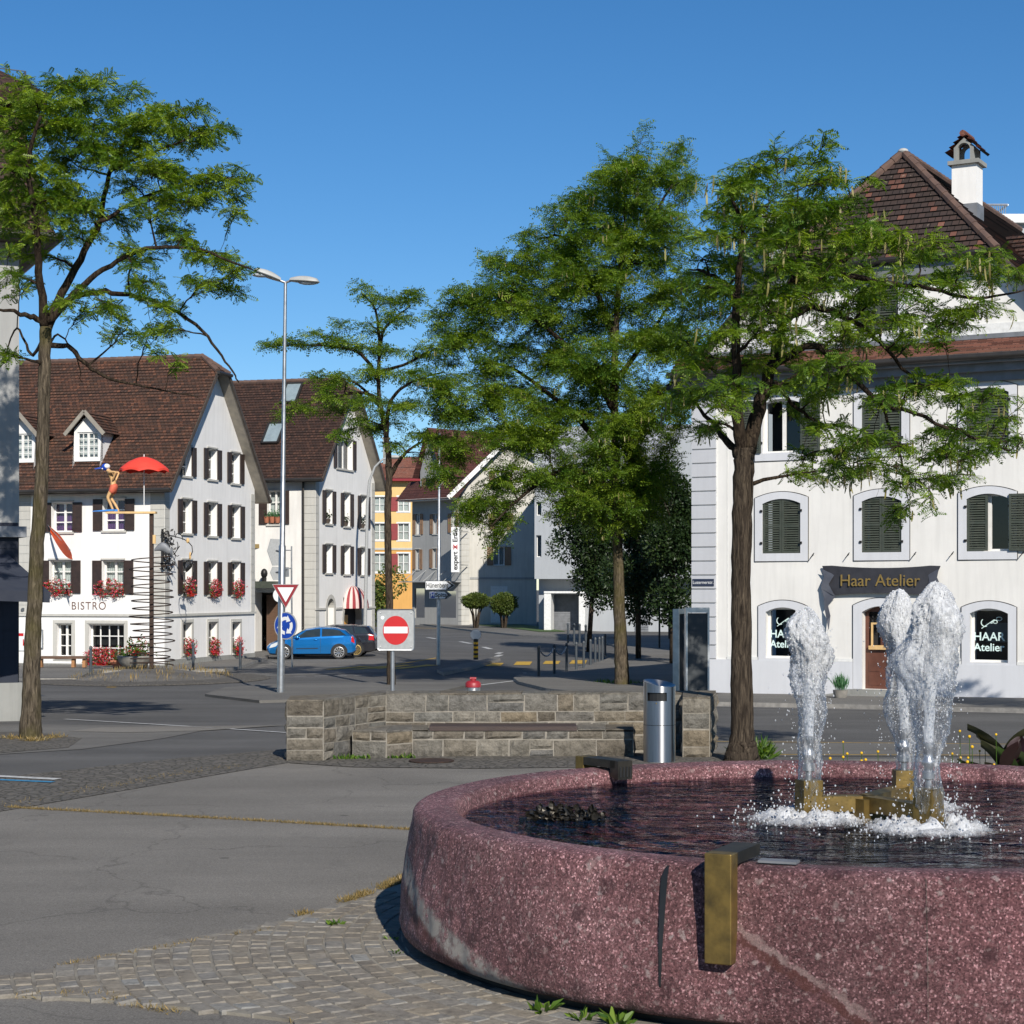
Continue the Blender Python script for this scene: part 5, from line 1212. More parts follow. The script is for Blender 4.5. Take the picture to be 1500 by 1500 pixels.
def locust(label, D, trunk, limbs, pads, leaf=.17, seed=1, dens=1., copies=2, cdepth=2.5, pairs=6, pods=0, bark='bark', group=None, skew=1.0, shade_mul=1., fluff=1.):
    """trunk: (px, py, radius px); limbs: (points px, depth offset at the tip, r0, r1 px); pads: foliage layers (px, py, rx, ry)"""
    r = random.Random(seed); base = G(trunk[0][0], trunk[0][1]); D = base.y; k = D / F
    root = T('honey_locust_tree', label, 'tree', base, group)
    m = MB(); skel = []
    def add_curve(pts, rads, nsub=5, ns=9, jit=0.0):
        P = [Vector(p) for p in pts]; Q = []; RR = []
        for i in range(len(P) - 1):
            p0 = P[max(i - 1, 0)]; p1 = P[i]; p2 = P[i + 1]; p3 = P[min(i + 2, len(P) - 1)]
            for j in range(nsub):
                t = j / nsub
                q = .5 * ((2 * p1) + (p2 - p0) * t + (2 * p0 - 5 * p1 + 4 * p2 - p3) * t * t + (3 * p1 - p0 - 3 * p2 + p3) * t ** 3)
                Q.append(q + Vector((r.gauss(0, jit), r.gauss(0, jit), r.gauss(0, jit)))); RR.append((rads[i] + (rads[i + 1] - rads[i]) * t) * (1 + .07 * mnoise.noise(q * 3)))
        Q.append(P[-1]); RR.append(rads[-1]); m.tube(Q, RR, ns); 
        for q, s in zip(Q, RR): skel.append((q, s))
        return Q
    tp = [W(a, b, D) for a, b, _ in trunk]; tp[0].z = base.z - .1; tr = [c * k for _, _, c in trunk]
    add_curve(tp, tr, 8, 16, .006)
    tm_ = m; tk = m.build('trunk', bark, root, smooth='full', merge=False)
    m = MB(); skel = skel[int(len(skel) * .55):]
    for pts, dy, r0, r1 in limbs:
        P = [W(a, b, D + dy * (i / (len(pts) - 1)) ** 1.0) for i, (a, b) in enumerate(pts)]
        add_curve(P, [(r0 + (r1 - r0) * i / (len(pts) - 1)) * k for i in range(len(pts))], 5, 8, .012)
    cx = trunk[-1][0]
    work = []
    for (px, py, rx, ry) in pads:
        for c in range(copies):
            spread = cdepth * math.sqrt(max(.12, 1 - min(1, abs(px - cx) * k / (cdepth * 1.9)) ** 2))
            dy = 0 if (copies == 1) else ((c + .5) / copies * 2 - 1) * spread * r.uniform(.55, 1.05) * skew
            jx, jy = r.gauss(0, rx * .12 * fluff), r.gauss(0, ry * .35 * fluff)
            if copies == 1: dy = r.uniform(-.35, .35)
            cen = W(px + jx, py + jy, D) + Vector((0, dy, 0)); work.append((abs(px - cx) * k + abs(dy), cen, rx * k * r.uniform(.85, 1.1), ry * k))
    work.sort(key=lambda w_: w_[0])
    pos, dirs, siz, shd = [], [], [], []; podm = MB(); npod = 0
    for _, cen, rx, rz in work:
        best = min(skel, key=lambda s: (s[0] - cen).length + (1.2 * max(0, s[0].z - cen.z + .1)) - 2 * min(s[1], .03))
        a, ra = best; pr = min(ra * .6, .022 + .012 * (cen - a).length)
        br = curve(a, cen, .06, 7, r, .07); rr = [pr + (.006 - pr) * i / 7 for i in range(8)]; m.tube(br, rr, 5, cap=False)
        for q, s in list(zip(br, rr))[2:]: skel.append((q, s))
        nt = max(5, int(11 * dens * (rx / .6)))
        for t in range(nt):
            st = br[r.randint(3, 7)]
            an = r.uniform(0, 2 * math.pi); ra_ = math.sqrt(r.random())
            en = cen + Vector((math.cos(an) * rx * ra_, math.sin(an) * rx * ra_, r.gauss(0, .45 * fluff) * rz - .35 * rz * ra_ * ra_))
            tw = curve(st, en, .08, 6, r, .08); m.tube(tw, [.007, .0065, .006, .005, .004, .0035, .0025], 3, cap=False)
            L = (en - st).length; nl = max(6, int(L / (leaf * .17) * dens)); cs = r.uniform(.0, .5)
            for i in range(nl):
                u = .12 + .88 * (i + r.random()) / nl; j = min(5, int(u * 6)); p = tw[j].lerp(tw[j + 1], u * 6 - j); d = (tw[j + 1] - tw[j]).normalized()
                sd_ = d.cross(Vector((0, 0, 1)));  sd_ = sd_.normalized() if sd_.length > .01 else Vector((1, 0, 0))
                v = d * r.uniform(.1, .8) + sd_ * (1 if i % 2 else -1) * r.uniform(.4, 1.1) + Vector((0, 0, r.gauss(-.12, .38)))
                pos.append(p); dirs.append(v); siz.append(leaf * r.uniform(.65, 1.15)); shd.append((cs + r.uniform(.0, .34)) * shade_mul)
            if pods and r.random() < pods:
                for _ in range(r.randint(1, 4)):
                    p = en + Vector((r.gauss(0, .09), r.gauss(0, .09), -.03)); l = r.uniform(.12, .22); w_ = .013; an = r.uniform(0, 6.28); c_ = Vector((math.cos(an), math.sin(an), 0)); cu = r.uniform(-.35, .35)
                    podm.grid([[p + Vector((0, 0, -l * i / 4)) + Vector((-c_.y, c_.x, 0)) * (l * cu * (i / 4) ** 2) - c_ * w_ * (1 if 0 < i < 4 else .4), p + Vector((0, 0, -l * i / 4)) + Vector((-c_.y, c_.x, 0)) * (l * cu * (i / 4) ** 2) + c_ * w_ * (1 if 0 < i < 4 else .4)] for i in range(5)]); npod += 1
    m.build('branches', 'twig', root, smooth='full')
    build_leaves('crown', pos, dirs, siz, shd, pairs, 'leaf', root, seed=seed)
    if npod: o = podm.build('seed_pods', 'pod', root); o['kind'] = 'stuff'
    return root

locust('tall mossy trunked honey locust at the left edge before the dark slate building', 30,
    [(45, 1082, 19), (45, 1070, 16.5), (47, 990, 12.8), (52, 850, 10.6), (61, 700, 9.8), (65, 560, 9), (67, 480, 8.5)],
    [([(67, 490), (84, 440), (118, 380), (146, 320), (165, 240), (205, 170)], 1.2, 8, 2), ([(66, 480), (58, 400), (52, 320), (40, 240), (60, 170)], -1.2, 7, 2), ([(70, 470), (110, 430), (150, 395), (215, 365), (290, 365), (370, 395)], -.6, 6, 1.2),
     ([(70, 462), (110, 435), (165, 428), (235, 445), (295, 485), (330, 530), (350, 560)], .5, 5, 1), ([(66, 505), (100, 508), (128, 535), (165, 556), (210, 566), (290, 582)], .3, 4.5, .8), ([(63, 470), (40, 462), (15, 455), (-25, 452)], -.6, 5, 1.2), ([(62, 500), (45, 520), (25, 480), (5, 530)], .6, 3, .8), ([(66, 520), (85, 490), (110, 520), (120, 560)], .8, 2, .6),
     ([(140, 330), (190, 300), (250, 275), (330, 260)], .9, 3.5, 1), ([(160, 250), (220, 225), (300, 195)], -.5, 3, 1)],
    [(100, 128, 55, 14), (165, 128, 45, 12), (60, 165, 60, 22), (130, 165, 55, 18), (210, 150, 40, 12), (190, 185, 55, 16), (265, 180, 55, 12), (320, 185, 26, 9), (285, 205, 50, 10), (215, 215, 55, 15), (150, 220, 55, 22), (80, 220, 65, 26), (10, 200, 50, 30), (20, 260, 55, 26), (90, 270, 60, 22), (175, 255, 50, 20), (245, 250, 60, 16), (310, 250, 45, 14), (355, 252, 22, 9), (340, 272, 30, 9), (290, 285, 50, 12), (225, 295, 50, 14), (150, 300, 45, 16), (60, 300, 55, 20), (20, 330, 40, 18), (120, 325, 35, 14), (250, 325, 40, 10), (345, 305, 24, 8), (270, 350, 35, 9), (200, 365, 40, 10), (300, 372, 40, 9), (350, 395, 30, 9), (335, 420, 34, 9), (290, 410, 30, 8), (225, 435, 34, 9), (180, 470, 40, 9), (230, 490, 30, 9), (255, 520, 22, 9), (110, 455, 30, 8), (250, 460, 26, 8), (15, 400, 30, 14), (10, 520, 16, 6), (30, 370, 30, 10), (200, 400, 40, 9), (155, 430, 34, 8), (30, 130, 40, 20), (10, 160, 40, 22), (40, 235, 50, 24), (95, 300, 40, 18), (85, 340, 40, 16), (10, 300, 40, 24), (100, 200, 50, 20), (50, 355, 36, 14)],
    leaf=.17, seed=3, dens=1.15, copies=2, fluff=1.3, cdepth=1.5, bark='bark_m', pairs=6, shade_mul=1.15)
right_tree = locust('honey locust with a forked dark trunk between the stone wall and the salon', 24.5,
    [(1087, 1116, 30), (1087, 1100, 23), (1087, 1075, 18), (1086, 950, 15.5), (1086, 800, 14.5), (1089, 690, 15), (1090, 655, 15)],
    [([(1092, 668), (1112, 600), (1132, 530), (1145, 470), (1160, 405), (1185, 330)], .8, 12, 2.5), ([(1088, 665), (1080, 610), (1078, 540), (1080, 430), (1086, 340), (1072, 285)], -.8, 10, 2), ([(1084, 668), (1062, 642), (1040, 615), (1005, 580)], 1., 7, 1.5),
     ([(1134, 535), (1190, 505), (1235, 540), (1290, 590), (1340, 605), (1420, 640), (1480, 660)], -.6, 6, 1.3), ([(1146, 470), (1190, 450), (1240, 465), (1290, 500), (1345, 560), (1400, 575)], .6, 6, 1.2), ([(1160, 410), (1225, 400), (1290, 415), (1345, 420), (1430, 436), (1500, 425)], -.4, 6, 1.2),
     ([(1165, 395), (1225, 385), (1275, 350), (1300, 320)], .8, 5, 1), ([(1080, 430), (1040, 400), (1010, 395)], .4, 5, 1), ([(1290, 590), (1310, 640), (1325, 690), (1330, 740)], .1, 2.5, .6), ([(1135, 560), (1170, 600), (1215, 625), (1260, 650)], .9, 3.5, .8)],
    [(1075, 262, 45, 13), (1130, 250, 45, 13), (1190, 238, 30, 9), (1160, 275, 50, 15), (1060, 300, 45, 18), (1110, 310, 50, 18), (1210, 290, 45, 14), (1245, 285, 26, 9), (1215, 325, 55, 16), (1155, 335, 50, 16), (1065, 345, 50, 18), (1030, 380, 40, 16), (1085, 390, 50, 18), (1140, 385, 50, 18), (1270, 345, 40, 14), (1300, 375, 50, 14), (1350, 375, 40, 12), (1390, 395, 45, 12), (1440, 385, 36, 10), (1470, 405, 26, 9), (1210, 375, 50, 16),
     (1050, 440, 45, 20), (1110, 450, 50, 18), (1170, 440, 50, 16), (1240, 435, 50, 15), (1300, 440, 45, 14), (1360, 445, 40, 12), (1420, 452, 40, 11), (1390, 470, 34, 10), (1040, 510, 45, 20), (1100, 520, 45, 18), (1160, 500, 45, 15), (1225, 490, 45, 15), (1290, 490, 40, 13), (1345, 500, 40, 12), (1030, 580, 40, 18), (1070, 580, 36, 16), (1240, 550, 40, 14), (1200, 575, 40, 14), (1310, 560, 36, 13), (1370, 560, 44, 14), (1420, 585, 44, 15), (1460, 615, 34, 14), (1390, 615, 45, 14), (1440, 650, 36, 14), (1480, 645, 24, 14), (1370, 650, 36, 12), (1410, 670, 26, 10),
     (1200, 640, 40, 13), (1255, 655, 45, 13), (1310, 655, 36, 13), (1210, 690, 32, 9), (1270, 690, 40, 10), (1325, 700, 24, 12), (1330, 740, 14, 14), (1400, 705, 22, 8), (1045, 620, 24, 9), (1360, 700, 25, 9), (1100, 350, 50, 20), (1180, 310, 50, 18), (1240, 350, 45, 16), (1120, 420, 45, 18), (1200, 410, 45, 16), (1000, 560, 36, 18), (1010, 500, 36, 20), (1015, 430, 34, 18), (1110, 480, 40, 16), (1190, 540, 40, 14), (1270, 600, 40, 14), (1150, 560, 30, 14)],
    leaf=.15, seed=11, dens=1.1, copies=3, fluff=1.25, cdepth=2.2, pods=.13, pairs=6)
locust('broad dense honey locust with pale seed pods on the far pavement behind the bollards', 57,
    [(911, 1007, 14), (911, 1000, 11.5), (910, 960, 10), (906, 850, 8), (903, 720, 6.5), (900, 600, 5.5), (902, 480, 4.5), (915, 330, 3)],
    [([(903, 690), (870, 640), (820, 590), (750, 540), (690, 530)], 1, 6, 1.2), ([(902, 640), (940, 600), (985, 560), (1020, 540)], -1, 6, 1.2), ([(900, 600), (860, 540), (800, 480), (740, 440)], -1.2, 6, 1.2), ([(901, 560), (945, 500), (985, 440)], 1., 5, 1.2), ([(902, 500), (870, 420), (830, 350), (790, 350)], .8, 5, 1), ([(908, 420), (950, 330), (985, 270)], -.6, 4, 1), ([(904, 720), (850, 690), (800, 700), (750, 740), (720, 770)], -1.5, 5, 1), ([(903, 740), (940, 700), (975, 690)], 1., 4, 1)],
    [(935, 215, 16, 22), (985, 225, 26, 9), (915, 250, 36, 18), (960, 265, 50, 18), (1000, 275, 30, 14), (870, 275, 40, 16), (840, 300, 34, 12), (905, 300, 60, 22), (965, 315, 60, 22), (845, 335, 50, 18), (810, 335, 30, 12), (900, 350, 65, 24), (970, 370, 60, 24), (830, 375, 60, 20), (770, 350, 24, 8), (765, 390, 45, 16), (725, 375, 24, 8), (820, 415, 65, 24), (900, 410, 70, 26), (975, 430, 55, 26), (745, 430, 55, 20), (695, 425, 36, 10), (670, 445, 30, 12), (710, 470, 50, 18), (790, 470, 65, 24), (870, 480, 70, 26), (950, 490, 65, 26), (1000, 510, 40, 26),
     (670, 500, 45, 16), (735, 520, 60, 22), (815, 530, 65, 24), (895, 545, 70, 26), (970, 555, 55, 26), (660, 560, 45, 18), (725, 580, 60, 22), (800, 590, 65, 24), (880, 605, 65, 26), (950, 620, 60, 26), (1000, 600, 36, 26), (665, 615, 45, 18), (730, 640, 55, 20), (800, 650, 60, 22), (870, 665, 55, 24), (940, 680, 50, 24), (985, 670, 30, 20), (670, 670, 36, 14), (730, 695, 45, 18), (790, 705, 50, 20), (850, 715, 45, 18), (930, 735, 36, 16), (960, 720, 30, 16), (700, 735, 40, 16), (750, 745, 36, 16), (880, 745, 30, 16), (735, 785, 24, 14), (690, 765, 26, 12), (645, 700, 30, 10), (970, 755, 16, 10), (820, 750, 22, 10), (905, 640, 50, 24), (905, 690, 45, 22), (900, 725, 34, 18), (870, 735, 34, 14), (935, 705, 40, 18), (885, 770, 20, 12), (925, 765, 22, 12), (830, 690, 40, 18)],
    fluff=1.75, leaf=.25, seed=21, dens=1.15, copies=3, cdepth=2.9, pods=.12, bark='bark_m', pairs=4)
locust('slender small honey locust behind the no entry sign', 57,
    [(573, 1006, 7), (572, 940, 5.6), (569, 830, 5.2), (568, 745, 5), (570, 690, 5), (566, 640, 3.6), (555, 575, 3), (556, 500, 2.4)],
    [([(570, 700), (585, 675), (605, 655), (640, 640)], .5, 4, 1), ([(566, 640), (572, 590), (600, 560), (650, 545)], -.5, 3.5, 1), ([(556, 560), (530, 520), (490, 508), (430, 505), (390, 508)], .3, 3, .8), ([(555, 520), (565, 480), (600, 450)], .4, 3, .8), ([(556, 500), (550, 455), (530, 430)], -.3, 2.5, .8), ([(555, 585), (525, 575), (470, 585), (420, 600)], -.4, 3, .8), ([(557, 545), (600, 530), (650, 505)], .4, 3, .8), ([(560, 600), (520, 560), (470, 550)], .5, 2.5, .8)],
    [(530, 425, 26, 10), (570, 440, 32, 10), (610, 430, 32, 10), (640, 450, 32, 12), (585, 465, 40, 12), (650, 480, 30, 12), (500, 470, 18, 12), (545, 480, 26, 9), (470, 497, 34, 9), (420, 505, 32, 9), (395, 508, 18, 6), (510, 505, 40, 10), (570, 510, 36, 10), (620, 520, 40, 12), (660, 520, 30, 12), (550, 545, 44, 12), (500, 555, 34, 9), (610, 555, 45, 14), (655, 560, 30, 14), (460, 550, 20, 6), (540, 585, 45, 12), (490, 590, 40, 10), (440, 595, 34, 9), (600, 590, 40, 14), (650, 600, 30, 14), (415, 606, 18, 7), (570, 615, 40, 12), (620, 630, 36, 14), (530, 620, 36, 10), (650, 640, 26, 12), (500, 640, 24, 7), (580, 650, 22, 10), (625, 660, 20, 9), (480, 565, 26, 8)],
    leaf=.26, seed=31, dens=.95, copies=2, cdepth=1.6, pairs=4)

# ------------------------------------------------------------------ dense clipped trees and shrubs
def leaf_mass(lv, blobs, n, size, r, lo=0., hi=.8):
    tot = sum(b[1][0] * b[1][1] * b[1][2] for b in blobs)
    for c, rr in blobs:
        for _ in range(int(n * rr[0] * rr[1] * rr[2] / tot)):
            v = Vector((r.gauss(0, 1), r.gauss(0, 1), r.gauss(0, 1))).normalized() * (r.random() ** .28)
            w_ = 1 + .22 * mnoise.noise(Vector((v.x * 3 + c[0], v.y * 3, v.z * 3 + c[2])))
            p = Vector(c) + Vector((v.x * rr[0], v.y * rr[1], v.z * rr[2])) * w_
            d = (v + Vector((r.gauss(0, .6), r.gauss(0, .6), r.gauss(.1, .6)))); sh_ = lo + (hi - lo) * (.5 + .5 * mnoise.noise(p * 1.7)) * r.uniform(.5, 1.2)
            lv.blade(p, size * r.uniform(.6, 1.3), r, sh_, d=d, wid=.6)
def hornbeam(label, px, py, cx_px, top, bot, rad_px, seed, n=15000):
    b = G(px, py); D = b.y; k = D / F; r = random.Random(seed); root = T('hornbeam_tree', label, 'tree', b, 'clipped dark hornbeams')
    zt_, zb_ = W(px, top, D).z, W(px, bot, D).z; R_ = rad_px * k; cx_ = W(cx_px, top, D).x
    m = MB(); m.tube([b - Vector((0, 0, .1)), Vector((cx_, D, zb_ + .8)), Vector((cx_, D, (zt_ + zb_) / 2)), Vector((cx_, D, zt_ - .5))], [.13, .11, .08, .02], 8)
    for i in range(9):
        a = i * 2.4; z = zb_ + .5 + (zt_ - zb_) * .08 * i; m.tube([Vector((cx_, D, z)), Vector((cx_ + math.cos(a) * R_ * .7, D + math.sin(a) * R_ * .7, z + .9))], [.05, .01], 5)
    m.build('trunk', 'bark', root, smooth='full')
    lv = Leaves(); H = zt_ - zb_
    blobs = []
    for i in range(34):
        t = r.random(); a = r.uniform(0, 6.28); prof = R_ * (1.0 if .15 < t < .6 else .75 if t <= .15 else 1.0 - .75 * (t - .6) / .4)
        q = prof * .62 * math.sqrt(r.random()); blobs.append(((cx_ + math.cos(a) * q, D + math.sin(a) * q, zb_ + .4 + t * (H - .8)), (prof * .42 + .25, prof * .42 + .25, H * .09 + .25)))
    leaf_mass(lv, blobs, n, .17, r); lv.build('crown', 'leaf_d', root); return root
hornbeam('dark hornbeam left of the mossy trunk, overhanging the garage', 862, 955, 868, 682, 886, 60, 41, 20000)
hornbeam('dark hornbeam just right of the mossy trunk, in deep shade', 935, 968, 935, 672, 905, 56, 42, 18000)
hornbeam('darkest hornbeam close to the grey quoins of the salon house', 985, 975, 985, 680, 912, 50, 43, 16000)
def topiary(label, px, py, cy, rx, ry, seed):
    b = G(px, py); D = b.y; k = D / F; r = random.Random(seed); root = T('topiary_shrub', label, 'shrub', b, 'clipped dome shrubs on the lawn')
    c = W(px, cy, D); m = MB()
    for i in range(5): a = i * 1.26 + .3; m.tube([b + Vector((math.cos(a) * .12, math.sin(a) * .12, -.05)), b.lerp(c, .5) + Vector((math.cos(a) * .25, math.sin(a) * .25, 0)), c + Vector((math.cos(a) * rx * k * .6, math.sin(a) * rx * k * .5, -.1))], [.07, .06, .03], 6)
    m.build('stems', 'bark', root); lv = Leaves()
    leaf_mass(lv, [(c, (rx * k, rx * k, ry * k)), (c, (rx * k * .93, rx * k * .93, ry * k * .93)), (c + Vector((0, 0, -.1)), (rx * k * .8, rx * k * .8, ry * k * .8))], 9000, .13, r, .1, .95); lv.build('crown', 'leaf_t', root)
topiary('flat domed clipped shrub in front of the white shop wall, left one', 697, 922, 880, 21, 11, 51)
topiary('round clipped shrub in front of the white shop wall, right one', 738, 922, 884, 20, 16, 52)
b = G(556, 918); root = T('leafy_bush', 'green bush below the orange wall of the yellow house', 'bush', b); lv = Leaves(); r = random.Random(5); k = b.y / F
cb_ = W(556, 880, b.y); leaf_mass(lv, [(cb_ + Vector((r.gauss(0, .8), r.gauss(0, .5), r.gauss(0, 1.1))), (1.2, 1., 1.3)) for _ in range(8)], 4500, .24, r, .2, .9); lv.build('leaves', 'leaf_t', root)
m = MB(); m.tube([b, cb_], [.12, .05], 6); m.build('stems', 'bark', root)
# ================================================================== GROUND OVERLAYS
ground_poly('plaza', [(-300, 1210), (0, 1183), (420, 1113), (520, 1122), (700, 1122), (1060, 1122), (1120, 1116), (1300, 1112), (1900, 1112), (2600, 1500), (2600, 2600), (-1200, 2600)], 'plaza', .006)
ground_poly('cobble_strip', [(-320, 1170), (0, 1140), (330, 1106), (420, 1098), (430, 1117), (0, 1190), (-320, 1230)], 'smallsetts', .012)
ground_poly('cobble_border', [(420, 1112), (520, 1109), (700, 1106), (1060, 1104), (1110, 1104), (1110, 1122), (700, 1127), (520, 1125), (425, 1119)], 'smallsetts', .014)
# left tree pit, island cobbles, pavements
ground_poly('tree_pit', [(-60, 1075), (40, 1072), (120, 1082), (100, 1096), (0, 1104), (-90, 1100)], 'smallsetts', .012)
ground_poly('near_pavement', [(-400, 1060), (90, 1062), (330, 1064), (240, 1082), (120, 1098), (-100, 1112), (-400, 1120)], 'pave', .007)
ground_poly('bistro_pavement', [(-100, 990), (40, 998), (112, 998), (128, 990), (150, 986), (330, 984), (345, 981), (392, 965), (398, 955), (372, 950), (240, 960), (-100, 960)], 'pave', .1, drop=.12)
ground_poly('salon_pavement', [(1036, 1005), (1034, 1034), (1240, 1038), (1500, 1045), (1800, 1052), (1900, 1000), (1500, 1000), (1100, 1000)], 'pave', .1, drop=.14)
ground_poly('far_pavement', [(760, 1003), (752, 997), (762, 991), (800, 987), (870, 975), (900, 964), (905, 950), (870, 936), (1100, 936), (1150, 1010), (1045, 1022), (1000, 1030), (960, 1026), (860, 1020), (800, 1013)], 'pave', .1, drop=.13)
ground_poly('shop_pavement', [(560, 913), (620, 916), (690, 925), (760, 932), (830, 936), (905, 938), (905, 928), (830, 925), (740, 920), (680, 911), (560, 904)], 'pave', .1, drop=.12)
ground_poly('lawn', [(700, 918), (745, 922), (790, 928), (830, 928), (790, 920), (740, 914), (700, 912)], 'grass', .13)
ground_poly('near_strip', [(1040, 1090), (1200, 1089), (1700, 1092), (1800, 1108), (1120, 1108), (1046, 1106)], 'pave', .008)
ground_poly('parking_bay', [(392, 968), (560, 964), (590, 975), (560, 985), (350, 992), (330, 992)], 'pave', .006)
ground_poly('traffic_island', [(640, 985), (672, 977), (712, 969), (726, 965), (733, 968), (715, 974), (672, 985), (650, 990)], 'pave', .11, drop=.12)
ground_poly('lamp_island', [(300, 1020), (330, 1010), (400, 1005), (560, 1002), (700, 1003), (640, 1017), (520, 1026), (380, 1030)], 'pave', .07, drop=.08, sidemat='pave')
# roundabout island: gravel mound with a sett apron
ic = G(222, 995); m = MB(); rows = []
for i in range(9):
    t = i / 8; rr_ = 2.7 * (1 - t); rows.append([(ic.x + rr_ * math.cos(a), ic.y + rr_ * math.sin(a) * 1.5, zg(ic.y + rr_ * math.sin(a) * 1.5) + .04 + .32 * math.sin(t * math.pi / 2) ** 1.2 + .02 * mnoise.noise(Vector((rr_ * math.cos(a), rr_ * math.sin(a), 0)) * 2)) for a in np.linspace(0, 2 * math.pi, 49)[:-1]])
m.grid(rows, True); struct(m.build('roundabout_island', 'gravel', smooth=True))
m = MB(); m.grid([[(ic.x + rr_ * math.cos(a), ic.y + rr_ * 1.5 * math.sin(a), zg(ic.y + rr_ * 1.5 * math.sin(a)) + dz) for a in np.linspace(0, 2 * math.pi, 65)[:-1]] for rr_, dz in ((4.0, .012), (3.9, .05), (2.6, .07))], True); struct(m.build('island_apron', 'smallsetts'))
lv = Leaves(); r = random.Random(77)
for i in range(1500):
    a = r.uniform(0, 6.28); q = 2.7 * math.sqrt(r.random()); x, y = ic.x + q * math.cos(a), ic.y + q * 1.5 * math.sin(a)
    if mnoise.noise(Vector((x * .8, y * .8, 4))) < -.05 and q < 2.4: continue
    h = r.uniform(.06, .2) * (1.7 if x > ic.x and r.random() < .25 else 1); lv.blade(Vector((x, y, zg(y) + .06 + .3 * (1 - (q / 2.7) ** 2))), h, r, r.random() * .8, d=Vector((r.gauss(0, .25), r.gauss(0, .25), 1)), wid=.1)
o = lv.build('dry_grass', 'dry', loc=ic); tag(o, 'dry straggly grass on the roundabout mound around the iron spiral', 'grass', kind='stuff')
# road paint
for i, (x0, x1) in enumerate([(348, 366), (374, 392), (431, 448), (461, 480), (490, 508), (520, 536), (546, 560)]): line_px('road_marking', (x0, 991.5 - .006 * (x0 - 350)), (x1, 991.3 - .006 * (x0 - 350)), .14, 'road_white')
for a, b in (((482, 981), (540, 976)), ((518, 981), (566, 976)), ((548, 980), (600, 974)), ((580, 980), (632, 974))): line_px('crossing_stripe', a, b, .5, 'road_yellow')
line_px('yellow_line', (566, 976), (640, 964), .14, 'road_yellow'); line_px('yellow_line', (600, 977.5), (640, 975), .16, 'road_yellow')
for q in ([(717, 971.5), (738, 971.5), (733, 976), (711, 976)], [(757, 969.5), (780, 969.5), (776, 974.5), (752, 974.5)], [(799, 968.5), (821, 968.5), (818, 973), (795, 973)], [(838, 967.5), (860, 967.5), (858, 972.5), (834, 972.5)]): ground_poly('crossing_stripe', q, 'road_yellow', .014)
line_px('road_marking', (702, 1004), (760, 997), .18, 'road_white'); line_px('road_marking', (625, 1010), (680, 1007), .22, 'road_white'); line_px('road_marking', (767, 986), (797, 990), .14, 'road_white')
for a, b in (((626, 934), (639, 936)), ((674, 940), (690, 943)), ((708, 948), (719, 951)), ((707, 968), (718, 965.5)), ((719, 965), (726, 963)), ((727, 962), (734, 959.5)), ((728, 958), (734, 956))): line_px('road_marking', a, b, .28, 'road_white')
line_px('road_marking', (555, 948), (600, 946), .2, 'road_white'); line_px('yellow_line', (590, 919), (640, 921), .2, 'road_yellow')
line_px('road_marking', (420, 1074), (300, 1066), .12, 'road_white'); line_px('road_marking', (300, 1066), (95, 1054), .12, 'road_white')
line_px('parking_line', (-60, 1136), (85, 1143.5), .16, 'road_white', .02); line_px('parking_line', (-60, 1141.5), (78, 1147.5), .12, 'road_blue', .018)
line_px('yellow_line', (1046, 1087), (1700, 1093), .07, 'road_yellow'); line_px('yellow_line', (1046, 1106), (1700, 1108), .07, 'road_yellow'); line_px('yellow_line', (1046, 1036), (1500, 1046), .1, 'kerb', .02)
line_px('road_marking', (156, 1007), (170, 1007), .3, 'road_yellow')
ground_poly('road_patch', [(100, 1072), (150, 1066), (330, 1064), (420, 1063), (300, 1071), (190, 1074)], 'plaza', .012)
def manhole(name, px, py, rr_):
    c = G(px, py, .02); m = MB(); m.lathe([(rr_, 0), (rr_, .012), (rr_ * .9, .012), (rr_ * .88, .008), (0.0, .008)], c, 24); struct(m.build(name, 'rust'))
manhole('manhole_cover', 632, 1117, .3); manhole('manhole_cover', 925, 1021, .35); 
# asphalt joint with dry grass across the plaza, and other tufts
def tufts(name, label, pts, n, h, width, mats, seed, dens_fn=None, cat='grass', wid=.12):
    r = random.Random(seed); P = [G(*p) for p in pts]; seg = [(a, b, (b - a).length) for a, b in zip(P, P[1:])]; tot = sum(s[2] for s in seg); lv = Leaves()
    for _ in range(n):
        t = r.random() * tot
        for a, b, l in seg:
            if t <= l: break
            t -= l
        p = a.lerp(b, t / l)
        if mnoise.noise(p * 1.9 + Vector((seed, 0, 0))) < (-.12 if seed != 3 else -.3 - .5 * r.random()): continue
        for _ in range(r.randint(2, 5)):
            q = p + Vector((r.gauss(0, width), r.gauss(0, width), 0)); q.z = zg(q.y) + .005; hh = h * r.uniform(.4, 1.2)
            lv.blade(q, hh, r, r.random() * .8, d=Vector((r.gauss(0, .7), r.gauss(0, .7), .8)), wid=wid)
    return tag(lv.build(name, mats, loc=P[0]), label, cat, kind='stuff')
tufts('joint_grass', 'thin line of dry grass in the asphalt joint across the plaza', [(10, 1184), (200, 1194), (330, 1201), (605, 1217)], 1300, .04, .016, 'dry', 3)
tufts('edge_grass', 'straw coloured grass along the edge of the setts beside the fountain', [(596, 1288), (560, 1304), (500, 1327), (440, 1345)], 700, .06, .03, 'dry', 4)
tufts('edge_grass', 'sparse dry grass along the far edge of the sett paving, bottom left', [(400, 1365), (300, 1382), (200, 1400), (100, 1417), (20, 1434)], 300, .045, .02, 'dry', 5)
tufts('sett_grass', 'dry tufts between the lowest setts at the bottom left', [(20, 1462), (140, 1462), (230, 1482), (360, 1496), (440, 1498)], 300, .045, .035, 'dry', 6)
tufts('strip_grass', 'dry grass on the dark cobble strip at the left of the plaza', [(0, 1182), (120, 1160), (250, 1136), (420, 1112)], 260, .035, .1, 'dry', 7)
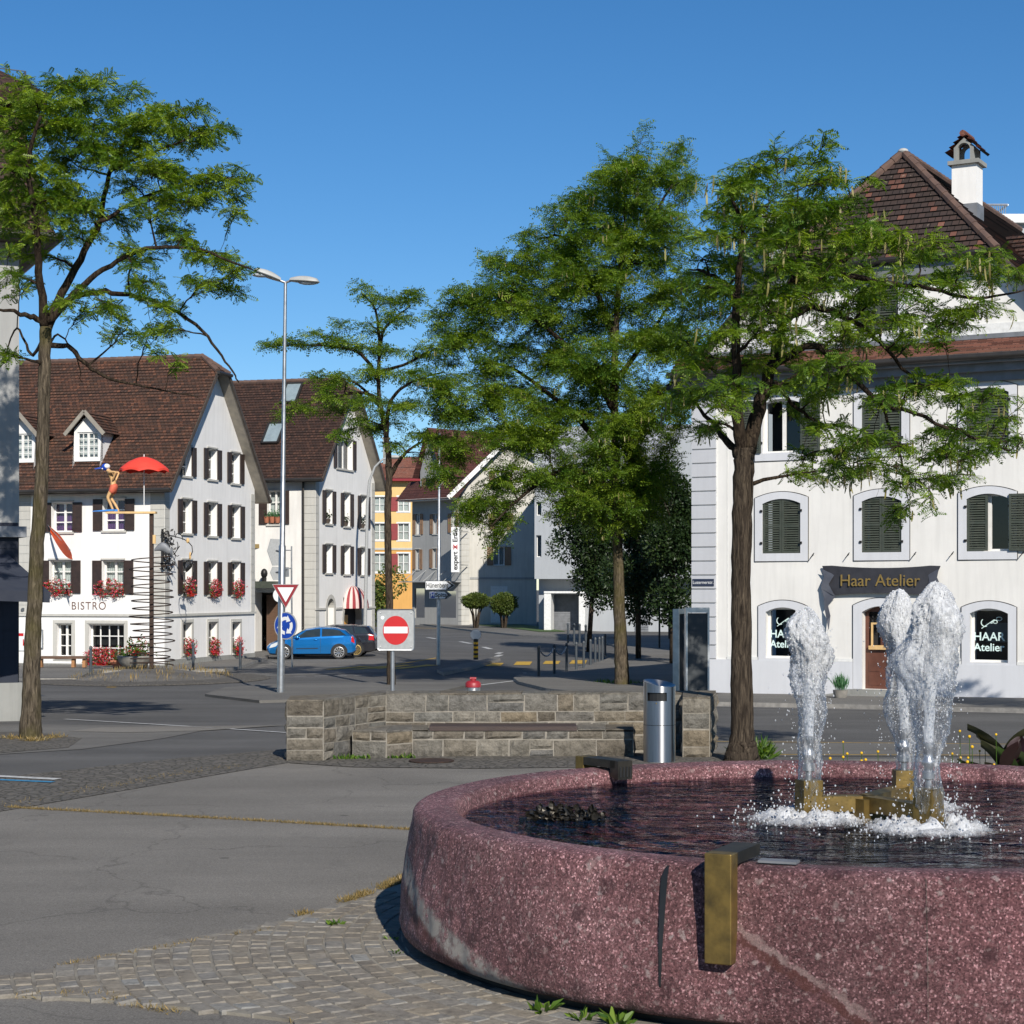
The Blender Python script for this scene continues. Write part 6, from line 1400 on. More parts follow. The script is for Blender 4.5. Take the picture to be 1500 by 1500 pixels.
tufts('wall_weeds', 'small green weeds at the foot of the stone bench wall', [(440, 1112), (500, 1113), (560, 1112), (612, 1112)], 60, .1, .04, 'leaf_w', 8, wid=.35, cat='weeds')
tufts('tree_grass', 'patch of grass around the mossy trunk on the far pavement', [(885, 1003), (910, 1006), (940, 1003)], 260, .22, .22, 'leaf_w', 9, wid=.12)
tufts('tree_grass', 'dry grass around the foot of the left tree', [(12, 1082), (50, 1087), (88, 1080)], 200, .1, .08, 'dry', 10)
tufts('tree_grass', 'green grass at the foot of the forked tree behind the fountain', [(1095, 1112), (1118, 1112)], 120, .3, .06, 'leaf_w', 12)

# ================================================================== FOUNTAIN
FX, FY, FR = 2.41, 12.2, 3.03; FC = Vector((FX, FY, 0)); RIM, WL = .885, .775
SL = 640
fo_ = T('fountain', 'low round red porphyry fountain basin with brass overflow pipes', 'fountain', (FX, FY, 0))
prof = [(FR + .03, .07), (FR + .105, .10), (FR + .125, .16), (FR + .105, .42), (FR + .055, .72), (FR + .035, .83), (FR + .018, .862), (FR - .015, .879), (FR - .05, RIM), (FR - .22, RIM - .012), (FR - .245, RIM - .022), (FR - .258, RIM - .045), (FR - .29, .55), (FR - .32, .2), (0.01, .18)]
fine = []
for (a, b), (c, d) in zip(prof, prof[1:]):
    k = max(1, int(math.hypot(c - a, d - b) / .035)) if a > 2.6 and c > 2.6 else 6
    for i in range(k): fine.append((a + (c - a) * i / k, b + (d - b) * i / k))
fine.append(prof[-1])
m = MB(); rows = []; nseg = 720
seams = [math.atan2(9.65 - FY, .855 - FX), math.atan2(9.1 - FY, 2.05 - FX), math.pi * .75, math.pi * .1]
for ri, zi in fine:
    row = []
    for k in range(nseg):
        a = 2 * math.pi * k / nseg; p = Vector((math.cos(a) * ri, math.sin(a) * ri, zi))
        d = .009 * mnoise.noise(p * 9) + .005 * mnoise.noise(p * 22) + .012 * mnoise.noise(p * 2.3)
        if zi > RIM - .03 or ri < FR - .1: d *= .35
        f_ = (ri + d) / max(ri, .01); row.append((FX + p.x * f_, FY + p.y * f_, zi + (d * .4 if ri > 2.5 else 0)))
    rows.append(row)
m.grid(rows, True)
m.build('basin', 'porphyry', fo_, smooth='full')
m = MB(); m.lathe([(FR - .02, -.02), (FR - .02, .09)], (FX, FY, 0), 96); m.build('plinth', 'black', fo_)  # black inset ring, its colour painting the shadow gap below the basin
# tapering black strip laid over the block joint, painting the shadow in its notch
m = MB(); a = seams[0]; er = Vector((math.cos(a), math.sin(a), 0)); et = Vector((-math.sin(a), math.cos(a), 0))
Pq = lambda t, z, rr_: FC + er * rr_ + et * t + Vector((0, 0, z))
def rad_at(z):
    for (r0, z0), (r1, z1) in zip(prof, prof[1:]):
        if z0 <= z <= z1: return r0 + (r1 - r0) * (z - z0) / (z1 - z0)
    return FR
L1, L2 = [], []
for z, hw in ((.075, .003), (.25, .005), (.45, .014), (.6, .021), (.72, .026), (.80, .025), (.845, .013), (.86, .003)): L1.append(Pq(-hw * 1.25 - .003, z, rad_at(z) + .012)); L2.append(Pq(.003, z, rad_at(z) + .012))
m.grid([L1, L2]); m.build('slot_shade', 'black', fo_)
m = MB(); a = seams[1]; er = Vector((math.cos(a), math.sin(a), 0)); et = Vector((-math.sin(a), math.cos(a), 0))
m.grid([[Pq(-.0012, z, rad_at(z) + .012) for z in np.linspace(.08, .86, 20)], [Pq(.0012, z, rad_at(z) + .012) for z in np.linspace(.08, .86, 20)]]); m.build('joint_line', 'smallsetts', fo_)
def overflow(ang, face_h, rad_in, slots):
    er = Vector((math.cos(ang), math.sin(ang), 0)); et = Vector((-math.sin(ang), math.cos(ang), 0)); P = lambda t, r_, z: FC + er * r_ + et * t + Vector((0, 0, z))
    m = MB(); w_ = .072; ro = FR + .17; zt_ = RIM + .075; ri = FR - rad_in; th = .062
    m.hexa([P(-w_, FR + .065, zt_ - face_h), P(w_, FR + .065, zt_ - face_h), P(w_, ro, zt_ - face_h), P(-w_, ro, zt_ - face_h), P(-w_, FR + .065, zt_), P(w_, FR + .065, zt_), P(w_, ro, zt_), P(-w_, ro, zt_)])
    br = m.build('overflow_pipe', 'brass', fo_, smooth=False)
    bv = br.modifiers.new('bevel', 'BEVEL'); bv.width = .006; bv.segments = 2
    m = MB(); w2 = w_ - .001; m.hexa([P(-w2, ri, zt_ - th), P(w2, ri, zt_ - th), P(w2, FR + .064, zt_ - th), P(-w2, FR + .064, zt_ - th), P(-w2, ri, zt_ - .002), P(w2, ri, zt_ - .002), P(w2, FR + .064, zt_ - .002), P(-w2, FR + .064, zt_ - .002)])
    if slots: m.hexa([P(-w2, ri - .04, zt_ - .15), P(w2, ri - .04, zt_ - .15), P(w2, ri + .06, zt_ - .13), P(-w2, ri + .06, zt_ - .13), P(-w2, ri - .04, zt_ - .004), P(w2, ri - .04, zt_ - .004), P(w2, ri + .06, zt_ - .004), P(-w2, ri + .06, zt_ - .004)])
    ar_ = m.build('overflow_arm', 'bronze', fo_)
    if slots:
        m = MB()
        for i in range(4): t = -.048 + .032 * i; m.hexa([P(t - .007, ri - .046, zt_ - .13), P(t + .007, ri - .046, zt_ - .13), P(t + .007, ri - .038, zt_ - .13), P(t - .007, ri - .038, zt_ - .13), P(t - .007, ri - .046, zt_ - .05), P(t + .007, ri - .046, zt_ - .05), P(t + .007, ri - .038, zt_ - .05), P(t - .007, ri - .038, zt_ - .05)])
        m.build('slot', 'black', ar_)
overflow(math.atan2(9.47 - FY, 1.115 - FX), .56, .30, False)
overflow(math.atan2(14.68 - FY, .66 - FX), .2, .34, True)
# glass plates on the rim
m = MB()
for ang in (math.atan2(9.37 - FY, 1.33 - FX),): 
    for q in (0,): c = FC + Vector((math.cos(ang), math.sin(ang), 0)) * (FR - .12); m.box((c.x, c.y, RIM + .012), (.2, .09, .012), ang + math.pi / 2)
m.build('rim_plate', 'lead', fo_)
m = MB(); rows = [[(FX + rr_ * math.cos(a), FY + rr_ * math.sin(a), WL) for a in np.linspace(0, 2 * math.pi, 97)[:-1]] for rr_ in (FR - .288, 1.5, .02)]
m.grid(rows, True); wt = m.build('water', 'water', loc=(FX, FY, WL)); struct(wt)
# brass manifold and nozzles
def fp(px, py, z): D = F * (CZ - z) / (py - HY); return Vector(((px - 750) / F * D, D, z))
J = [Vector((1.94, 12.05, 0)), Vector((2.61, 11.55, 0)), Vector((2.70, 12.7, 0))]; Cn = Vector((2.32, 12.08, 0))
nz = T('fountain_manifold', 'brass box manifold with three steel nozzles in the middle of the fountain', 'fountain nozzles', (Cn.x, Cn.y, WL))
m = MB(); m.box((Cn.x, Cn.y, .72), (.2, .2, .42), .5)
for j in J: m.beam(Vector((Cn.x, Cn.y, .895)), Vector((j.x, j.y, .895)), .11, .10)
m.build('manifold', 'brass', nz); 
for j, rz_ in zip(J, (.3, .75, 0)):
    m = MB(); m.box((j.x, j.y, .935), (.135, .135, .23), rz_); hb = m.build('nozzle_block', 'brass', nz)
    m = MB(); m.lathe([(.02, 0), (.02, .05), (.04, .06), (.04, .10), (.03, .11), (.03, .13), (.043, .15), (.043, .17), (.03, .19), (.03, .22), (.037, .24), (.037, .28), (.028, .29)], (j.x, j.y, 1.05), 16); m.build('nozzle', 'steel', hb, smooth=True)
# water jets
def jet(label, j, h, rw, seed, lean=(0, 0), lobes=()):
    root = T('water_jet', label, 'water jet', (j.x, j.y, 1.3), 'foaming jets of the fountain'); r = random.Random(seed)
    b = Vector((j.x, j.y, 0)); z0, z1 = 1.3, 1.3 + h
    m = MB(); n, K = 30, 40; rows = []; shd = []
    for i in range(K + 1):
        t = i / K; z = z0 + (z1 - z0) * .93 * t; row = []
        for q in range(20): a = 2 * math.pi * q / 20; rr_ = (.028 + .028 * t) * (1 + .35 * mnoise.noise(Vector((math.cos(a) * 2, math.sin(a) * 2, z * 9 + seed)))); row.append(b + Vector((lean[0] * t * t + math.cos(a) * rr_, lean[1] * t * t + math.sin(a) * rr_, z))); shd.append(.5)
        rows.append(row)
    m.grid(rows, True); m.build('core', 'foam', root, smooth='full', shade=shd)
    # falling mantle
    m = MB(); rows = []; shd = []; n = 96; K = 110; zb = WL + .1
    for i in range(K + 1):
        t = i / K; z = zb + (z1 - zb) * t
        u = (z - z0) / (z1 - z0)
        td = 1 - 1.35 * rw / (z1 - zb); base = rw * (1 + .22 * math.exp(-((t - .86) / .09) ** 2)) * math.sqrt(max(0, 1 - max(0, (t - td) / (1 - td)) ** 2))
        base *= (.62 + .38 * min(1, max(0, (t - .05) / .5))) if t < .8 else 1
        base *= 1 + .18 * math.sin(t * 9 + seed)
        row = []
        for q in range(n):
            a = 2 * math.pi * q / n; v = Vector((math.cos(a), math.sin(a), 0)); s = Vector((v.x * 1.3, v.y * 1.3, z * 3.2 + seed * 7))
            rr_ = base * (1 + .30 * mnoise.noise(s) + .18 * mnoise.noise(s * 2.3) + .16 * mnoise.noise(s * 5.5) + .15 * mnoise.noise(s * 13))
            for (la, lz, lr, lw) in lobes:
                da = math.cos(a - la); rr_ += lr * max(0, da) ** 2 * math.exp(-((z - lz) / lw) ** 2)
            tl = max(0, u); row.append(b + Vector((lean[0] * tl * tl + .045 * mnoise.noise(Vector((seed, z * 3.1, 0))), lean[1] * tl * tl + .03 * mnoise.noise(Vector((z * 3.1, seed, 5))), 0)) + v * max(rr_, .004) + Vector((0, 0, z + .05 * mnoise.noise(s * 1.7) * (.6 if t > .6 else .4))))
            shd.append(.26 * max(0, min(1, (u - .35) / .5)) - .05 + .16 * mnoise.noise(s * .9))
        rows.append(row)
    m.grid(rows, True); m.build('mantle', 'foam', root, smooth='full', shade=shd)
    fm = MB(); fs_ = []
    for _ in range(5200):
        i = int(len(rows) * min(.985, max(.02, r.betavariate(4.2, 1.3)))); p0 = rows[i][r.randrange(n)]; cx_ = b + Vector((lean[0], lean[1], 0)) * max(0, (p0.z - z0) / (z1 - z0)) ** 2
        q_ = 1 - .25 * r.random() ** 2 + abs(r.gauss(0, .02)); p_ = Vector((cx_.x + (p0.x - cx_.x) * q_, cx_.y + (p0.y - cx_.y) * q_, p0.z)); s_ = r.uniform(.0016, .004) * (1 if r.random() < .94 else 1.8); k0 = len(fm.v); fm.ball(p_, (s_, s_, s_ * r.uniform(1, 1.8)), 5, 3); fs_ += [.3] * (len(fm.v) - k0)
    fo = fm.build('froth', 'churn', root, smooth='full', shade=fs_); fo['kind'] = 'stuff'
    return root
jet('left foaming jet, lowest of the three', J[0], .87, .09, 1, lobes=((.3, 1.85, .05, .1), (2.8, 2.0, .03, .1), (0, 1.45, .04, .12)))
jet('tall right front foaming jet reaching the ribbon sign', J[1], 1.03, .112, 2, lean=(.05, 0), lobes=((math.pi * .95, 1.84, .13, .13), (-.5, 2.05, .06, .18), (.0, 1.5, .06, .16)))
jet('rear foaming jet half hidden behind the tall right jet', J[2], .99, .092, 3, lean=(-.04, 0), lobes=((math.pi, 2.05, .04, .12),))
dm = MB(); r = random.Random(8); shd = []
def drop(p, s):
    i = len(dm.v); dm.ball(p, (s, s, s * r.uniform(1, 1.6)), 5, 3); shd.extend([.2] * (len(dm.v) - i))
for j, rw in zip(J, (.10, .14, .13)):
    for _ in range(430):
        a = r.uniform(0, 6.28); z = r.uniform(WL, 1.3 + .75); q = rw * r.uniform(.75, 1.35) + abs(r.gauss(0, .07)) * (1 if r.random() < .3 else .3); drop((j.x + q * math.cos(a), j.y + q * math.sin(a), z), r.uniform(.002, .0055))
for _ in range(1500):
    j = r.choice(J); a = r.uniform(0, 6.28); q = .12 + abs(r.gauss(0, .24)); z = WL + abs(r.gauss(0, .075)) * max(.25, 1.3 - q * 1.5); drop((j.x + q * math.cos(a), j.y + q * math.sin(a), z), r.uniform(.002, .008))
tag(dm.build('water_spray', 'drop', loc=(FX, FY, WL), smooth='full', shade=shd), 'droplets and splash thrown up around the brass manifold', 'water spray', kind='stuff')
# churned foam crown on the water surface
m = MB(); shd = []; rows = []; NR, NA = 44, 150
cc = (J[0] + J[1] + J[2]) / 3
for i in range(NR + 1):
    row = []
    for k in range(NA):
        a = 2 * math.pi * k / NA; rr_ = .95 * i / NR; p = Vector((cc.x + rr_ * math.cos(a) * 1.05, cc.y + rr_ * math.sin(a), 0))
        d = min((p - Vector((j.x, j.y, 0))).length for j in J); amp = math.exp(-((d - .17) / .2) ** 2)
        nn = mnoise.noise(p * 11) * .5 + mnoise.noise(p * 24) * .35 + mnoise.noise(p * 50) * .25
        row.append((p.x, p.y, WL + .004 + amp * max(0, nn + .28) * .17)); shd.append(amp * .62 - .33 + .25 * nn)
    rows.append(row)
m.grid(rows, True); tag(m.build('churned_foam', 'churn', loc=(cc.x, cc.y, WL), smooth='full', shade=shd), 'white churning water where the jets fall back into the basin', 'foam', kind='stuff')
# crumpled bronze clump lying in the water
c = fp(828, 1196, WL); root = T('bronze_ornament', 'dark bronze cluster of curled leaves lying in the fountain water', 'sculpture', c); m = MB(); r = random.Random(13)
for _ in range(330):
    a = r.uniform(0, 6.28); q = math.sqrt(r.random()); p = c + Vector((math.cos(a) * q * .27, math.sin(a) * q * .22, -.01 + (1 - q * q) * .07 * r.random()))
    d = Vector((r.gauss(0, 1), r.gauss(0, 1), r.gauss(.3, .5))).normalized(); b = d.cross(Vector((r.random(), r.random(), r.random()))).normalized(); n_ = d.cross(b); s = r.uniform(.03, .06)
    m.grid([[p + d * s * t + b * (s * .45 * math.sin(math.pi * (t * .85 + .1))) * e + n_ * (.3 * s * abs(e) + .25 * s * t * t) for e in (-1, 0, 1)] for t in (0, .35, .7, 1)])
m.build('leaf_cluster', 'bronze', root)
# setts round the fountain (each stone modelled, one paving surface)
import itertools
poly = [G(595, 1296), G(520, 1322), G(420, 1352), G(300, 1376), G(200, 1394), G(60, 1428), G(-40, 1446), G(-60, 1462), G(0, 1463), G(150, 1470), G(300, 1484), G(430, 1500), G(460, 1600), G(900, 2200), Vector((FX + 3.5, FY - 6, 0)), Vector((FX + 5, FY, 0)), Vector((FX, FY + 3.3, 0)), Vector((FX - 3.2, FY + 1.2, 0))]
pp2 = [(p.x, p.y) for p in poly]
def inside(x, y):
    c = False
    for (x0, y0), (x1, y1) in zip(pp2, pp2[1:] + pp2[:1]):
        if (y0 > y) != (y1 > y) and x < (x1 - x0) * (y - y0) / (y1 - y0) + x0: c = not c
    return c
ground_poly('sand_bed', pp2, 'joint', .0235, drop=.03, px=False, sidemat='joint')
m = MB(); r = random.Random(17); rr_ = FR + .0; row = 0
while rr_ < 7.6:
    wr = .115 * r.uniform(.92, 1.1); a = r.random() * .05 + math.pi * .85
    while a < math.pi * 1.75:
        l = r.uniform(.12, .21); da = l / rr_; am = a + da / 2; rm = rr_ + wr / 2
        wob = .012 * mnoise.noise(Vector((am * 3, rm * 1.5, 0)))
        if inside(FX + math.cos(am) * rm, FY + math.sin(am) * rm):
            g = .0065; zt_ = .029 + r.uniform(-.0025, .003); tl = r.gauss(0, .0018), r.gauss(0, .0018)
            def q(aa, rad, z): return (FX + math.cos(aa) * (rad + wob), FY + math.sin(aa) * (rad + wob), z)
            ga = g / rr_; js = [r.uniform(-.005, .005) for _ in range(8)]
            c4_ = [(a + ga + js[0] / rr_, rr_ + g + js[1]), (a + da - ga + js[2] / rr_, rr_ + g + js[3]), (a + da - ga + js[4] / rr_, rr_ + wr - g + js[5]), (a + ga + js[6] / rr_, rr_ + wr - g + js[7])]
            cm = (am, rm); b = len(m.v)
            ztilt = [zt_ + tl[0] * s0 + tl[1] * s1 for s0, s1 in ((-1, -1), (1, -1), (1, 1), (-1, 1))]
            m.v += [q(*c_, .004) for c_ in c4_] + [q(*c_, z - .008) for c_, z in zip(c4_, ztilt)] + [q(c_[0] + (cm[0] - c_[0]) * .12, c_[1] + (cm[1] - c_[1]) * .12, z) for c_, z in zip(c4_, ztilt)]
            for k in range(4): k2 = (k + 1) % 4; m.f += [(b + k, b + k2, b + 4 + k2, b + 4 + k), (b + 4 + k, b + 4 + k2, b + 8 + k2, b + 8 + k)]
            m.f.append((b + 8, b + 9, b + 10, b + 11))
        a += da
    rr_ += wr; row += 1
struct(m.build('sett_paving', 'setts'))
def weed(label, px, py, n, l, seed):
    c = G(px, py); q = Vector((c.x - FX, c.y - FY, 0))
    if q.length < FR + .17 and px > 500: q = q.normalized() * (FR + .17); c = Vector((FX + q.x, FY + q.y, 0))
    root = T('weed', label, 'weed', c, 'weeds at the fountain base'); lv = Leaves(); r = random.Random(seed)
    for i in range(n):
        a = r.uniform(0, 6.28); d = Vector((math.cos(a), math.sin(a), r.uniform(.25, 1.1))); lv.blade(c + Vector((math.cos(a) * .02, math.sin(a) * .02, .02)), l * r.uniform(.6, 1.2), r, r.random() * .8, d=d, wid=.32)
    lv.build('leaves', 'leaf_w', root)
for i, (x, y, n, l, lb_) in enumerate([(888, 1466, 16, .11, 'leafy weed at the fountain foot, leftmost of the three near the bottom edge'), (928, 1478, 14, .09, 'smallest leafy weed at the fountain foot, middle one of the three near the bottom edge'), (985, 1480, 20, .12, 'largest leafy weed at the fountain foot, the one nearest to the dark joint slot'), (600, 1382, 10, .05, 'tiny weed at the leftmost foot of the fountain'), (632, 1400, 8, .05, 'tiny weed by the fountain foot near the pale vein'), (492, 1360, 26, .06, 'low green weed growing between the setts')]): weed(lb_, x, y, n, l, 90 + i)
# yellow button flowers and canna behind the fountain
r = random.Random(23)
for i, (x, y) in enumerate([(1235, 1087), (1241, 1104), (1262, 1103), (1235, 1109), (1286, 1101), (1262, 1115), (1216, 1111), (1268, 1113), (1406, 1071), (1420, 1079), (1424, 1094), (1407, 1110), (1418, 1110), (1435, 1100), (1459, 1076), (1468, 1110), (1456, 1120), (1443, 1094), (1417, 1116), (1395, 1104)]):
    D = 16.4 + r.uniform(-.3, .5); h = W(x, y, D); root = T('button_flower', 'yellow button flower on a thin stalk behind the fountain rim', 'flower', Vector((h.x, D, 0)), 'yellow button flowers behind the fountain')
    m = MB(); m.tube([Vector((h.x + r.gauss(0, .03), D, 0)), Vector((h.x + .01, D, h.z * .5)), h], [.004, .0035, .003], 4); m.build('stalk', 'leaf_w', root, shade=[.3] * len(m.v))
    m = MB(); s = r.uniform(.009, .018); m.ball(h, s, 8, 6); m.build('flower_head', 'fl_yel', root, smooth='full')
c = Vector((4.47, 16.6, 0)); root = T('canna_plant', 'canna with broad dark red and green leaves at the right edge behind the fountain', 'plant', c); r = random.Random(29); lv = Leaves(); m = MB(); sh_ = []
for i in range(17):
    a = r.uniform(0, 6.28); st = c + Vector((r.gauss(0, .12), r.gauss(0, .1), r.uniform(.3, .85))); d = Vector((math.cos(a) * .8, math.sin(a) * .5, r.uniform(.5, 1.3))).normalized(); l = r.uniform(.4, .62); b = d.cross(Vector((0, 0, 1))).normalized(); wd = l * .2; s = r.choice((.0, .05, .1, .3, .8))
    rows = [[st + d * l * t + b * wd * math.sin(math.pi * min(1, t * .92 + .06)) * e + Vector((0, 0, -.25 * l * t * t + .06 * abs(e))) for e in (-1, -.5, 0, .5, 1)] for t in np.linspace(0, 1, 8)]
    m.grid(rows); sh_ += [s] * 40
    m.tube([c + Vector((0, 0, 0)), st + d * .05], .012, 5); sh_ += [.3] * 10
m.build('leaves', 'leaf_c', root, smooth='full', shade=sh_)

# ================================================================== STONE WALL WITH BENCH
sw_ = T('stone_bench_wall', 'curved dressed stone wall with a built in bench and plank seat', 'wall', (0, 25.5, 0))
def masonry_face(mb, a, b, z0, z1, r, courses_=None, proud=.03):
    a, b = Vector((a[0], a[1], 0)), Vector((b[0], b[1], 0)); L = (b - a).length; u = (b - a) / L; n = Vector((u.y, -u.x, 0))
    z = z0
    while z < z1 - .02:
        h = r.choice((.15, .19, .22, .24)); h = z1 - z if z1 - z - h < .1 else h
        s = 0.
        while s < L - .01:
            l = r.uniform(.22, .62); l = L - s if L - s - l < .14 else l
            parts = [(s, s + l, z, z + h)]
            if r.random() < .16 and h > .17: c = z + h * r.uniform(.4, .6); parts = [(s, s + l, z, c), (s, s + l, c, z + h)]
            for (p, q, c, d) in parts:
                g = .009; pr_ = proud * r.uniform(.4, 1.2); cor = [(p + g, c + g), (q - g, c + g), (q - g, d - g), (p + g, d - g)]
                cor = [(x + r.gauss(0, .004), y + r.gauss(0, .004)) for x, y in cor]; nx, ny = 5, 3; base_ = len(mb.v)
                def pt(x, y, o): return a + u * x + n * o + Vector((0, 0, y))
                rows = []
                for iy in range(ny + 1):
                    row = []
                    for ix in range(nx + 1):
                        fx, fy = ix / nx, iy / ny
                        x = (cor[0][0] * (1 - fx) + cor[1][0] * fx) * (1 - fy) + (cor[3][0] * (1 - fx) + cor[2][0] * fx) * fy; y = (cor[0][1] * (1 - fx) + cor[1][1] * fx) * (1 - fy) + (cor[3][1] * (1 - fx) + cor[2][1] * fx) * fy
                        e = min(fx, 1 - fx, fy, 1 - fy); o = 0 if e == 0 else pr_ * (.8 + .9 * mnoise.noise(Vector((x * 9 + a.x, y * 9, a.y))))
                        row.append(pt(x, y, .004 + max(0, o)))
                    rows.append(row)
                mb.grid(rows)
            s += l
        z += h
X = lambda px, D: (px - 750) / F * D
r = random.Random(19); m = MB(); mo = MB()
def solid(mo, plan, z0, z1): mo.plate(plan, lambda x, y, d: Vector((x, y, d)), z0, z1)
ZT = .82
A = (X(420, 24.5), 24.5); B = (X(474, 24.5), 24.5); C = (X(520, 25.3), 25.3); E = (X(565, 26.0), 26.0); Fp = (X(1000, 26.2), 26.2); Gp = (X(1000, 25.0), 25.0); H = (X(1040, 25.0), 25.0); I = (X(1049, 26.6), 26.6)
plan = [A, B, C, E, Fp, Gp, H, I, (X(565, 26.7), 26.7), (X(500, 25.7), 25.9), (X(423, 25.3), 25.5)]
solid(mo, plan, -.1, ZT - .02)
for p, q in ((A, B), (B, C), (C, E), (E, Fp), (Fp, Gp), (Gp, H), (H, I)): masonry_face(m, p, q, 0, ZT - .015, r)
masonry_face(m, plan[-1], A, 0, ZT - .015, r)
# bench block
bp_ = [(X(516, 25.0), 25.0), (X(566, 24.85), 24.85), (X(604, 25.15), 25.15), (X(928, 25.15), 25.15), (X(928, 26.15), 26.15), (X(560, 25.95), 25.95)]
solid(mo, bp_, -.1, .365)
for p, q in zip(bp_[:4], bp_[1:5]): masonry_face(m, p, q, 0, .36, r)
# coping stones on top
def cap(mb, plan, z, r, n=7):
    pass
m.build('stonework', 'stone', sw_); mo.build('mortar_core', 'mortar', sw_)
m = MB()
def cap_quad(p0, p1, q1, q0, z, n):
    for i in range(n):
        f0, f1 = (i + .012) / n, (i + .988) / n
        P = [Vector((*p0, 0)).lerp(Vector((*p1, 0)), f0), Vector((*p0, 0)).lerp(Vector((*p1, 0)), f1), Vector((*q0, 0)).lerp(Vector((*q1, 0)), f1), Vector((*q0, 0)).lerp(Vector((*q1, 0)), f0)]
        b = z + r.uniform(-.004, .006); m.hexa([p + Vector((0, 0, b - .03)) for p in P] + [p + Vector((0, 0, b)) for p in P])
cap_quad(A, B, (X(500, 25.7), 25.9), plan[-1], ZT, 2); cap_quad(B, C, (X(540, 26.2), 26.3), (X(500, 25.7), 25.9), ZT + .002, 2); cap_quad(C, E, (X(565, 26.7), 26.7), (X(540, 26.2), 26.3), ZT + .004, 2); cap_quad(E, Fp, (X(1010, 26.7), 26.7), (X(565, 26.7), 26.7), ZT, 11); cap_quad(Gp, H, I, (X(1000, 26.6), 26.62), ZT + .003, 2)
cap_quad(bp_[0], bp_[1], (X(575, 25.95), 25.95), bp_[5], .378, 2); cap_quad(bp_[1], bp_[2], (X(604, 26.0), 26.0), (X(575, 25.95), 25.95), .380, 1); cap_quad((X(604, 25.15), 25.15), (X(628, 25.15), 25.15), (X(628, 26.1), 26.1), (X(604, 26.1), 26.1), .377, 1); cap_quad((X(846, 25.15), 25.15), (X(928, 25.15), 25.15), (X(928, 26.1), 26.1), (X(846, 26.1), 26.1), .377, 2)
m.build('coping', 'stone', sw_)
m = MB()
for i in range(3): y = 25.13 + .2 * i; m.box((X(737, 25.1), y + .09, .39), (X(846, 25.1) - X(629, 25.1), .185, .06))
m.build('seat', 'seatwood', sw_)
# steel litter bin
bc = G(966, 1116); bc = Vector((X(966, 24.4), 24.4, 0)); root = T('litter_bin', 'brushed steel cylindrical litter bin with slanted top before the stone wall', 'litter bin', bc)
m = MB(); rr_ = .212; n = 48; Hh = lambda a: 1.05 - .0 + .045 * math.cos(a - math.pi * .75)
za, zb_ = .82, .93
def bp2(a, z, rad=rr_): return bc + Vector((math.cos(a) * rad, math.sin(a) * rad, z))
def hole(a): return abs(((a - (-math.pi / 2 - .28) + math.pi) % (2 * math.pi)) - math.pi) < .62
for k in range(n):
    a0, a1 = 2 * math.pi * k / n, 2 * math.pi * (k + 1) / n; am = (a0 + a1) / 2
    zs_ = [0.01, .5, za, zb_]
    for z0_, z1_ in zip(zs_, zs_[1:]):
        if z0_ == za and hole(am): continue
        m.add([bp2(a0, z0_), bp2(a1, z0_), bp2(a1, z1_), bp2(a0, z1_)])
    m.add([bp2(a0, zb_), bp2(a1, zb_), bp2(a1, Hh(a1)), bp2(a0, Hh(a0))]); m.add([bp2(a0, Hh(a0)), bp2(a1, Hh(a1)), bp2(a1, Hh(a1) - .02, .16), bp2(a0, Hh(a0) - .02, .16)]); m.add([bp2(a0, Hh(a0) - .02, .16), bp2(a1, Hh(a1) - .02, .16), bp2(0, 1.0, 0)])
m.build('shell', 'binsteel', root, smooth=True, merge=True)
m = MB(); m.lathe([(.17, .03), (.19, .5), (.19, .96)], bc, 24); m.build('liner', 'black', root)
m = MB(); m.tube([bp2(a, .5, rr_ + .0015) for a in np.linspace(0, 2 * math.pi, 49)], .003, 4, cap=False); m.build('seam', 'iron', root)
m = MB(); m.ball(bp2(-math.pi / 2 - .28, .79, rr_), .01); m.build('keyhole', 'brass', root)

# one more honey locust of the row, beyond the right edge of the view (its shade reaches the salon plinth)
o = copy_tree(right_tree); o.location = (13.5, 34.5, zg(34.5)); o['label'] = 'honey locust just beyond the right edge, shading the salon plinth'
# ================================================================== SIGNS AND POSTS
def pt_on(px, py, D): return W(px, py, D)
def rrect(w_, h_, r_, n=5):
    P = []
    for cx, cy, a in ((w_ / 2 - r_, h_ / 2 - r_, 0), (-w_ / 2 + r_, h_ / 2 - r_, 90), (-w_ / 2 + r_, -h_ / 2 + r_, 180), (w_ / 2 - r_, -h_ / 2 + r_, 270)): P += arc(cx, cy, r_, a, a + 90, n)
    return P
def circ(r_, n=36, cx=0, cy=0, sy=1): return [(cx + r_ * math.cos(2 * math.pi * i / n), cy + sy * r_ * math.sin(2 * math.pi * i / n)) for i in range(n)]
class Face:
    def __init__(s, c, yaw=0): s.c = Vector(c); s.u = Vector((math.cos(yaw), math.sin(yaw), 0)); s.n = Vector((math.sin(yaw), -math.cos(yaw), 0))
    def __call__(s, x, y, d): return s.c + s.u * x + s.n * d + Vector((0, 0, y))
def plate(name, mat, parent, f, pts, d0, d1):
    m = MB(); m.plate(pts, f, d0, d1); return m.build(name, mat, parent)
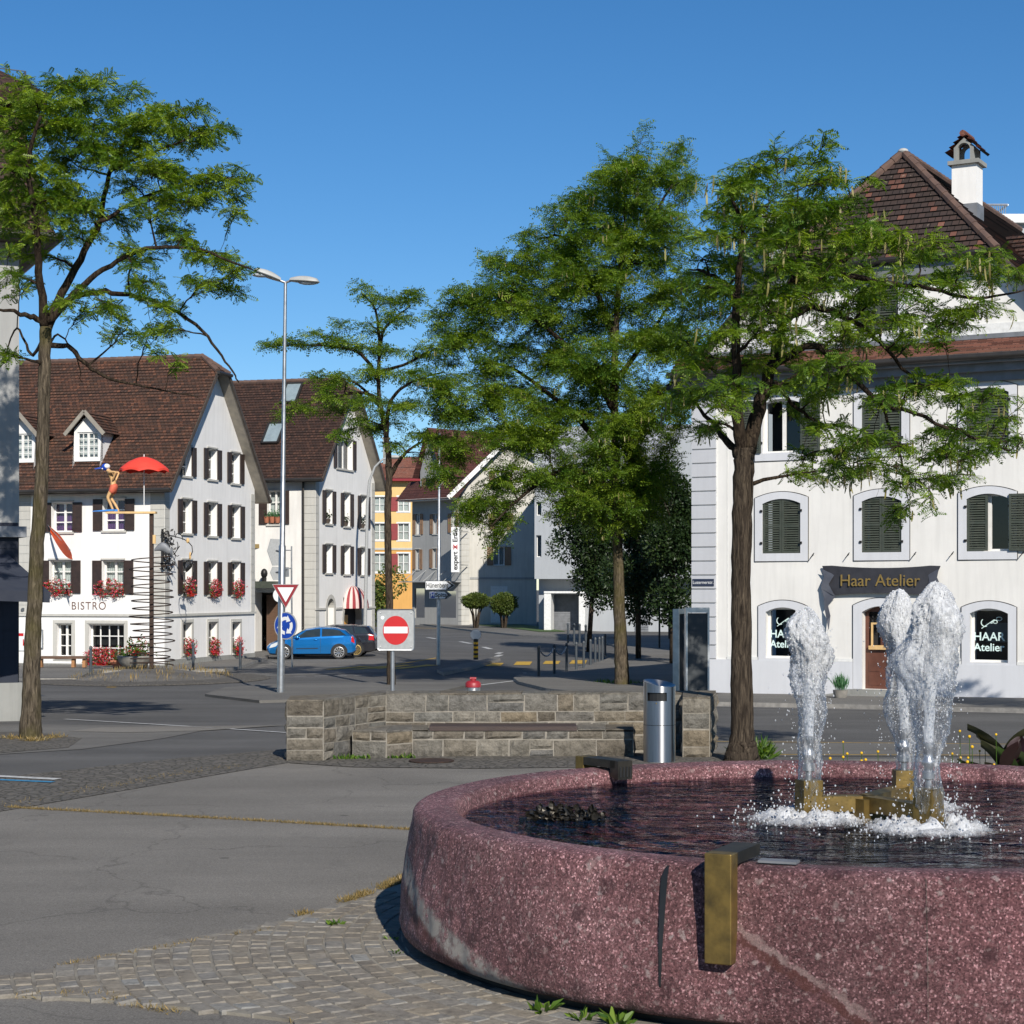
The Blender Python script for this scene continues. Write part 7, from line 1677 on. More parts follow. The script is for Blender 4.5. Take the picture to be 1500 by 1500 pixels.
# double armed street lamp
b = G(411, 1018); D = b.y; k = D / F; top = W(418, 414, D)
lp = T('street_lamp', 'tall silver street lamp with two lamp heads left of the stone wall', 'street lamp', b)
m = MB(); m.tube([b, b.lerp(top, .36), b.lerp(top, .365), b.lerp(top, .75), top], [.105, .1, .075, .055, .045], 14); m.build('pole', 'steel', lp, smooth=True)
for sg, (ex, ey) in ((-1, (371, 396)), (1, (467, 413))):
    e = W(ex, ey, D - .2); s = W(418 + sg * 8, 411, D); m = MB(); m.tube([top, s], .035, 8); hd = m.build('arm', 'steel', lp)
    d = (e - s); L = d.length; d.normalize(); up = Vector((0, 0, 1)) - d * d.z; up.normalize(); sd_ = d.cross(up)
    m = MB(); rows = []
    for i in range(13):
        t = i / 12; w_ = .05 + .15 * math.sin(math.pi * min(1, .12 + t * .80)) ** .8; h_ = .05 + .10 * math.sin(math.pi * min(1, .1 + t * .82)); h_ *= 1 if t < 1 else .2
        rows.append([s + d * L * t + sd_ * w_ * math.cos(a) + up * (h_ * math.sin(a) if math.sin(a) > 0 else h_ * .35 * math.sin(a)) for a in np.linspace(0, 2 * math.pi, 17)[:-1]])
    m.grid(rows, True); m.f.append(tuple(range(12 * 16, 13 * 16))); m.build('lamp_head', 'lampbody', lp, smooth=True)
    m = MB(); m.ball(s + d * L * .64 - up * .03, (.3, .13, .07) if abs(d.x) > .5 else .1, 12, 6); m.build('lamp_glass', 'lampglass', lp, smooth=True)
f = Face(W(418.5, 868, D - .14), .08)
ys = T('yield_sign', 'white give way triangle with red border on the street lamp pole', 'road sign', f(0, 0, 0))
def tri(s): return [(-s, s * .62), (s, s * .62), (0, -s * 1.18)]
plate('sign_plate', 'grey_paint', ys, f, tri(.375), -.01, .012); plate('border', 'dred', ys, f, tri(.352), .013, .016); plate('centre', 'swhite', ys, f, [(x * .62, y * .62 + .002) for x, y in tri(.365)], .017, .02)
f = Face(W(418.5, 916.5, D - .14), -.5); s_ = .0
rs_ = T('roundabout_sign', 'round blue roundabout sign with three white arrows under the give way sign', 'road sign', f(0, 0, 0))
R0 = .385; plate('sign_plate', 'grey_paint', rs_, f, circ(R0), -.012, .012); plate('disc', 'blue', rs_, f, circ(R0 * .92), .013, .016)
for i in range(3):
    a0 = 90 + 120 * i + 55; o = arc(0, 0, .25, a0, a0 - 70, 8); n_ = arc(0, 0, .155, a0 - 70, a0, 8); ah = [(.30 * math.cos(R(a0 - 70)), .30 * math.sin(R(a0 - 70))), (.215 * math.cos(R(a0 - 108)), .215 * math.sin(R(a0 - 108))), (.10 * math.cos(R(a0 - 70)), .10 * math.sin(R(a0 - 70)))]
    m = MB(); m.plate(o + ah + n_, f, .017, .02); m.build('arrow', 'swhite', rs_)
# thin post with sign backs behind it
b = G(428, 979); D = b.y; root = T('signpost', 'thin grey post with sign backs seen from behind next to the street lamp', 'signpost', b)
m = MB(); m.tube([b, W(427, 832, D)], .035, 8); m.build('post', 'steel', root, smooth=True)
for (cx, cy, w_, h_, yaw, sh_) in ((404, 809, .75, 1.1, .5, 'hex'), (404, 840, .5, .55, .5, 'hex'), (409, 872, .28, .32, .6, 'c'), (420, 838, .35, .4, -.9, 'hex')):
    f = Face(W(cx, cy, D + .05), yaw); plate('sign_back', 'grey_paint' if sh_ == 'hex' else 'swhite', root, f, [(x * w_ / 2, y * h_ / 2) for x, y in ((-.6, 1), (1, .95), (1, -.95), (-.4, -1), (-1, .1))] if sh_ == 'hex' else circ(w_, 20), -.015, .015)
m = MB(); m.tube([W(427, 832, D), W(404, 838, D)], .025, 6); m.tube([W(427, 800, D), W(427, 835, D)], .03, 6); m.tube([W(427, 806, D), W(404, 806, D)], .025, 6); m.build('bracket', 'steel', root)
# parking sign at the bistro
b = G(368, 960); D = b.y; root = T('parking_sign', 'narrow upright no stopping sign on a white post by the bistro corner', 'road sign', b)
m = MB(); m.tube([b, W(369, 890, D)], .035, 8); m.build('post', 'swhite', root); f = Face(W(369, 901, D - .05), .5); plate('sign_plate', 'swhite', root, f, rrect(.24, .85, .05), -.01, .01); plate('ring', 'red', root, f, circ(.085, 20, 0, .22, 1.4), .011, .014); plate('disc', 'blue', root, f, circ(.06, 20, 0, .22, 1.4), .015, .018); plate('mark', 'blue', root, f, [(-.07, -.25), (.07, -.25), (.07, -.05), (-.07, -.05)], .011, .014)
f2_ = Face(W(368.5, 917, D - .02), .5); plate('sign_back', 'steel_dark', root, f2_, rrect(.22, .34, .05), -.03, -.01)
# no entry sign
D = 35; b = Vector((W(575, 900, D).x, D, zg(D))); f = Face(W(580, 922.5, D)); root = T('no_entry_sign', 'square grey no entry sign with red disc and white bar rising behind the stone wall', 'road sign', b)
m = MB(); m.tube([b, Vector((b.x, D, f.c.z + .2))], .04, 12); m.build('post', 'steel', root, smooth=True)
plate('sign_plate', 'grey_paint', root, f, rrect(.69, .76, .05), .045, .06)
m = MB(); P = [f(x, y, .062) for x, y in rrect(.70, .77, .055)]; m.tube(P + [P[0]], .01, 5); m.build('rim', 'steel', root)
plate('disc', 'red', root, f, circ(.245, 48, .0, -.01, 1.12), .061, .064); plate('bar', 'swhite', root, f, [(-.225, -.065), (.225, -.065), (.225, .06), (-.225, .06)], .065, .068)
m = MB()
for x in (-.29, .29):
    for y in (-.32, .32): m.ball(f(x, y, .062), .014, 6, 4)
m.build('bolt', 'steel', root); plate('sticker', 'swhite', root, f, circ(.035, 16, -.25, .23), .061, .063)
# direction sign on tall mast
b = G(642, 974.5); D = b.y; k = D / F; root = T('direction_sign', 'tall silver mast carrying two white direction arrows', 'road sign', b)
m = MB(); m.tube([b, W(643, 792, D), W(643, 790, D), W(643.5, 634, D)], [.085, .075, .055, .045], 10); m.build('mast', 'steel', root, smooth=True)
for (x0, x1, y0, y1, txt, dark_, tx, sx_) in ((623, 667, 850.5, 864.5, 'Hünenberg', 0, 640.5, .70), (628.5, 662, 866, 877.5, 'Spital', 1, 647, 1.05)):
    A = W((x0 + x1) / 2, (y0 + y1) / 2, D - .12); w_ = (x1 - x0) * k; h_ = (y1 - y0) * k; f = Face(A); hx = w_ / 2
    arrow = lambda s, e=0: [(-hx + e, -h_ / 2 * s), (hx - h_ * .62 - 0, -h_ / 2 * s), (hx - e, 0), (hx - h_ * .62, h_ / 2 * s), (-hx + e, h_ / 2 * s)]
    ap_ = plate('arrow_plate', 'steel_dark', root, f, arrow(1), -.02, .012); plate('arrow_face', 'swhite', root, f, arrow(.86, .02), .013, .018)
    m = MB(); m.plate([(hx - h_ * .95, -h_ * .42), (hx - h_ * .68, -h_ * .42), (hx - .04, 0), (hx - h_ * .68, h_ * .42), (hx - h_ * .95, h_ * .42), (hx - h_ * .45, 0)], f, .019, .022); m.build('chevron', 'black', root)
    tm = text_mesh(txt, h_ * .74, extrude=.003, sx=sx_, bold=.004); place_text(tm, 'lettering', 'black', root, f((tx - (x0 + x1) / 2) * k, .0, .022), f.u, f.n)
    if dark_:
        plate('hospital_mark', 'blue', root, f, [(-hx + .05, -h_ * .36), (-hx + .25, -h_ * .36), (-hx + .25, h_ * .36), (-hx + .05, h_ * .36)], .019, .022); tm = text_mesh('H', h_ * .7, extrude=.003, bold=.008); place_text(tm, 'lettering', 'swhite', root, f(-hx + .15, 0, .025), f.u, f.n)
# curved single lamp by the second house
b = G(534, 955); D = b.y; root = T('arched_lamp', 'thin grey lamp post arching over at its top beside the white gable', 'street lamp', b)
m = MB(); P = [b, W(536, 850, D), W(538, 740, D), W(541, 705, D), W(549, 684, D), W(560, 673, D), W(572, 669, D)]; m.tube(P, [.1, .085, .075, .065, .055, .05, .045], 10); m.build('pole', 'grey_paint', root, smooth=True); m = MB(); q = W(578, 669.5, D); m.ball(q, (.4, .16, .1), 12, 6); m.build('lamp_head', 'lampbody', root, smooth=True)
# no parking sign by topiary
b = G(707, 917); D = b.y; root = T('no_parking_sign', 'round no parking sign on a thin post between the clipped shrubs', 'road sign', b)
m = MB(); m.tube([b, W(707, 848, D)], .045, 8); m.build('post', 'steel', root); f = Face(W(707, 855.5, D - .06)); k = D / F
plate('sign_plate', 'swhite', root, f, rrect(10 * k, 15.5 * k, .06), -.02, .01); plate('ring', 'red', root, f, circ(4.5 * k, 24, 0, 2.6 * k), .011, .015); plate('disc', 'blue', root, f, circ(3.3 * k, 24, 0, 2.6 * k), .016, .02)
m = MB(); m.beam(f(-2.4 * k, 5 * k, .024), f(2.4 * k, .2 * k, .024), 1.1 * k, .006, up=f.n); m.build('slash', 'red', root); plate('arrow', 'blue', root, f, [(-3 * k, -5.4 * k), (3 * k, -5.4 * k), (3 * k, -4.4 * k), (-3 * k, -4.4 * k)], .011, .014)
# yellow black island beacon
b = G(697, 969.5, .1); D = b.y; k = D / F; root = T('island_beacon', 'black and yellow ringed post with a round clear disc on the traffic island', 'traffic bollard', b)
H_ = 29 * k; m = MB()
for i in range(9): m.lathe([(.105, H_ * i / 9), (.105, H_ * (i + 1) / 9)], b, 14, mi=i % 2, cap=False)
m.lathe([(.105, H_), (.08, H_ + .04), (.03, H_ + .05)], b, 14); m.build('post', ['black', 'yellow'], root, smooth=True)
f = Face(W(697, 930, D)); plate('disc', 'lampglass', root, f, circ(7.6 * k, 28), -.03, .03)
m = MB(); P = [f(x, y, 0) for x, y in circ(7.7 * k, 28)]; m.tube(P + [P[0]], .018, 5); m.build('disc_rim', 'steel', root)
# hydrant
D = 35; k = D / F; b = Vector((W(693, 1000, D).x, D, zg(D))); root = T('fire_hydrant', 'silver hydrant with a dark red cap just visible over the stone wall', 'hydrant', b)
h = W(693, 1006.5, D).z - b.z; m = MB(); m.lathe([(.17, 0), (.17, .05), (.135, .08), (.135, h)], b, 24); m.build('body', 'steel', root, smooth=True)
m = MB(); m.lathe([(.15, h), (.15, h + .07), (.13, h + .1), (.1, h + .12), (.045, h + .125), (.045, h + .17), (.0, h + .17)], b, 24); m.tube([b + Vector((-.06, 0, h + .16)), b + Vector((.06, 0, h + .16))], .03, 8); m.build('cap', 'hydred', root, smooth=True)
tm = text_mesh('4', .11, bold=.004); place_text(tm, 'lettering', 'swhite', root, b + Vector((.02, -.14, h - .06)), (1, 0, 0), (0, -1, 0))
# chained bollards
bl = [(789, 994.5), (812, 991), (830, 987.5), (844, 984.5), (855, 982), (865, 977.5), (872, 973.5), (878, 972.5), (882.5, 971), (886.5, 966)]
hts = [1.04] * 10; kinds = []
names = ['leftmost grey bollard, at the kerb tip, of the chained row', 'second grey bollard from the left of the chained row', 'third grey bollard from the left of the chained row', 'fourth bollard from the left, dark in shade, of the chained row', 'fifth bollard from the left of the chained row', 'sixth bollard from the left of the chained row', 'seventh bollard from the left of the chained row', 'third bollard from the mossy trunk in the chained row', 'second bollard from the mossy trunk in the chained row', 'bollard nearest to the mossy trunk in the chained row']
src = None; tops = []
for (x, y), nm in zip(bl, names):
    p = G(x, y, .1)
    if src is None:
        src = T('bollard', nm, 'bollard', p, 'grey bollards along the far pavement'); m = MB(); m.tube([p, p + Vector((0, 0, 1.02))], .05, 12); m.build('post', 'steel_dark', src, smooth=True); m = MB(); m.lathe([(.05, 1.02), (.04, 1.05), (0, 1.06)], p, 12); m.ball(p + Vector((0, 0, .97)), .062, 10, 6); m.build('chain_eye', 'steel_dark', src, smooth=True)
    else: o = copy_tree(src); o.location = p; o['label'] = nm
    tops.append(p + Vector((0, 0, .96)))
for a, b_, nm in ((tops[0], tops[1], 'chain hanging between the two leftmost grey bollards'), (tops[1], tops[2], 'chain hanging between the second and third grey bollards')):
    m = MB(); L = [a.lerp(b_, t) - Vector((0, 0, .3 * 4 * t * (1 - t))) for t in np.linspace(.04, .96, 19)]
    for i in range(18):
        d = (L[i + 1] - L[i]); s = d.cross(Vector((0, 0, 1))).normalized() if i % 2 else Vector((0, 0, 1)); c_ = (L[i] + L[i + 1]) / 2; dn = d.normalized(); P = [c_ + dn * d.length * .62 * math.cos(t) + s * .028 * math.sin(t) for t in np.linspace(0, 6.283, 9)]; m.tube(P, .011, 4, cap=False)
    o = m.build('chain', 'steel', loc=a); tag(o, nm, 'chain', 'chains between the bollards')
fb = [(832, 944.5, 'first dark bollard from the left in front of the garage'), (841, 945.5, 'second dark bollard from the left in front of the garage'), (849, 946, 'third dark bollard from the left in front of the garage'), (858, 948, 'dark bollard in front of the garage nearest to the hornbeam')]
for x, y, nm in fb: o = copy_tree(src); o.location = G(x, y, .1); o.scale = (1.25, 1.25, 1.05); o['label'] = nm; o['group'] = 'dark bollards before the garage'
b3 = [(133, 996, 'dark bollard beside the terracotta planter before the bistro'), (283, 986, 'dark bollard before the bistro gable, near the iron spiral'), (352, 984, 'dark bollard before the bistro gable, nearest the parking sign')]
for x, y, nm in b3: o = copy_tree(src); o.location = G(x, y, .1); o['label'] = nm; o['group'] = 'bollards before the bistro'
# thin tree guard stakes in the shade
for i, (x, y0, y1, nm) in enumerate([(980, 938, 870, 'left thin dark stake in the shade beside the salon house'), (986, 938, 870, 'right thin dark stake in the shade beside the salon house'), (966, 952, 860, 'thin dark stake between the shaded hornbeam trunks')]):
    b = G(x, y0); root = T('stake', nm, 'stake', b, 'thin dark stakes'); m = MB(); m.tube([b, W(x, y1, b.y)], .05, 6); m.build('pole', 'iron', root)
# upright info boards behind the wall
for (x0, x1, y0, D, yaw, nm, md) in ((1003.5, 1038.5, 890, 29.5, .12, 'large dark upright board with a steel frame behind the wall end', 'board'), (988, 1002, 892, 31, 1.05, 'narrow dark upright board turned sideways next to the large board', 'dark')):
    c = W((x0 + x1) / 2, y0, D); w_ = (x1 - x0) / F * D / math.cos(yaw) * (1 if yaw < .5 else .8); b = Vector((c.x, D, zg(D))); H_ = c.z - b.z; f = Face(b, yaw); root = T('display_board', nm, 'display board', b, 'upright boards behind the wall')
    plate('panel', md, root, f, [(-w_ / 2 + .03, .03), (w_ / 2 - .03, .03), (w_ / 2 - .03, H_ - .09), (-w_ / 2 + .03, H_ - .09)], -.04, .03)
    m = MB()
    for (p, q, r_, s_) in ((-w_ / 2, -w_ / 2 + .03, 0, H_ - .08), (w_ / 2 - .03, w_ / 2, 0, H_ - .08), (-w_ / 2, w_ / 2, H_ - .08, H_)): m.hexa([f(p, r_, -.06), f(q, r_, -.06), f(q, r_, .05), f(p, r_, .05), f(p, s_, -.06), f(q, s_, -.06), f(q, s_, .05), f(p, s_, .05)])
    m.build('frame', 'steel', root)
# sandwich board
b = G(618, 912.5); D = b.y; root = T('sandwich_board', 'white pavement board with a reddish picture before the shop', 'sandwich board', b); f = Face(b, -.2); k = D / F
m = MB(); m.hexa([f(-.5, 0, .3), f(.5, 0, .3), f(.5, 0, .25), f(-.5, 0, .25), f(-.5, 1.05, .03), f(.5, 1.05, .03), f(.5, 1.05, -.02), f(-.5, 1.05, -.02)]); m.hexa([f(-.5, 0, -.3), f(.5, 0, -.3), f(.5, 0, -.25), f(-.5, 0, -.25), f(-.5, 1.05, -.03), f(.5, 1.05, -.03), f(.5, 1.05, .0), f(-.5, 1.05, .0)]); m.build('board', 'swhite', root)
m = MB(); m.add([f(-.3, .45, .205), f(.35, .45, .205), f(.3, .95, .075), f(-.28, .95, .075)]); m.build('picture', 'fl_pink' if False else 'awn_r', root)
b = G(674, 913); root = T('pavement_post', 'small white post with a red cap at the shop corner', 'post', b); m = MB(); m.tube([b, b + Vector((0, 0, 1.0))], .1, 10); m.build('post', 'swhite', root); m = MB(); m.lathe([(.13, 1.0), (.13, 1.35), (.06, 1.42)], b, 12); m.build('cap', 'hydred', root)

# ================================================================== BISTRO FRONT THINGS
# spiral tower with plank
b = Vector((ic.x, ic.y, zg(ic.y) + .3)); D = ic.y; k = D / F; root = T('spiral_tower', 'rusty pole wound with an iron spiral and a plank on top of the roundabout', 'sculpture', b); ztop = W(222, 752, D).z
m = MB(); m.box((b.x, D, (b.z + ztop) / 2), (.13, .13, ztop - b.z)); m.box((b.x, D, b.z + .02), (.6, .6, .05)); m.build('pole', 'rust', root)
m = MB(); P = []; n = 15 * 40; r = random.Random(2); offs = [r.uniform(-.12, .12) for _ in range(17)]
for i in range(n + 1):
    t = i / n; a = 2 * math.pi * 15 * t; tt = t * 15; j = int(tt); fr_ = tt - j; wob = offs[j] * (1 - fr_) + offs[j + 1] * fr_; z = b.z + .12 + (W(222, 822, D).z - b.z) * (t ** 1.12) + wob * .5; rad = .70 + .06 * math.sin(a * .31)
    P.append(Vector((b.x + wob * .3 + rad * math.cos(a), D + rad * math.sin(a), z + .0)))
m.tube(P, .021, 5); m.build('spiral', 'rust', root, smooth='full')
pl0, pl1 = W(156, 751, D), W(229, 751, D); m = MB(); m.beam(pl0, pl1, .34, .07); m.build('plank', 'wood_p', root)
m = MB(); q = W(226, 790, D - .12); m.box((q.x, q.y, q.z), (.1, .06, .3)); m.build('number_plate', 'wood_p', root)
# diver figure (sculpture)
ft = W(168, 750, D); dv = T('diver_statue', 'wooden diver figure with blue cap, red shorts and blue flippers crouched on the plank', 'sculpture', Vector((ft.x, D, pl0.z + .035)))
def skin_body(name, mat, parent, pts, edges, sub=1):
    o0 = root_loc(parent); me = bpy.data.meshes.new(name); me.from_pydata([tuple(Vector(p[:3]) - o0) for p in pts], edges, [])
    o = bpy.data.objects.new(name, me); COL.objects.link(o); sk = o.modifiers.new('skin', 'SKIN'); sk.use_smooth_shade = True
    for v, p in zip(me.skin_vertices[0].data, pts): v.radius = (p[3], p[3])
    me.skin_vertices[0].data[0].use_root = True
    ss = o.modifiers.new('sub', 'SUBSURF'); ss.levels = sub; ss.render_levels = sub
    dg = bpy.context.evaluated_depsgraph_get(); dg.update(); me2 = bpy.data.meshes.new_from_object(o.evaluated_get(dg)); bpy.data.objects.remove(o)
    me2.materials.clear(); me2.materials.append(MT[mat]); me2.name = name
    for p_ in me2.polygons: p_.use_smooth = True
    o = bpy.data.objects.new(name, me2); COL.objects.link(o); o.parent = parent; return o
def q2(px, py, dy, rad): p = W(px, py, D); return (p.x, D + dy, p.z, rad)
sk_pts = [q2(168, 710, 0, .12), q2(165.5, 702, 0, .095), q2(161.5, 693, 0, .12), q2(158.5, 689, 0, .05), q2(155.5, 686, 0, .10),   # pelvis, waist, chest, neck, head
          q2(162, 692, -.2, .05), q2(172.5, 692, -.3, .04), q2(167.5, 702, -.22, .035), q2(167, 704, -.17, .03),
          q2(162, 692, .2, .05), q2(172, 691, .3, .04), q2(168, 702, .22, .035), q2(167, 704, .17, .03),
          q2(166.5, 714, -.1, .095), q2(158.5, 729, -.13, .06), q2(164, 741, -.12, .05), q2(167, 749, -.12, .04), q2(162, 749.4, -.13, .035),
          q2(167.5, 714, .1, .095), q2(161, 729, .13, .06), q2(169, 741, .12, .05), q2(173, 749, .12, .04), q2(168, 749.4, .13, .035)]
ed = [(0, 1), (1, 2), (2, 3), (3, 4), (2, 5), (5, 6), (6, 7), (7, 8), (2, 9), (9, 10), (10, 11), (11, 12), (0, 13), (13, 14), (14, 15), (15, 16), (16, 17), (0, 18), (18, 19), (19, 20), (20, 21), (21, 22)]
skin_body('body', 'skin', dv, sk_pts, ed)
skin_body('shorts', 'shorts', dv, [q2(168.3, 707, 0, .145), q2(167.5, 712, 0, .15), q2(166, 717, -.1, .12), q2(162, 724, -.13, .10), q2(167, 717, .1, .12), q2(164, 724, .13, .10)], [(0, 1), (1, 2), (2, 3), (1, 4), (4, 5)])
hc = W(155, 685.5, D); m = MB(); m.ball(hc + Vector((-.02, 0, .03)), (.135, .13, .125), 16, 10); m.plate([(-.14, -.03), (-.36, -.05), (-.36, -.02), (-.14, .03)], lambda x, y, d: hc + Vector((x, d, y)), -.1, .1); m.build('cap', 'capblue', dv, smooth=True)
m = MB(); m.ball(hc + Vector((.03, 0, .05)), (.12, .142, .10), 12, 8); m.ball(hc + Vector((-.1, -.08, -.03)), .03, 8, 6); m.build('cap_band', 'swhite', dv, smooth=True)
for dy, fx in ((-.12, 0), (.13, .08)):
    m = MB(); z = pl0.z + .05; x = W(164, 750, D).x + fx; m.hexa([(x + .1, D + dy - .05, z), (x - .62, D + dy - .14, z - .02), (x - .62, D + dy + .14, z - .02), (x + .1, D + dy + .05, z), (x + .1, D + dy - .05, z + .07), (x - .62, D + dy - .14, z), (x - .62, D + dy + .14, z), (x + .1, D + dy + .05, z + .07)]); m.build('flipper', 'finblue', dv)
# parasol
pt_ = W(211, 669, D); pr_ = T('parasol', 'red parasol standing on the plank above the iron spiral', 'parasol', Vector((pt_.x, D, pl0.z + .03)))
m = MB(); m.tube([Vector((pt_.x, D, pl0.z + .03)), pt_ + Vector((0, 0, .08))], .016, 8); m.build('pole', 'swhite', pr_)
m = MB(); rows = []; Rr = 36.5 * k; hh_ = 19 * k
for i in range(9):
    t = i / 8; row = []
    for s in range(64):
        a = 2 * math.pi * s / 64; sc_ = abs(math.sin(a * 4)); rad = Rr * t * (1 - .05 * sc_ * t); row.append((pt_.x + rad * math.cos(a), D + rad * math.sin(a), pt_.z - hh_ * (.12 * t + .88 * t * t) + (.035 * sc_ * t * t if t > .5 else 0)))
    rows.append(row)
m.grid(rows, True); m.grid([rows[-1], [(x, y, z - .1 + .03 * abs(math.sin(2 * math.pi * i / 64 * 4))) for i, (x, y, z) in enumerate(rows[-1])]], True); m.build('canopy', 'para', pr_, smooth=True)
m = MB()
for s in range(8): a = 2 * math.pi * s / 8; m.tube([pt_ - Vector((0, 0, .05)), Vector((pt_.x + Rr * .95 * math.cos(a), D + Rr * .95 * math.sin(a), pt_.z - hh_ * .95))], .008, 4)
m.build('ribs', 'steel', pr_)
# flag on the facade
a = put(fL, 70, 769, .05); e = W(103, 806, 73.2); fl = T('wall_flag', 'furled orange red flag on a slanted pole on the bistro front', 'flag', a)
m = MB(); m.tube([a, e], .02, 6); m.build('flagpole', 'steel', fl)
m = MB(); rows = []
for i in range(11):
    t = i / 10; p = a.lerp(e, .1 + .88 * t); hw = .1 + .34 * math.sin(math.pi * min(1, t * .75 + .05)); rows.append([p + Vector((-.0 + .1 * s_ * (.3 + t), .08 * math.sin(s_ * 5 + t * 6), -hw * 1.3 * s_)) for s_ in np.linspace(-.25, 1, 9)])
m.grid(rows); m.build('cloth', 'flag', fl, smooth='full', shade=[.5] * len(m.v))
# ornate hanging iron sign
b = fG.P(.15, CZ + (HY - 805) / F * 75, .0); hs = T('hanging_iron_sign', 'ornate wrought iron hanging sign with tangled leaves and a dark bird at the bistro corner', 'hanging sign', b); r = random.Random(12); m = MB()
Q = lambda px, py, o=0: W(px, py, 75.0 - .02 * (px - 241)) + Vector((0, -.15 + o, 0))
m.beam(Q(239, 775), Q(239, 835), .08, .08)
for _ in range(46):
    a0 = r.uniform(0, 6.28); s = r.uniform(3, 9); cx_, cy_ = 241 + abs(r.gauss(0, 9)), r.uniform(778, 830); m.tube([Q(cx_ + s * .6 * math.cos(a0 + t), cy_ + s * .8 * math.sin(a0 + t) + t, .1 * math.sin(a0 + t)) for t in np.linspace(0, r.uniform(1.2, 3.6), 7)], .016, 4)
for _ in range(40):
    p = Q(240 + abs(r.gauss(0, 9)), r.uniform(776, 832), r.gauss(0, .1)); d = Vector((r.gauss(0, 1), r.gauss(0, .4), r.gauss(0, 1))).normalized(); s_ = d.cross(Vector((0, 1, 0))).normalized(); l = r.uniform(.1, .22); m.add([p, p + d * l * .5 + s_ * l * .25, p + d * l, p + d * l * .5 - s_ * l * .25])
m.tube([Q(241, 782), Q(256, 786), Q(268, 789), Q(276, 793)], .02, 5); m.tube([Q(276, 793), Q(282, 800), Q(283, 808), Q(280, 815)], .02, 5); m.tube([Q(243, 812), Q(256, 812), Q(264, 800)], .02, 5)
m.tube([Q(277 + 7 * math.cos(t), 838 + 17 * math.sin(t)) for t in np.linspace(0, 6.28, 17)], .018, 5); m.tube([Q(279, 815), Q(277, 823)], .012, 4)
m.build('scrollwork', 'iron', hs)
m = MB(); rows = []
for i in range(9): t = i / 8; c_ = Q(280.5 - 6 * t, 825 + 13 * t); w_ = .01 + .12 * math.sin(math.pi * (t * .8 + .1)) ** 1.5; rows.append([c_ + Vector((w_ * math.cos(a), w_ * .7 * math.sin(a), w_ * .3 * math.cos(a))) for a in np.linspace(0, 6.28, 9)[:-1]])
m.grid(rows, True); m.ball(Q(281, 825), .08, 8, 6); m.beam(Q(282, 825), Q(285, 826.5), .03, .03); m.build('bird', 'black', hs, smooth='full')
m = MB(); c_ = Q(276, 792); m.ball(c_, (.07, .04, .11), 10, 6); c_ = Q(279.5, 814); m.ball(c_, (.05, .04, .16), 8, 6); m.build('wooden_bead', 'wood_p', hs, smooth=True)
# grey metal fish on the pole
m = MB(); rows = []
for i in range(13):
    t = i / 12; c_ = W(226 + 27 * t, 806 - 5 * math.sin(t * 4), D - .2); w_ = .03 + .15 * math.sin(math.pi * min(1, t * .8 + .02)) if t < .8 else .07 + .6 * (t - .8); rows.append([c_ + Vector((0, w_ * .4 * math.cos(a), w_ * math.sin(a))) for a in np.linspace(0, 6.28, 11)[:-1]])
m.grid(rows, True); c_ = W(238, 806, D - .2); o = m.build('metal_fish', 'lead', loc=c_, smooth='full'); tag(o, 'grey metal fish fixed to the rusty pole above the spiral', 'sculpture')
# long wooden table beam before the bistro
a, e = G(52, 990, .1), G(128, 987, .1); a = Vector((W(58, 900, 72.6).x, 72.6, zg(72.6) + .1)); e = Vector((W(127, 900, 72.6).x, 72.6, a.z)); root = T('timber_bench', 'long brown timber rail table in front of the bistro windows', 'bench', (a + e) / 2); zt_ = W(90, 963, 72.6).z
m = MB(); m.beam(Vector((a.x, 72.6, zt_)), Vector((e.x, 72.6, zt_)), .5, .1); m.build('top', 'wood', root)
for px in (108, 124, 60): m = MB(); x = W(px, 900, 72.6).x; m.box((x, 72.6, (a.z + zt_) / 2 - .02), (.12, .3, zt_ - a.z - .08)); m.build('leg', 'wood_l', root)
# planters
c = G(156, 988, .1); c = Vector((c.x, 72.0, zg(72) + .1)); root = T('terracotta_planter', 'rectangular terracotta planter with a clipped green plant before the bistro', 'planter', c); m = MB(); w_, h_ = .68, .24
m.hexa([c + Vector(v) for v in ((-w_ * .9, -.2, 0), (w_ * .9, -.2, 0), (w_ * .9, .2, 0), (-w_ * .9, .2, 0), (-w_, -.25, h_), (w_, -.25, h_), (w_, .25, h_), (-w_, .25, h_))]); m.hexa([c + Vector(v) for v in ((-w_ - .04, -.28, h_), (w_ + .04, -.28, h_), (w_ + .04, .28, h_), (-w_ - .04, .28, h_), (-w_ - .04, -.28, h_ + .07), (w_ + .04, -.28, h_ + .07), (w_ + .04, .28, h_ + .07), (-w_ - .04, .28, h_ + .07))]); m.build('trough', 'terracotta', root)
lv = Leaves(); r = random.Random(3)
for _ in range(700): lv.blade(c + Vector((r.uniform(-.58, .58), r.gauss(0, .12), h_ + .05 + abs(r.gauss(.15, .13)))), .09, r, r.random() * .7)
lv.build('leaves', 'leaf_t', root)
c = Vector((W(197, 900, 71.6).x, 71.6, zg(71.6) + .1)); root = T('stone_bowl_planter', 'round stone bowl with red flowers beside the iron spiral', 'planter', c); m = MB(); m.lathe([(.3, 0), (.42, .05), (.6, .25), (.68, .45), (.66, .5), (.55, .46)], c, 28); m.build('bowl', 'stonepot', root, smooth=True)
lv, fl_ = Leaves(), Leaves()
for _ in range(420):
    p = c + Vector((r.gauss(0, .26), r.gauss(0, .2), .5 + abs(r.gauss(.12, .16)) + (.25 if r.random() < .3 else 0))); p.x += .15 * (p.z - c.z); lv.blade(p, .13, r, r.random() * .5)
    if r.random() < .25:
        for _ in range(3): fl_.blade(p + Vector((r.gauss(0, .03), -.04, r.gauss(.03, .03))), .07, r, r.random())
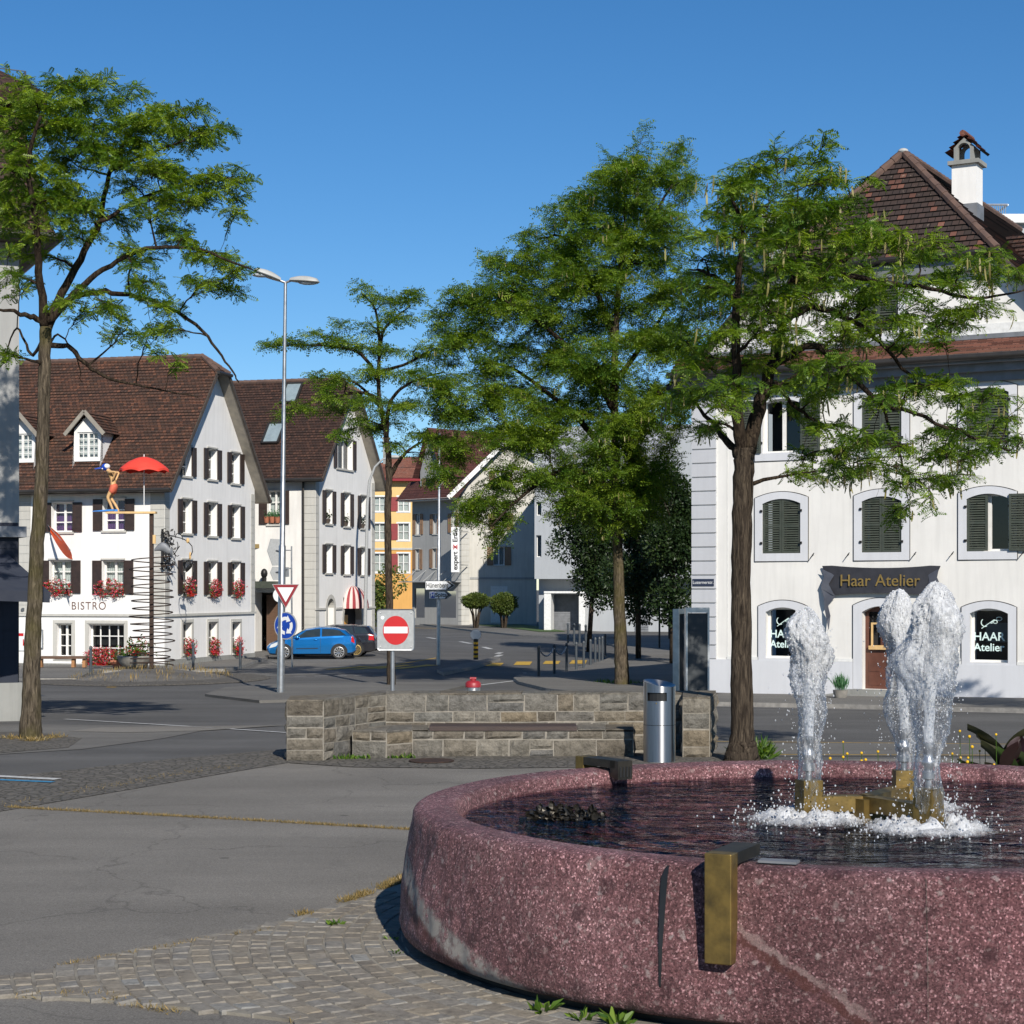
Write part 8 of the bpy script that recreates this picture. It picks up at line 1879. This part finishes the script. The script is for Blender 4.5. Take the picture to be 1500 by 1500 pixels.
lv.build('leaves', 'leaf_w', root); fl_.build('blossoms', 'fl_red', root)
c = fL.P((hL['f'][0] + hL['f'][1]) / 2, hL['f'][2] - .1, .25)
flowers('window_flowers', 'wide bank of red geraniums under the large bistro shop window', 'flowers', c, fL.u, fL.n, 1.6, .85, .14, ['fl_red', 'fl_pink'], 460, 'geraniums at the bistro windows', seed=31, trough='dark_wood', hang=.35)
# menu board left of the trunk
q = fL.rect(28, 924, 36, 953); root = T('menu_board', 'white framed menu board with red heading on the bistro front, left of the trunk', 'board', fL.P((q[0] + q[1]) / 2, q[2], .05)); m = MB(); fL.box(m, q[0], q[1], q[2], q[3], .002, .05); m.build('panel', 'swhite', root); m = MB(); fL.box(m, q[0] + .02, q[1] - .02, q[3] - .22, q[3] - .1, .051, .056); fL.box(m, q[0] + .05, q[1] - .25, q[3] - .62, q[3] - .35, .051, .056); m.build('print', 'red', root)
q = fL.rect(57, 922, 64, 950); root = T('menu_case', 'glazed menu case on the bistro front just right of the trunk', 'board', fL.P((q[0] + q[1]) / 2, q[2], .05)); m = MB(); fL.box(m, q[0], q[1], q[2], q[3], .002, .07); m.build('case', 'steel', root); m = MB(); fL.box(m, q[0] + .04, q[1] - .02, q[2] + .04, q[3] - .04, .071, .075); m.build('sheet', 'swhite', root)
q = put(fL, 34, 893, .02); root = T('house_number_plate', 'small dark oval number plate on the bistro quoins', 'sign', q); m = MB(); f = Face(q, .27); m.plate(circ(.1, 20, 0, 0, .75), f, 0, .03); m.build('plate', 'steel_dark', root)
q = put(f2L, 377, 800, .02); root = T('house_number', 'small brass square house number on the white house front', 'sign', q); m = MB(); m.plate([(-.12, -.1), (.12, -.1), (.12, .1), (-.12, .1)], Face(q, .27), 0, .03); m.build('plate', 'gold', root)

# ================================================================== CARS
def car(name, label, col, st, loc, rz, L, wheels, wr, rimmat, glass_x, spokes, group=None, tail_x=None):
    root = T(name, label, 'car', loc, group)
    root.rotation_euler = (0, 0, rz)
    o0 = Vector(loc)
    xs_ = [s[0] for s in st]
    def prof(x):
        x = min(max(x, xs_[0]), xs_[-1])
        for a, b in zip(st, st[1:]):
            if a[0] <= x <= b[0]:
                t = (x - a[0]) / (b[0] - a[0]); t = t * t * (3 - 2 * t) * .35 + t * .65; return [u + (v - u) * t for u, v in zip(a, b)]
        return list(st[-1])
    def S(x, kk, off=0, side=-1):
        _, zb, belt, top, wd, wt = prof(x); mid = zb + (belt - zb) * .55
        sec = [(wd * .7, zb), (wd * .97, zb + .07), (wd, mid), (wd * .965, belt), (min(wt, wd * .96), max(belt + .012, top - .05)), (min(wt, wd * .96) * .72, max(belt + .02, top)), (0, max(belt + .025, top + .018))]
        i = min(5, int(kk)); t = kk - i; a, b = sec[i], sec[i + 1]; y, z = a[0] + (b[0] - a[0]) * t, a[1] + (b[1] - a[1]) * t
        nl = math.hypot(b[0] - a[0], b[1] - a[1]) or 1; ny, nz_ = (b[1] - a[1]) / nl, -(b[0] - a[0]) / nl
        return o0 + Vector((x - L / 2, side * (y + ny * off), z + nz_ * off))
    ks = [0, .5, 1, 1.35, 1.7, 2, 2.4, 2.8, 3, 3.3, 3.65, 4, 4.5, 5, 5.5, 6]
    NX = 70; X_ = [st[0][0] + (st[-1][0] - st[0][0]) * i / NX for i in range(NX + 1)]
    m = MB(); rows = []
    for x in X_: rows.append([S(x, k_, 0, -1) for k_ in ks] + [S(x, k_, 0, 1) for k_ in ks[::-1][1:]])
    m.grid(rows); n = len(rows[0])
    m.f.append(tuple(range(n))); m.f.append(tuple(range(NX * n, NX * n + n))[::-1])
    m.build('body', col, root, smooth=True)
    def patch(nm, mat, fx0, fx1, k0, k1, off=.006, both=True, nk=5, nx=10):
        for sd in ((-1, 1) if both else (-1,)):
            m = MB(); m.grid([[S(fx0(v) + (fx1(v) - fx0(v)) * i / nx, k0 + (k1 - k0) * v, off, sd) for i in range(nx + 1)] for v in [j / nk for j in range(nk + 1)]]); m.build(nm, mat, root, smooth='full')
    for (a0, a1, b0, b1) in glass_x: patch('side_window', 'carglass', lambda v, a0=a0, a1=a1: a0 + (a1 - a0) * v, lambda v, b0=b0, b1=b1: b0 + (b1 - b0) * v, 3.1, 3.92)
    ws0, ws1 = st[3][0] + .06, st[4][0] - .04
    m = MB(); kk = [4.15, 4.6, 5, 5.5, 6]
    m.grid([[S(ws0 + (ws1 - ws0) * v, k_, .006, -1) for k_ in kk] + [S(ws0 + (ws1 - ws0) * v, k_, .006, 1) for k_ in kk[::-1][1:]] for v in np.linspace(0, 1, 8)]); m.build('windscreen', 'carglass', root, smooth='full')
    rx0, rx1 = st[-3][0] + .04, st[-2][0] - .02
    m = MB(); m.grid([[S(rx0 + (rx1 - rx0) * v, k_, .006, -1) for k_ in kk] + [S(rx0 + (rx1 - rx0) * v, k_, .006, 1) for k_ in kk[::-1][1:]] for v in np.linspace(0, 1, 5)]); m.build('rear_window', 'carglass', root, smooth='full')
    patch('headlight', 'lampglass', lambda v: .12 + .08 * v, lambda v: .42 + .22 * v, 2.25, 2.9, .008)
    tx = tail_x or (L - .2, L - .05); patch('tail_light', 'tail', lambda v: tx[0] + .02 * v, lambda v: tx[1] - .03 * v, 2.3, 3.1, .008)
    dx = glass_x[0][2] - .05 if len(glass_x) > 1 else 2.5
    for x in (glass_x[0][0] + .12, glass_x[0][2] + .02): patch('door_gap', 'black', lambda v, x=x: x - .006, lambda v, x=x: x + .006, 1.1, 3.0, .003, nk=8, nx=1)
    patch('sill_trim', 'black', lambda v: wheels[0] + wr + .1, lambda v: wheels[1] - wr - .1, .55, .95, .006)
    patch('rub_strip', 'black', lambda v: glass_x[0][0] + .22, lambda v: glass_x[0][2] - .1, 1.62, 1.72, .008)
    m = MB()
    for sd in (-1, 1): p = S(glass_x[0][2] - .2, 2.75, .02, sd); m.ball(p, (.1, .02, .025), 8, 5)
    m.build('door_handle', col if spokes < 14 else 'black', root, smooth=True)
    m = MB()
    for sd in (-1, 1): p = S(glass_x[0][0] + .28, 3.05, .1, sd); m.ball(p, (.11, .1, .075), 10, 6); m.tube([p, S(glass_x[0][0] + .3, 2.95, 0, sd)], .025, 5)
    m.build('wing_mirror', col, root, smooth=True)
    m = MB(); p = S(.02, 1.2); m.grid([[S(.05, k_, .012, sd) for k_ in (.6, 1.2, 1.9)] for sd in (-1, 1)]); m.build('grille', 'black', root)
    yw = max(s[4] for s in st)
    for wx in wheels:
        for sd in (-1, 1):
            c_ = o0 + Vector((wx - L / 2, sd * (yw - .1), wr)); M_ = lambda r_, a, y: c_ + Vector((r_ * math.cos(a), sd * y, r_ * math.sin(a)))
            m = MB(); arch_ = [(.0, .105), (wr + .055, .105), (wr + .055, -.1)]
            m.grid([[M_(r_, a, y) for a in np.linspace(-.35, math.pi + .35, 25)] for r_, y in arch_]); m.build('wheel_arch', 'black', root)
            m = MB(); pr_ = [(wr * .62, -.09), (wr * .93, -.09), (wr, -.06), (wr, .08), (wr * .95, .112), (wr * .72, .118), (wr * .66, .105)]
            m.grid([[M_(r_, a, y) for a in np.linspace(0, 2 * math.pi, 33)[:-1]] for r_, y in pr_], True); wh = m.build('wheel', 'rubber', root, smooth=True)
            m = MB(); m.grid([[M_(r_, a, y) for a in np.linspace(0, 2 * math.pi, 33)[:-1]] for r_, y in [(wr * .66, .05), (wr * .72, .119), (wr * .68, .122), (wr * .63, .108)]], True)
            for s in range(spokes):
                a = 2 * math.pi * s / spokes + .1; wa = .9 / spokes
                m.hexa([M_(wr * .1, a - wa * 2, .09), M_(wr * .66, a - wa, .098), M_(wr * .66, a + wa, .098), M_(wr * .1, a + wa * 2, .09), M_(wr * .1, a - wa * 2, .112), M_(wr * .66, a - wa, .118), M_(wr * .66, a + wa, .118), M_(wr * .1, a + wa * 2, .112)])
            m.lathe([(.0, 0)], (0, 0, -50), 4, cap=False) if False else None
            m.build('rim', rimmat, wh, smooth=True)
            m = MB(); m.add([M_(wr * .66, a, .06) for a in np.linspace(0, 2 * math.pi, 25)[:-1]]); m.build('hub_shadow', 'black', wh)
    return root
Dc = 84.2; x0 = W(393, 900, Dc).x; x1 = W(522, 900, Dc).x; Lc = x1 - x0
st1 = [(0, .34, .56, .6, .52, .46), (.14, .2, .66, .72, .74, .6), (.5, .18, .80, .86, .83, .72), (1.0, .18, .90, .95, .855, .74), (1.78, .18, .94, 1.37, .86, .61), (2.35, .18, .97, 1.455, .86, .61), (3.0, .18, 1.01, 1.43, .86, .60), (3.5, .2, 1.05, 1.32, .845, .58), (3.86, .24, 1.03, 1.07, .81, .62), (Lc, .34, .84, .88, .72, .55)]
car('blue_car', 'metallic blue three door hatchback parked in front of the white houses', 'carblue', st1, ((x0 + x1) / 2, Dc, zg(Dc)), R(2), Lc, (.80, 3.28), .325, 'rim', [(1.12, 1.80, 2.42, 2.42), (2.50, 2.50, 3.62, 3.32)], 10, 'parked cars')
Dc = 86.8; x1 = W(553, 900, Dc).x; Lb = 4.5
st2 = [(0, .34, .58, .62, .52, .46), (.14, .2, .68, .74, .76, .6), (.55, .18, .84, .9, .84, .72), (1.1, .18, .93, .99, .87, .74), (1.85, .18, .97, 1.38, .88, .62), (2.5, .18, 1.0, 1.49, .88, .63), (3.4, .18, 1.03, 1.49, .88, .62), (4.15, .2, 1.06, 1.42, .865, .6), (4.42, .26, 1.02, 1.08, .83, .66), (Lb, .36, .84, .9, .78, .6)]
car('black_car', 'black estate car with gold wheels half hidden behind the blue car', 'carblack', st2, (x1 - Lb / 2, Dc, zg(Dc)), R(-3), Lb, (.86, 3.62), .335, 'goldrim', [(1.2, 1.9, 2.6, 2.6), (2.68, 2.68, 3.5, 3.4), (3.56, 3.48, 4.2, 4.0)], 16, 'parked cars', (4.2, 4.46))
# bicycles
def bicycle(label, x, y, rz, mat):
    p = G(x, y, .0); root = T('bicycle', label, 'bicycle', p, 'bicycles by the entrance'); root.rotation_euler = (0, 0, rz)
    V = lambda a, b, c=0: p + Vector((a, c, b))
    for cx_ in (-.52, .52):
        m = MB(); m.tube([V(cx_ + .33 * math.cos(t), .345 + .33 * math.sin(t)) for t in np.linspace(0, 2 * math.pi, 29)], .02, 6, cap=False); wl = m.build('wheel', 'rubber', root)
        m = MB(); m.tube([V(cx_ + .305 * math.cos(t), .345 + .305 * math.sin(t)) for t in np.linspace(0, 2 * math.pi, 29)], .01, 5, cap=False)
        for t in np.linspace(0, 2 * math.pi, 13)[:-1]: m.tube([V(cx_, .345), V(cx_ + .3 * math.cos(t), .345 + .3 * math.sin(t))], .004, 3)
        m.build('rim', 'steel', wl)
    m = MB(); hd, st_, bb = V(-.36, .86), V(.2, .80), V(.02, .30)
    for a, b in ((hd, bb), (bb, st_), (V(-.34, .72), V(.17, .68)), (V(.52, .345), bb), (V(.52, .345), V(.18, .72)), (V(-.52, .345), hd)): m.tube([a, b], .026, 7)
    m.build('frame', mat, root); m = MB(); m.ball(V(.22, .86), (.14, .07, .04), 8, 5); m.build('saddle', 'black', root)
    m = MB(); m.tube([hd, V(-.4, 1.0), V(-.3, 1.03, -.26)], .014, 5); m.tube([V(-.4, 1.0), V(-.3, 1.03, .26)], .014, 5); m.build('handlebar', 'steel', root); m = MB(); m.tube([V(-.52 + .36 * math.cos(t), .345 + .36 * math.sin(t)) for t in np.linspace(.3, 2.6, 9)], .03, 4); m.tube([V(.52 + .36 * math.cos(t), .345 + .36 * math.sin(t)) for t in np.linspace(.3, 2.6, 9)], .03, 4); m.build('mudguard', mat, root)
bicycle('white bicycle nearest the bistro corner', 384, 954, R(62), 'swhite'); bicycle('white bicycle in the middle of the three by the entrance', 392, 951, R(50), 'swhite'); bicycle('white bicycle closest to the blue car bonnet', 401, 951, R(25), 'swhite')
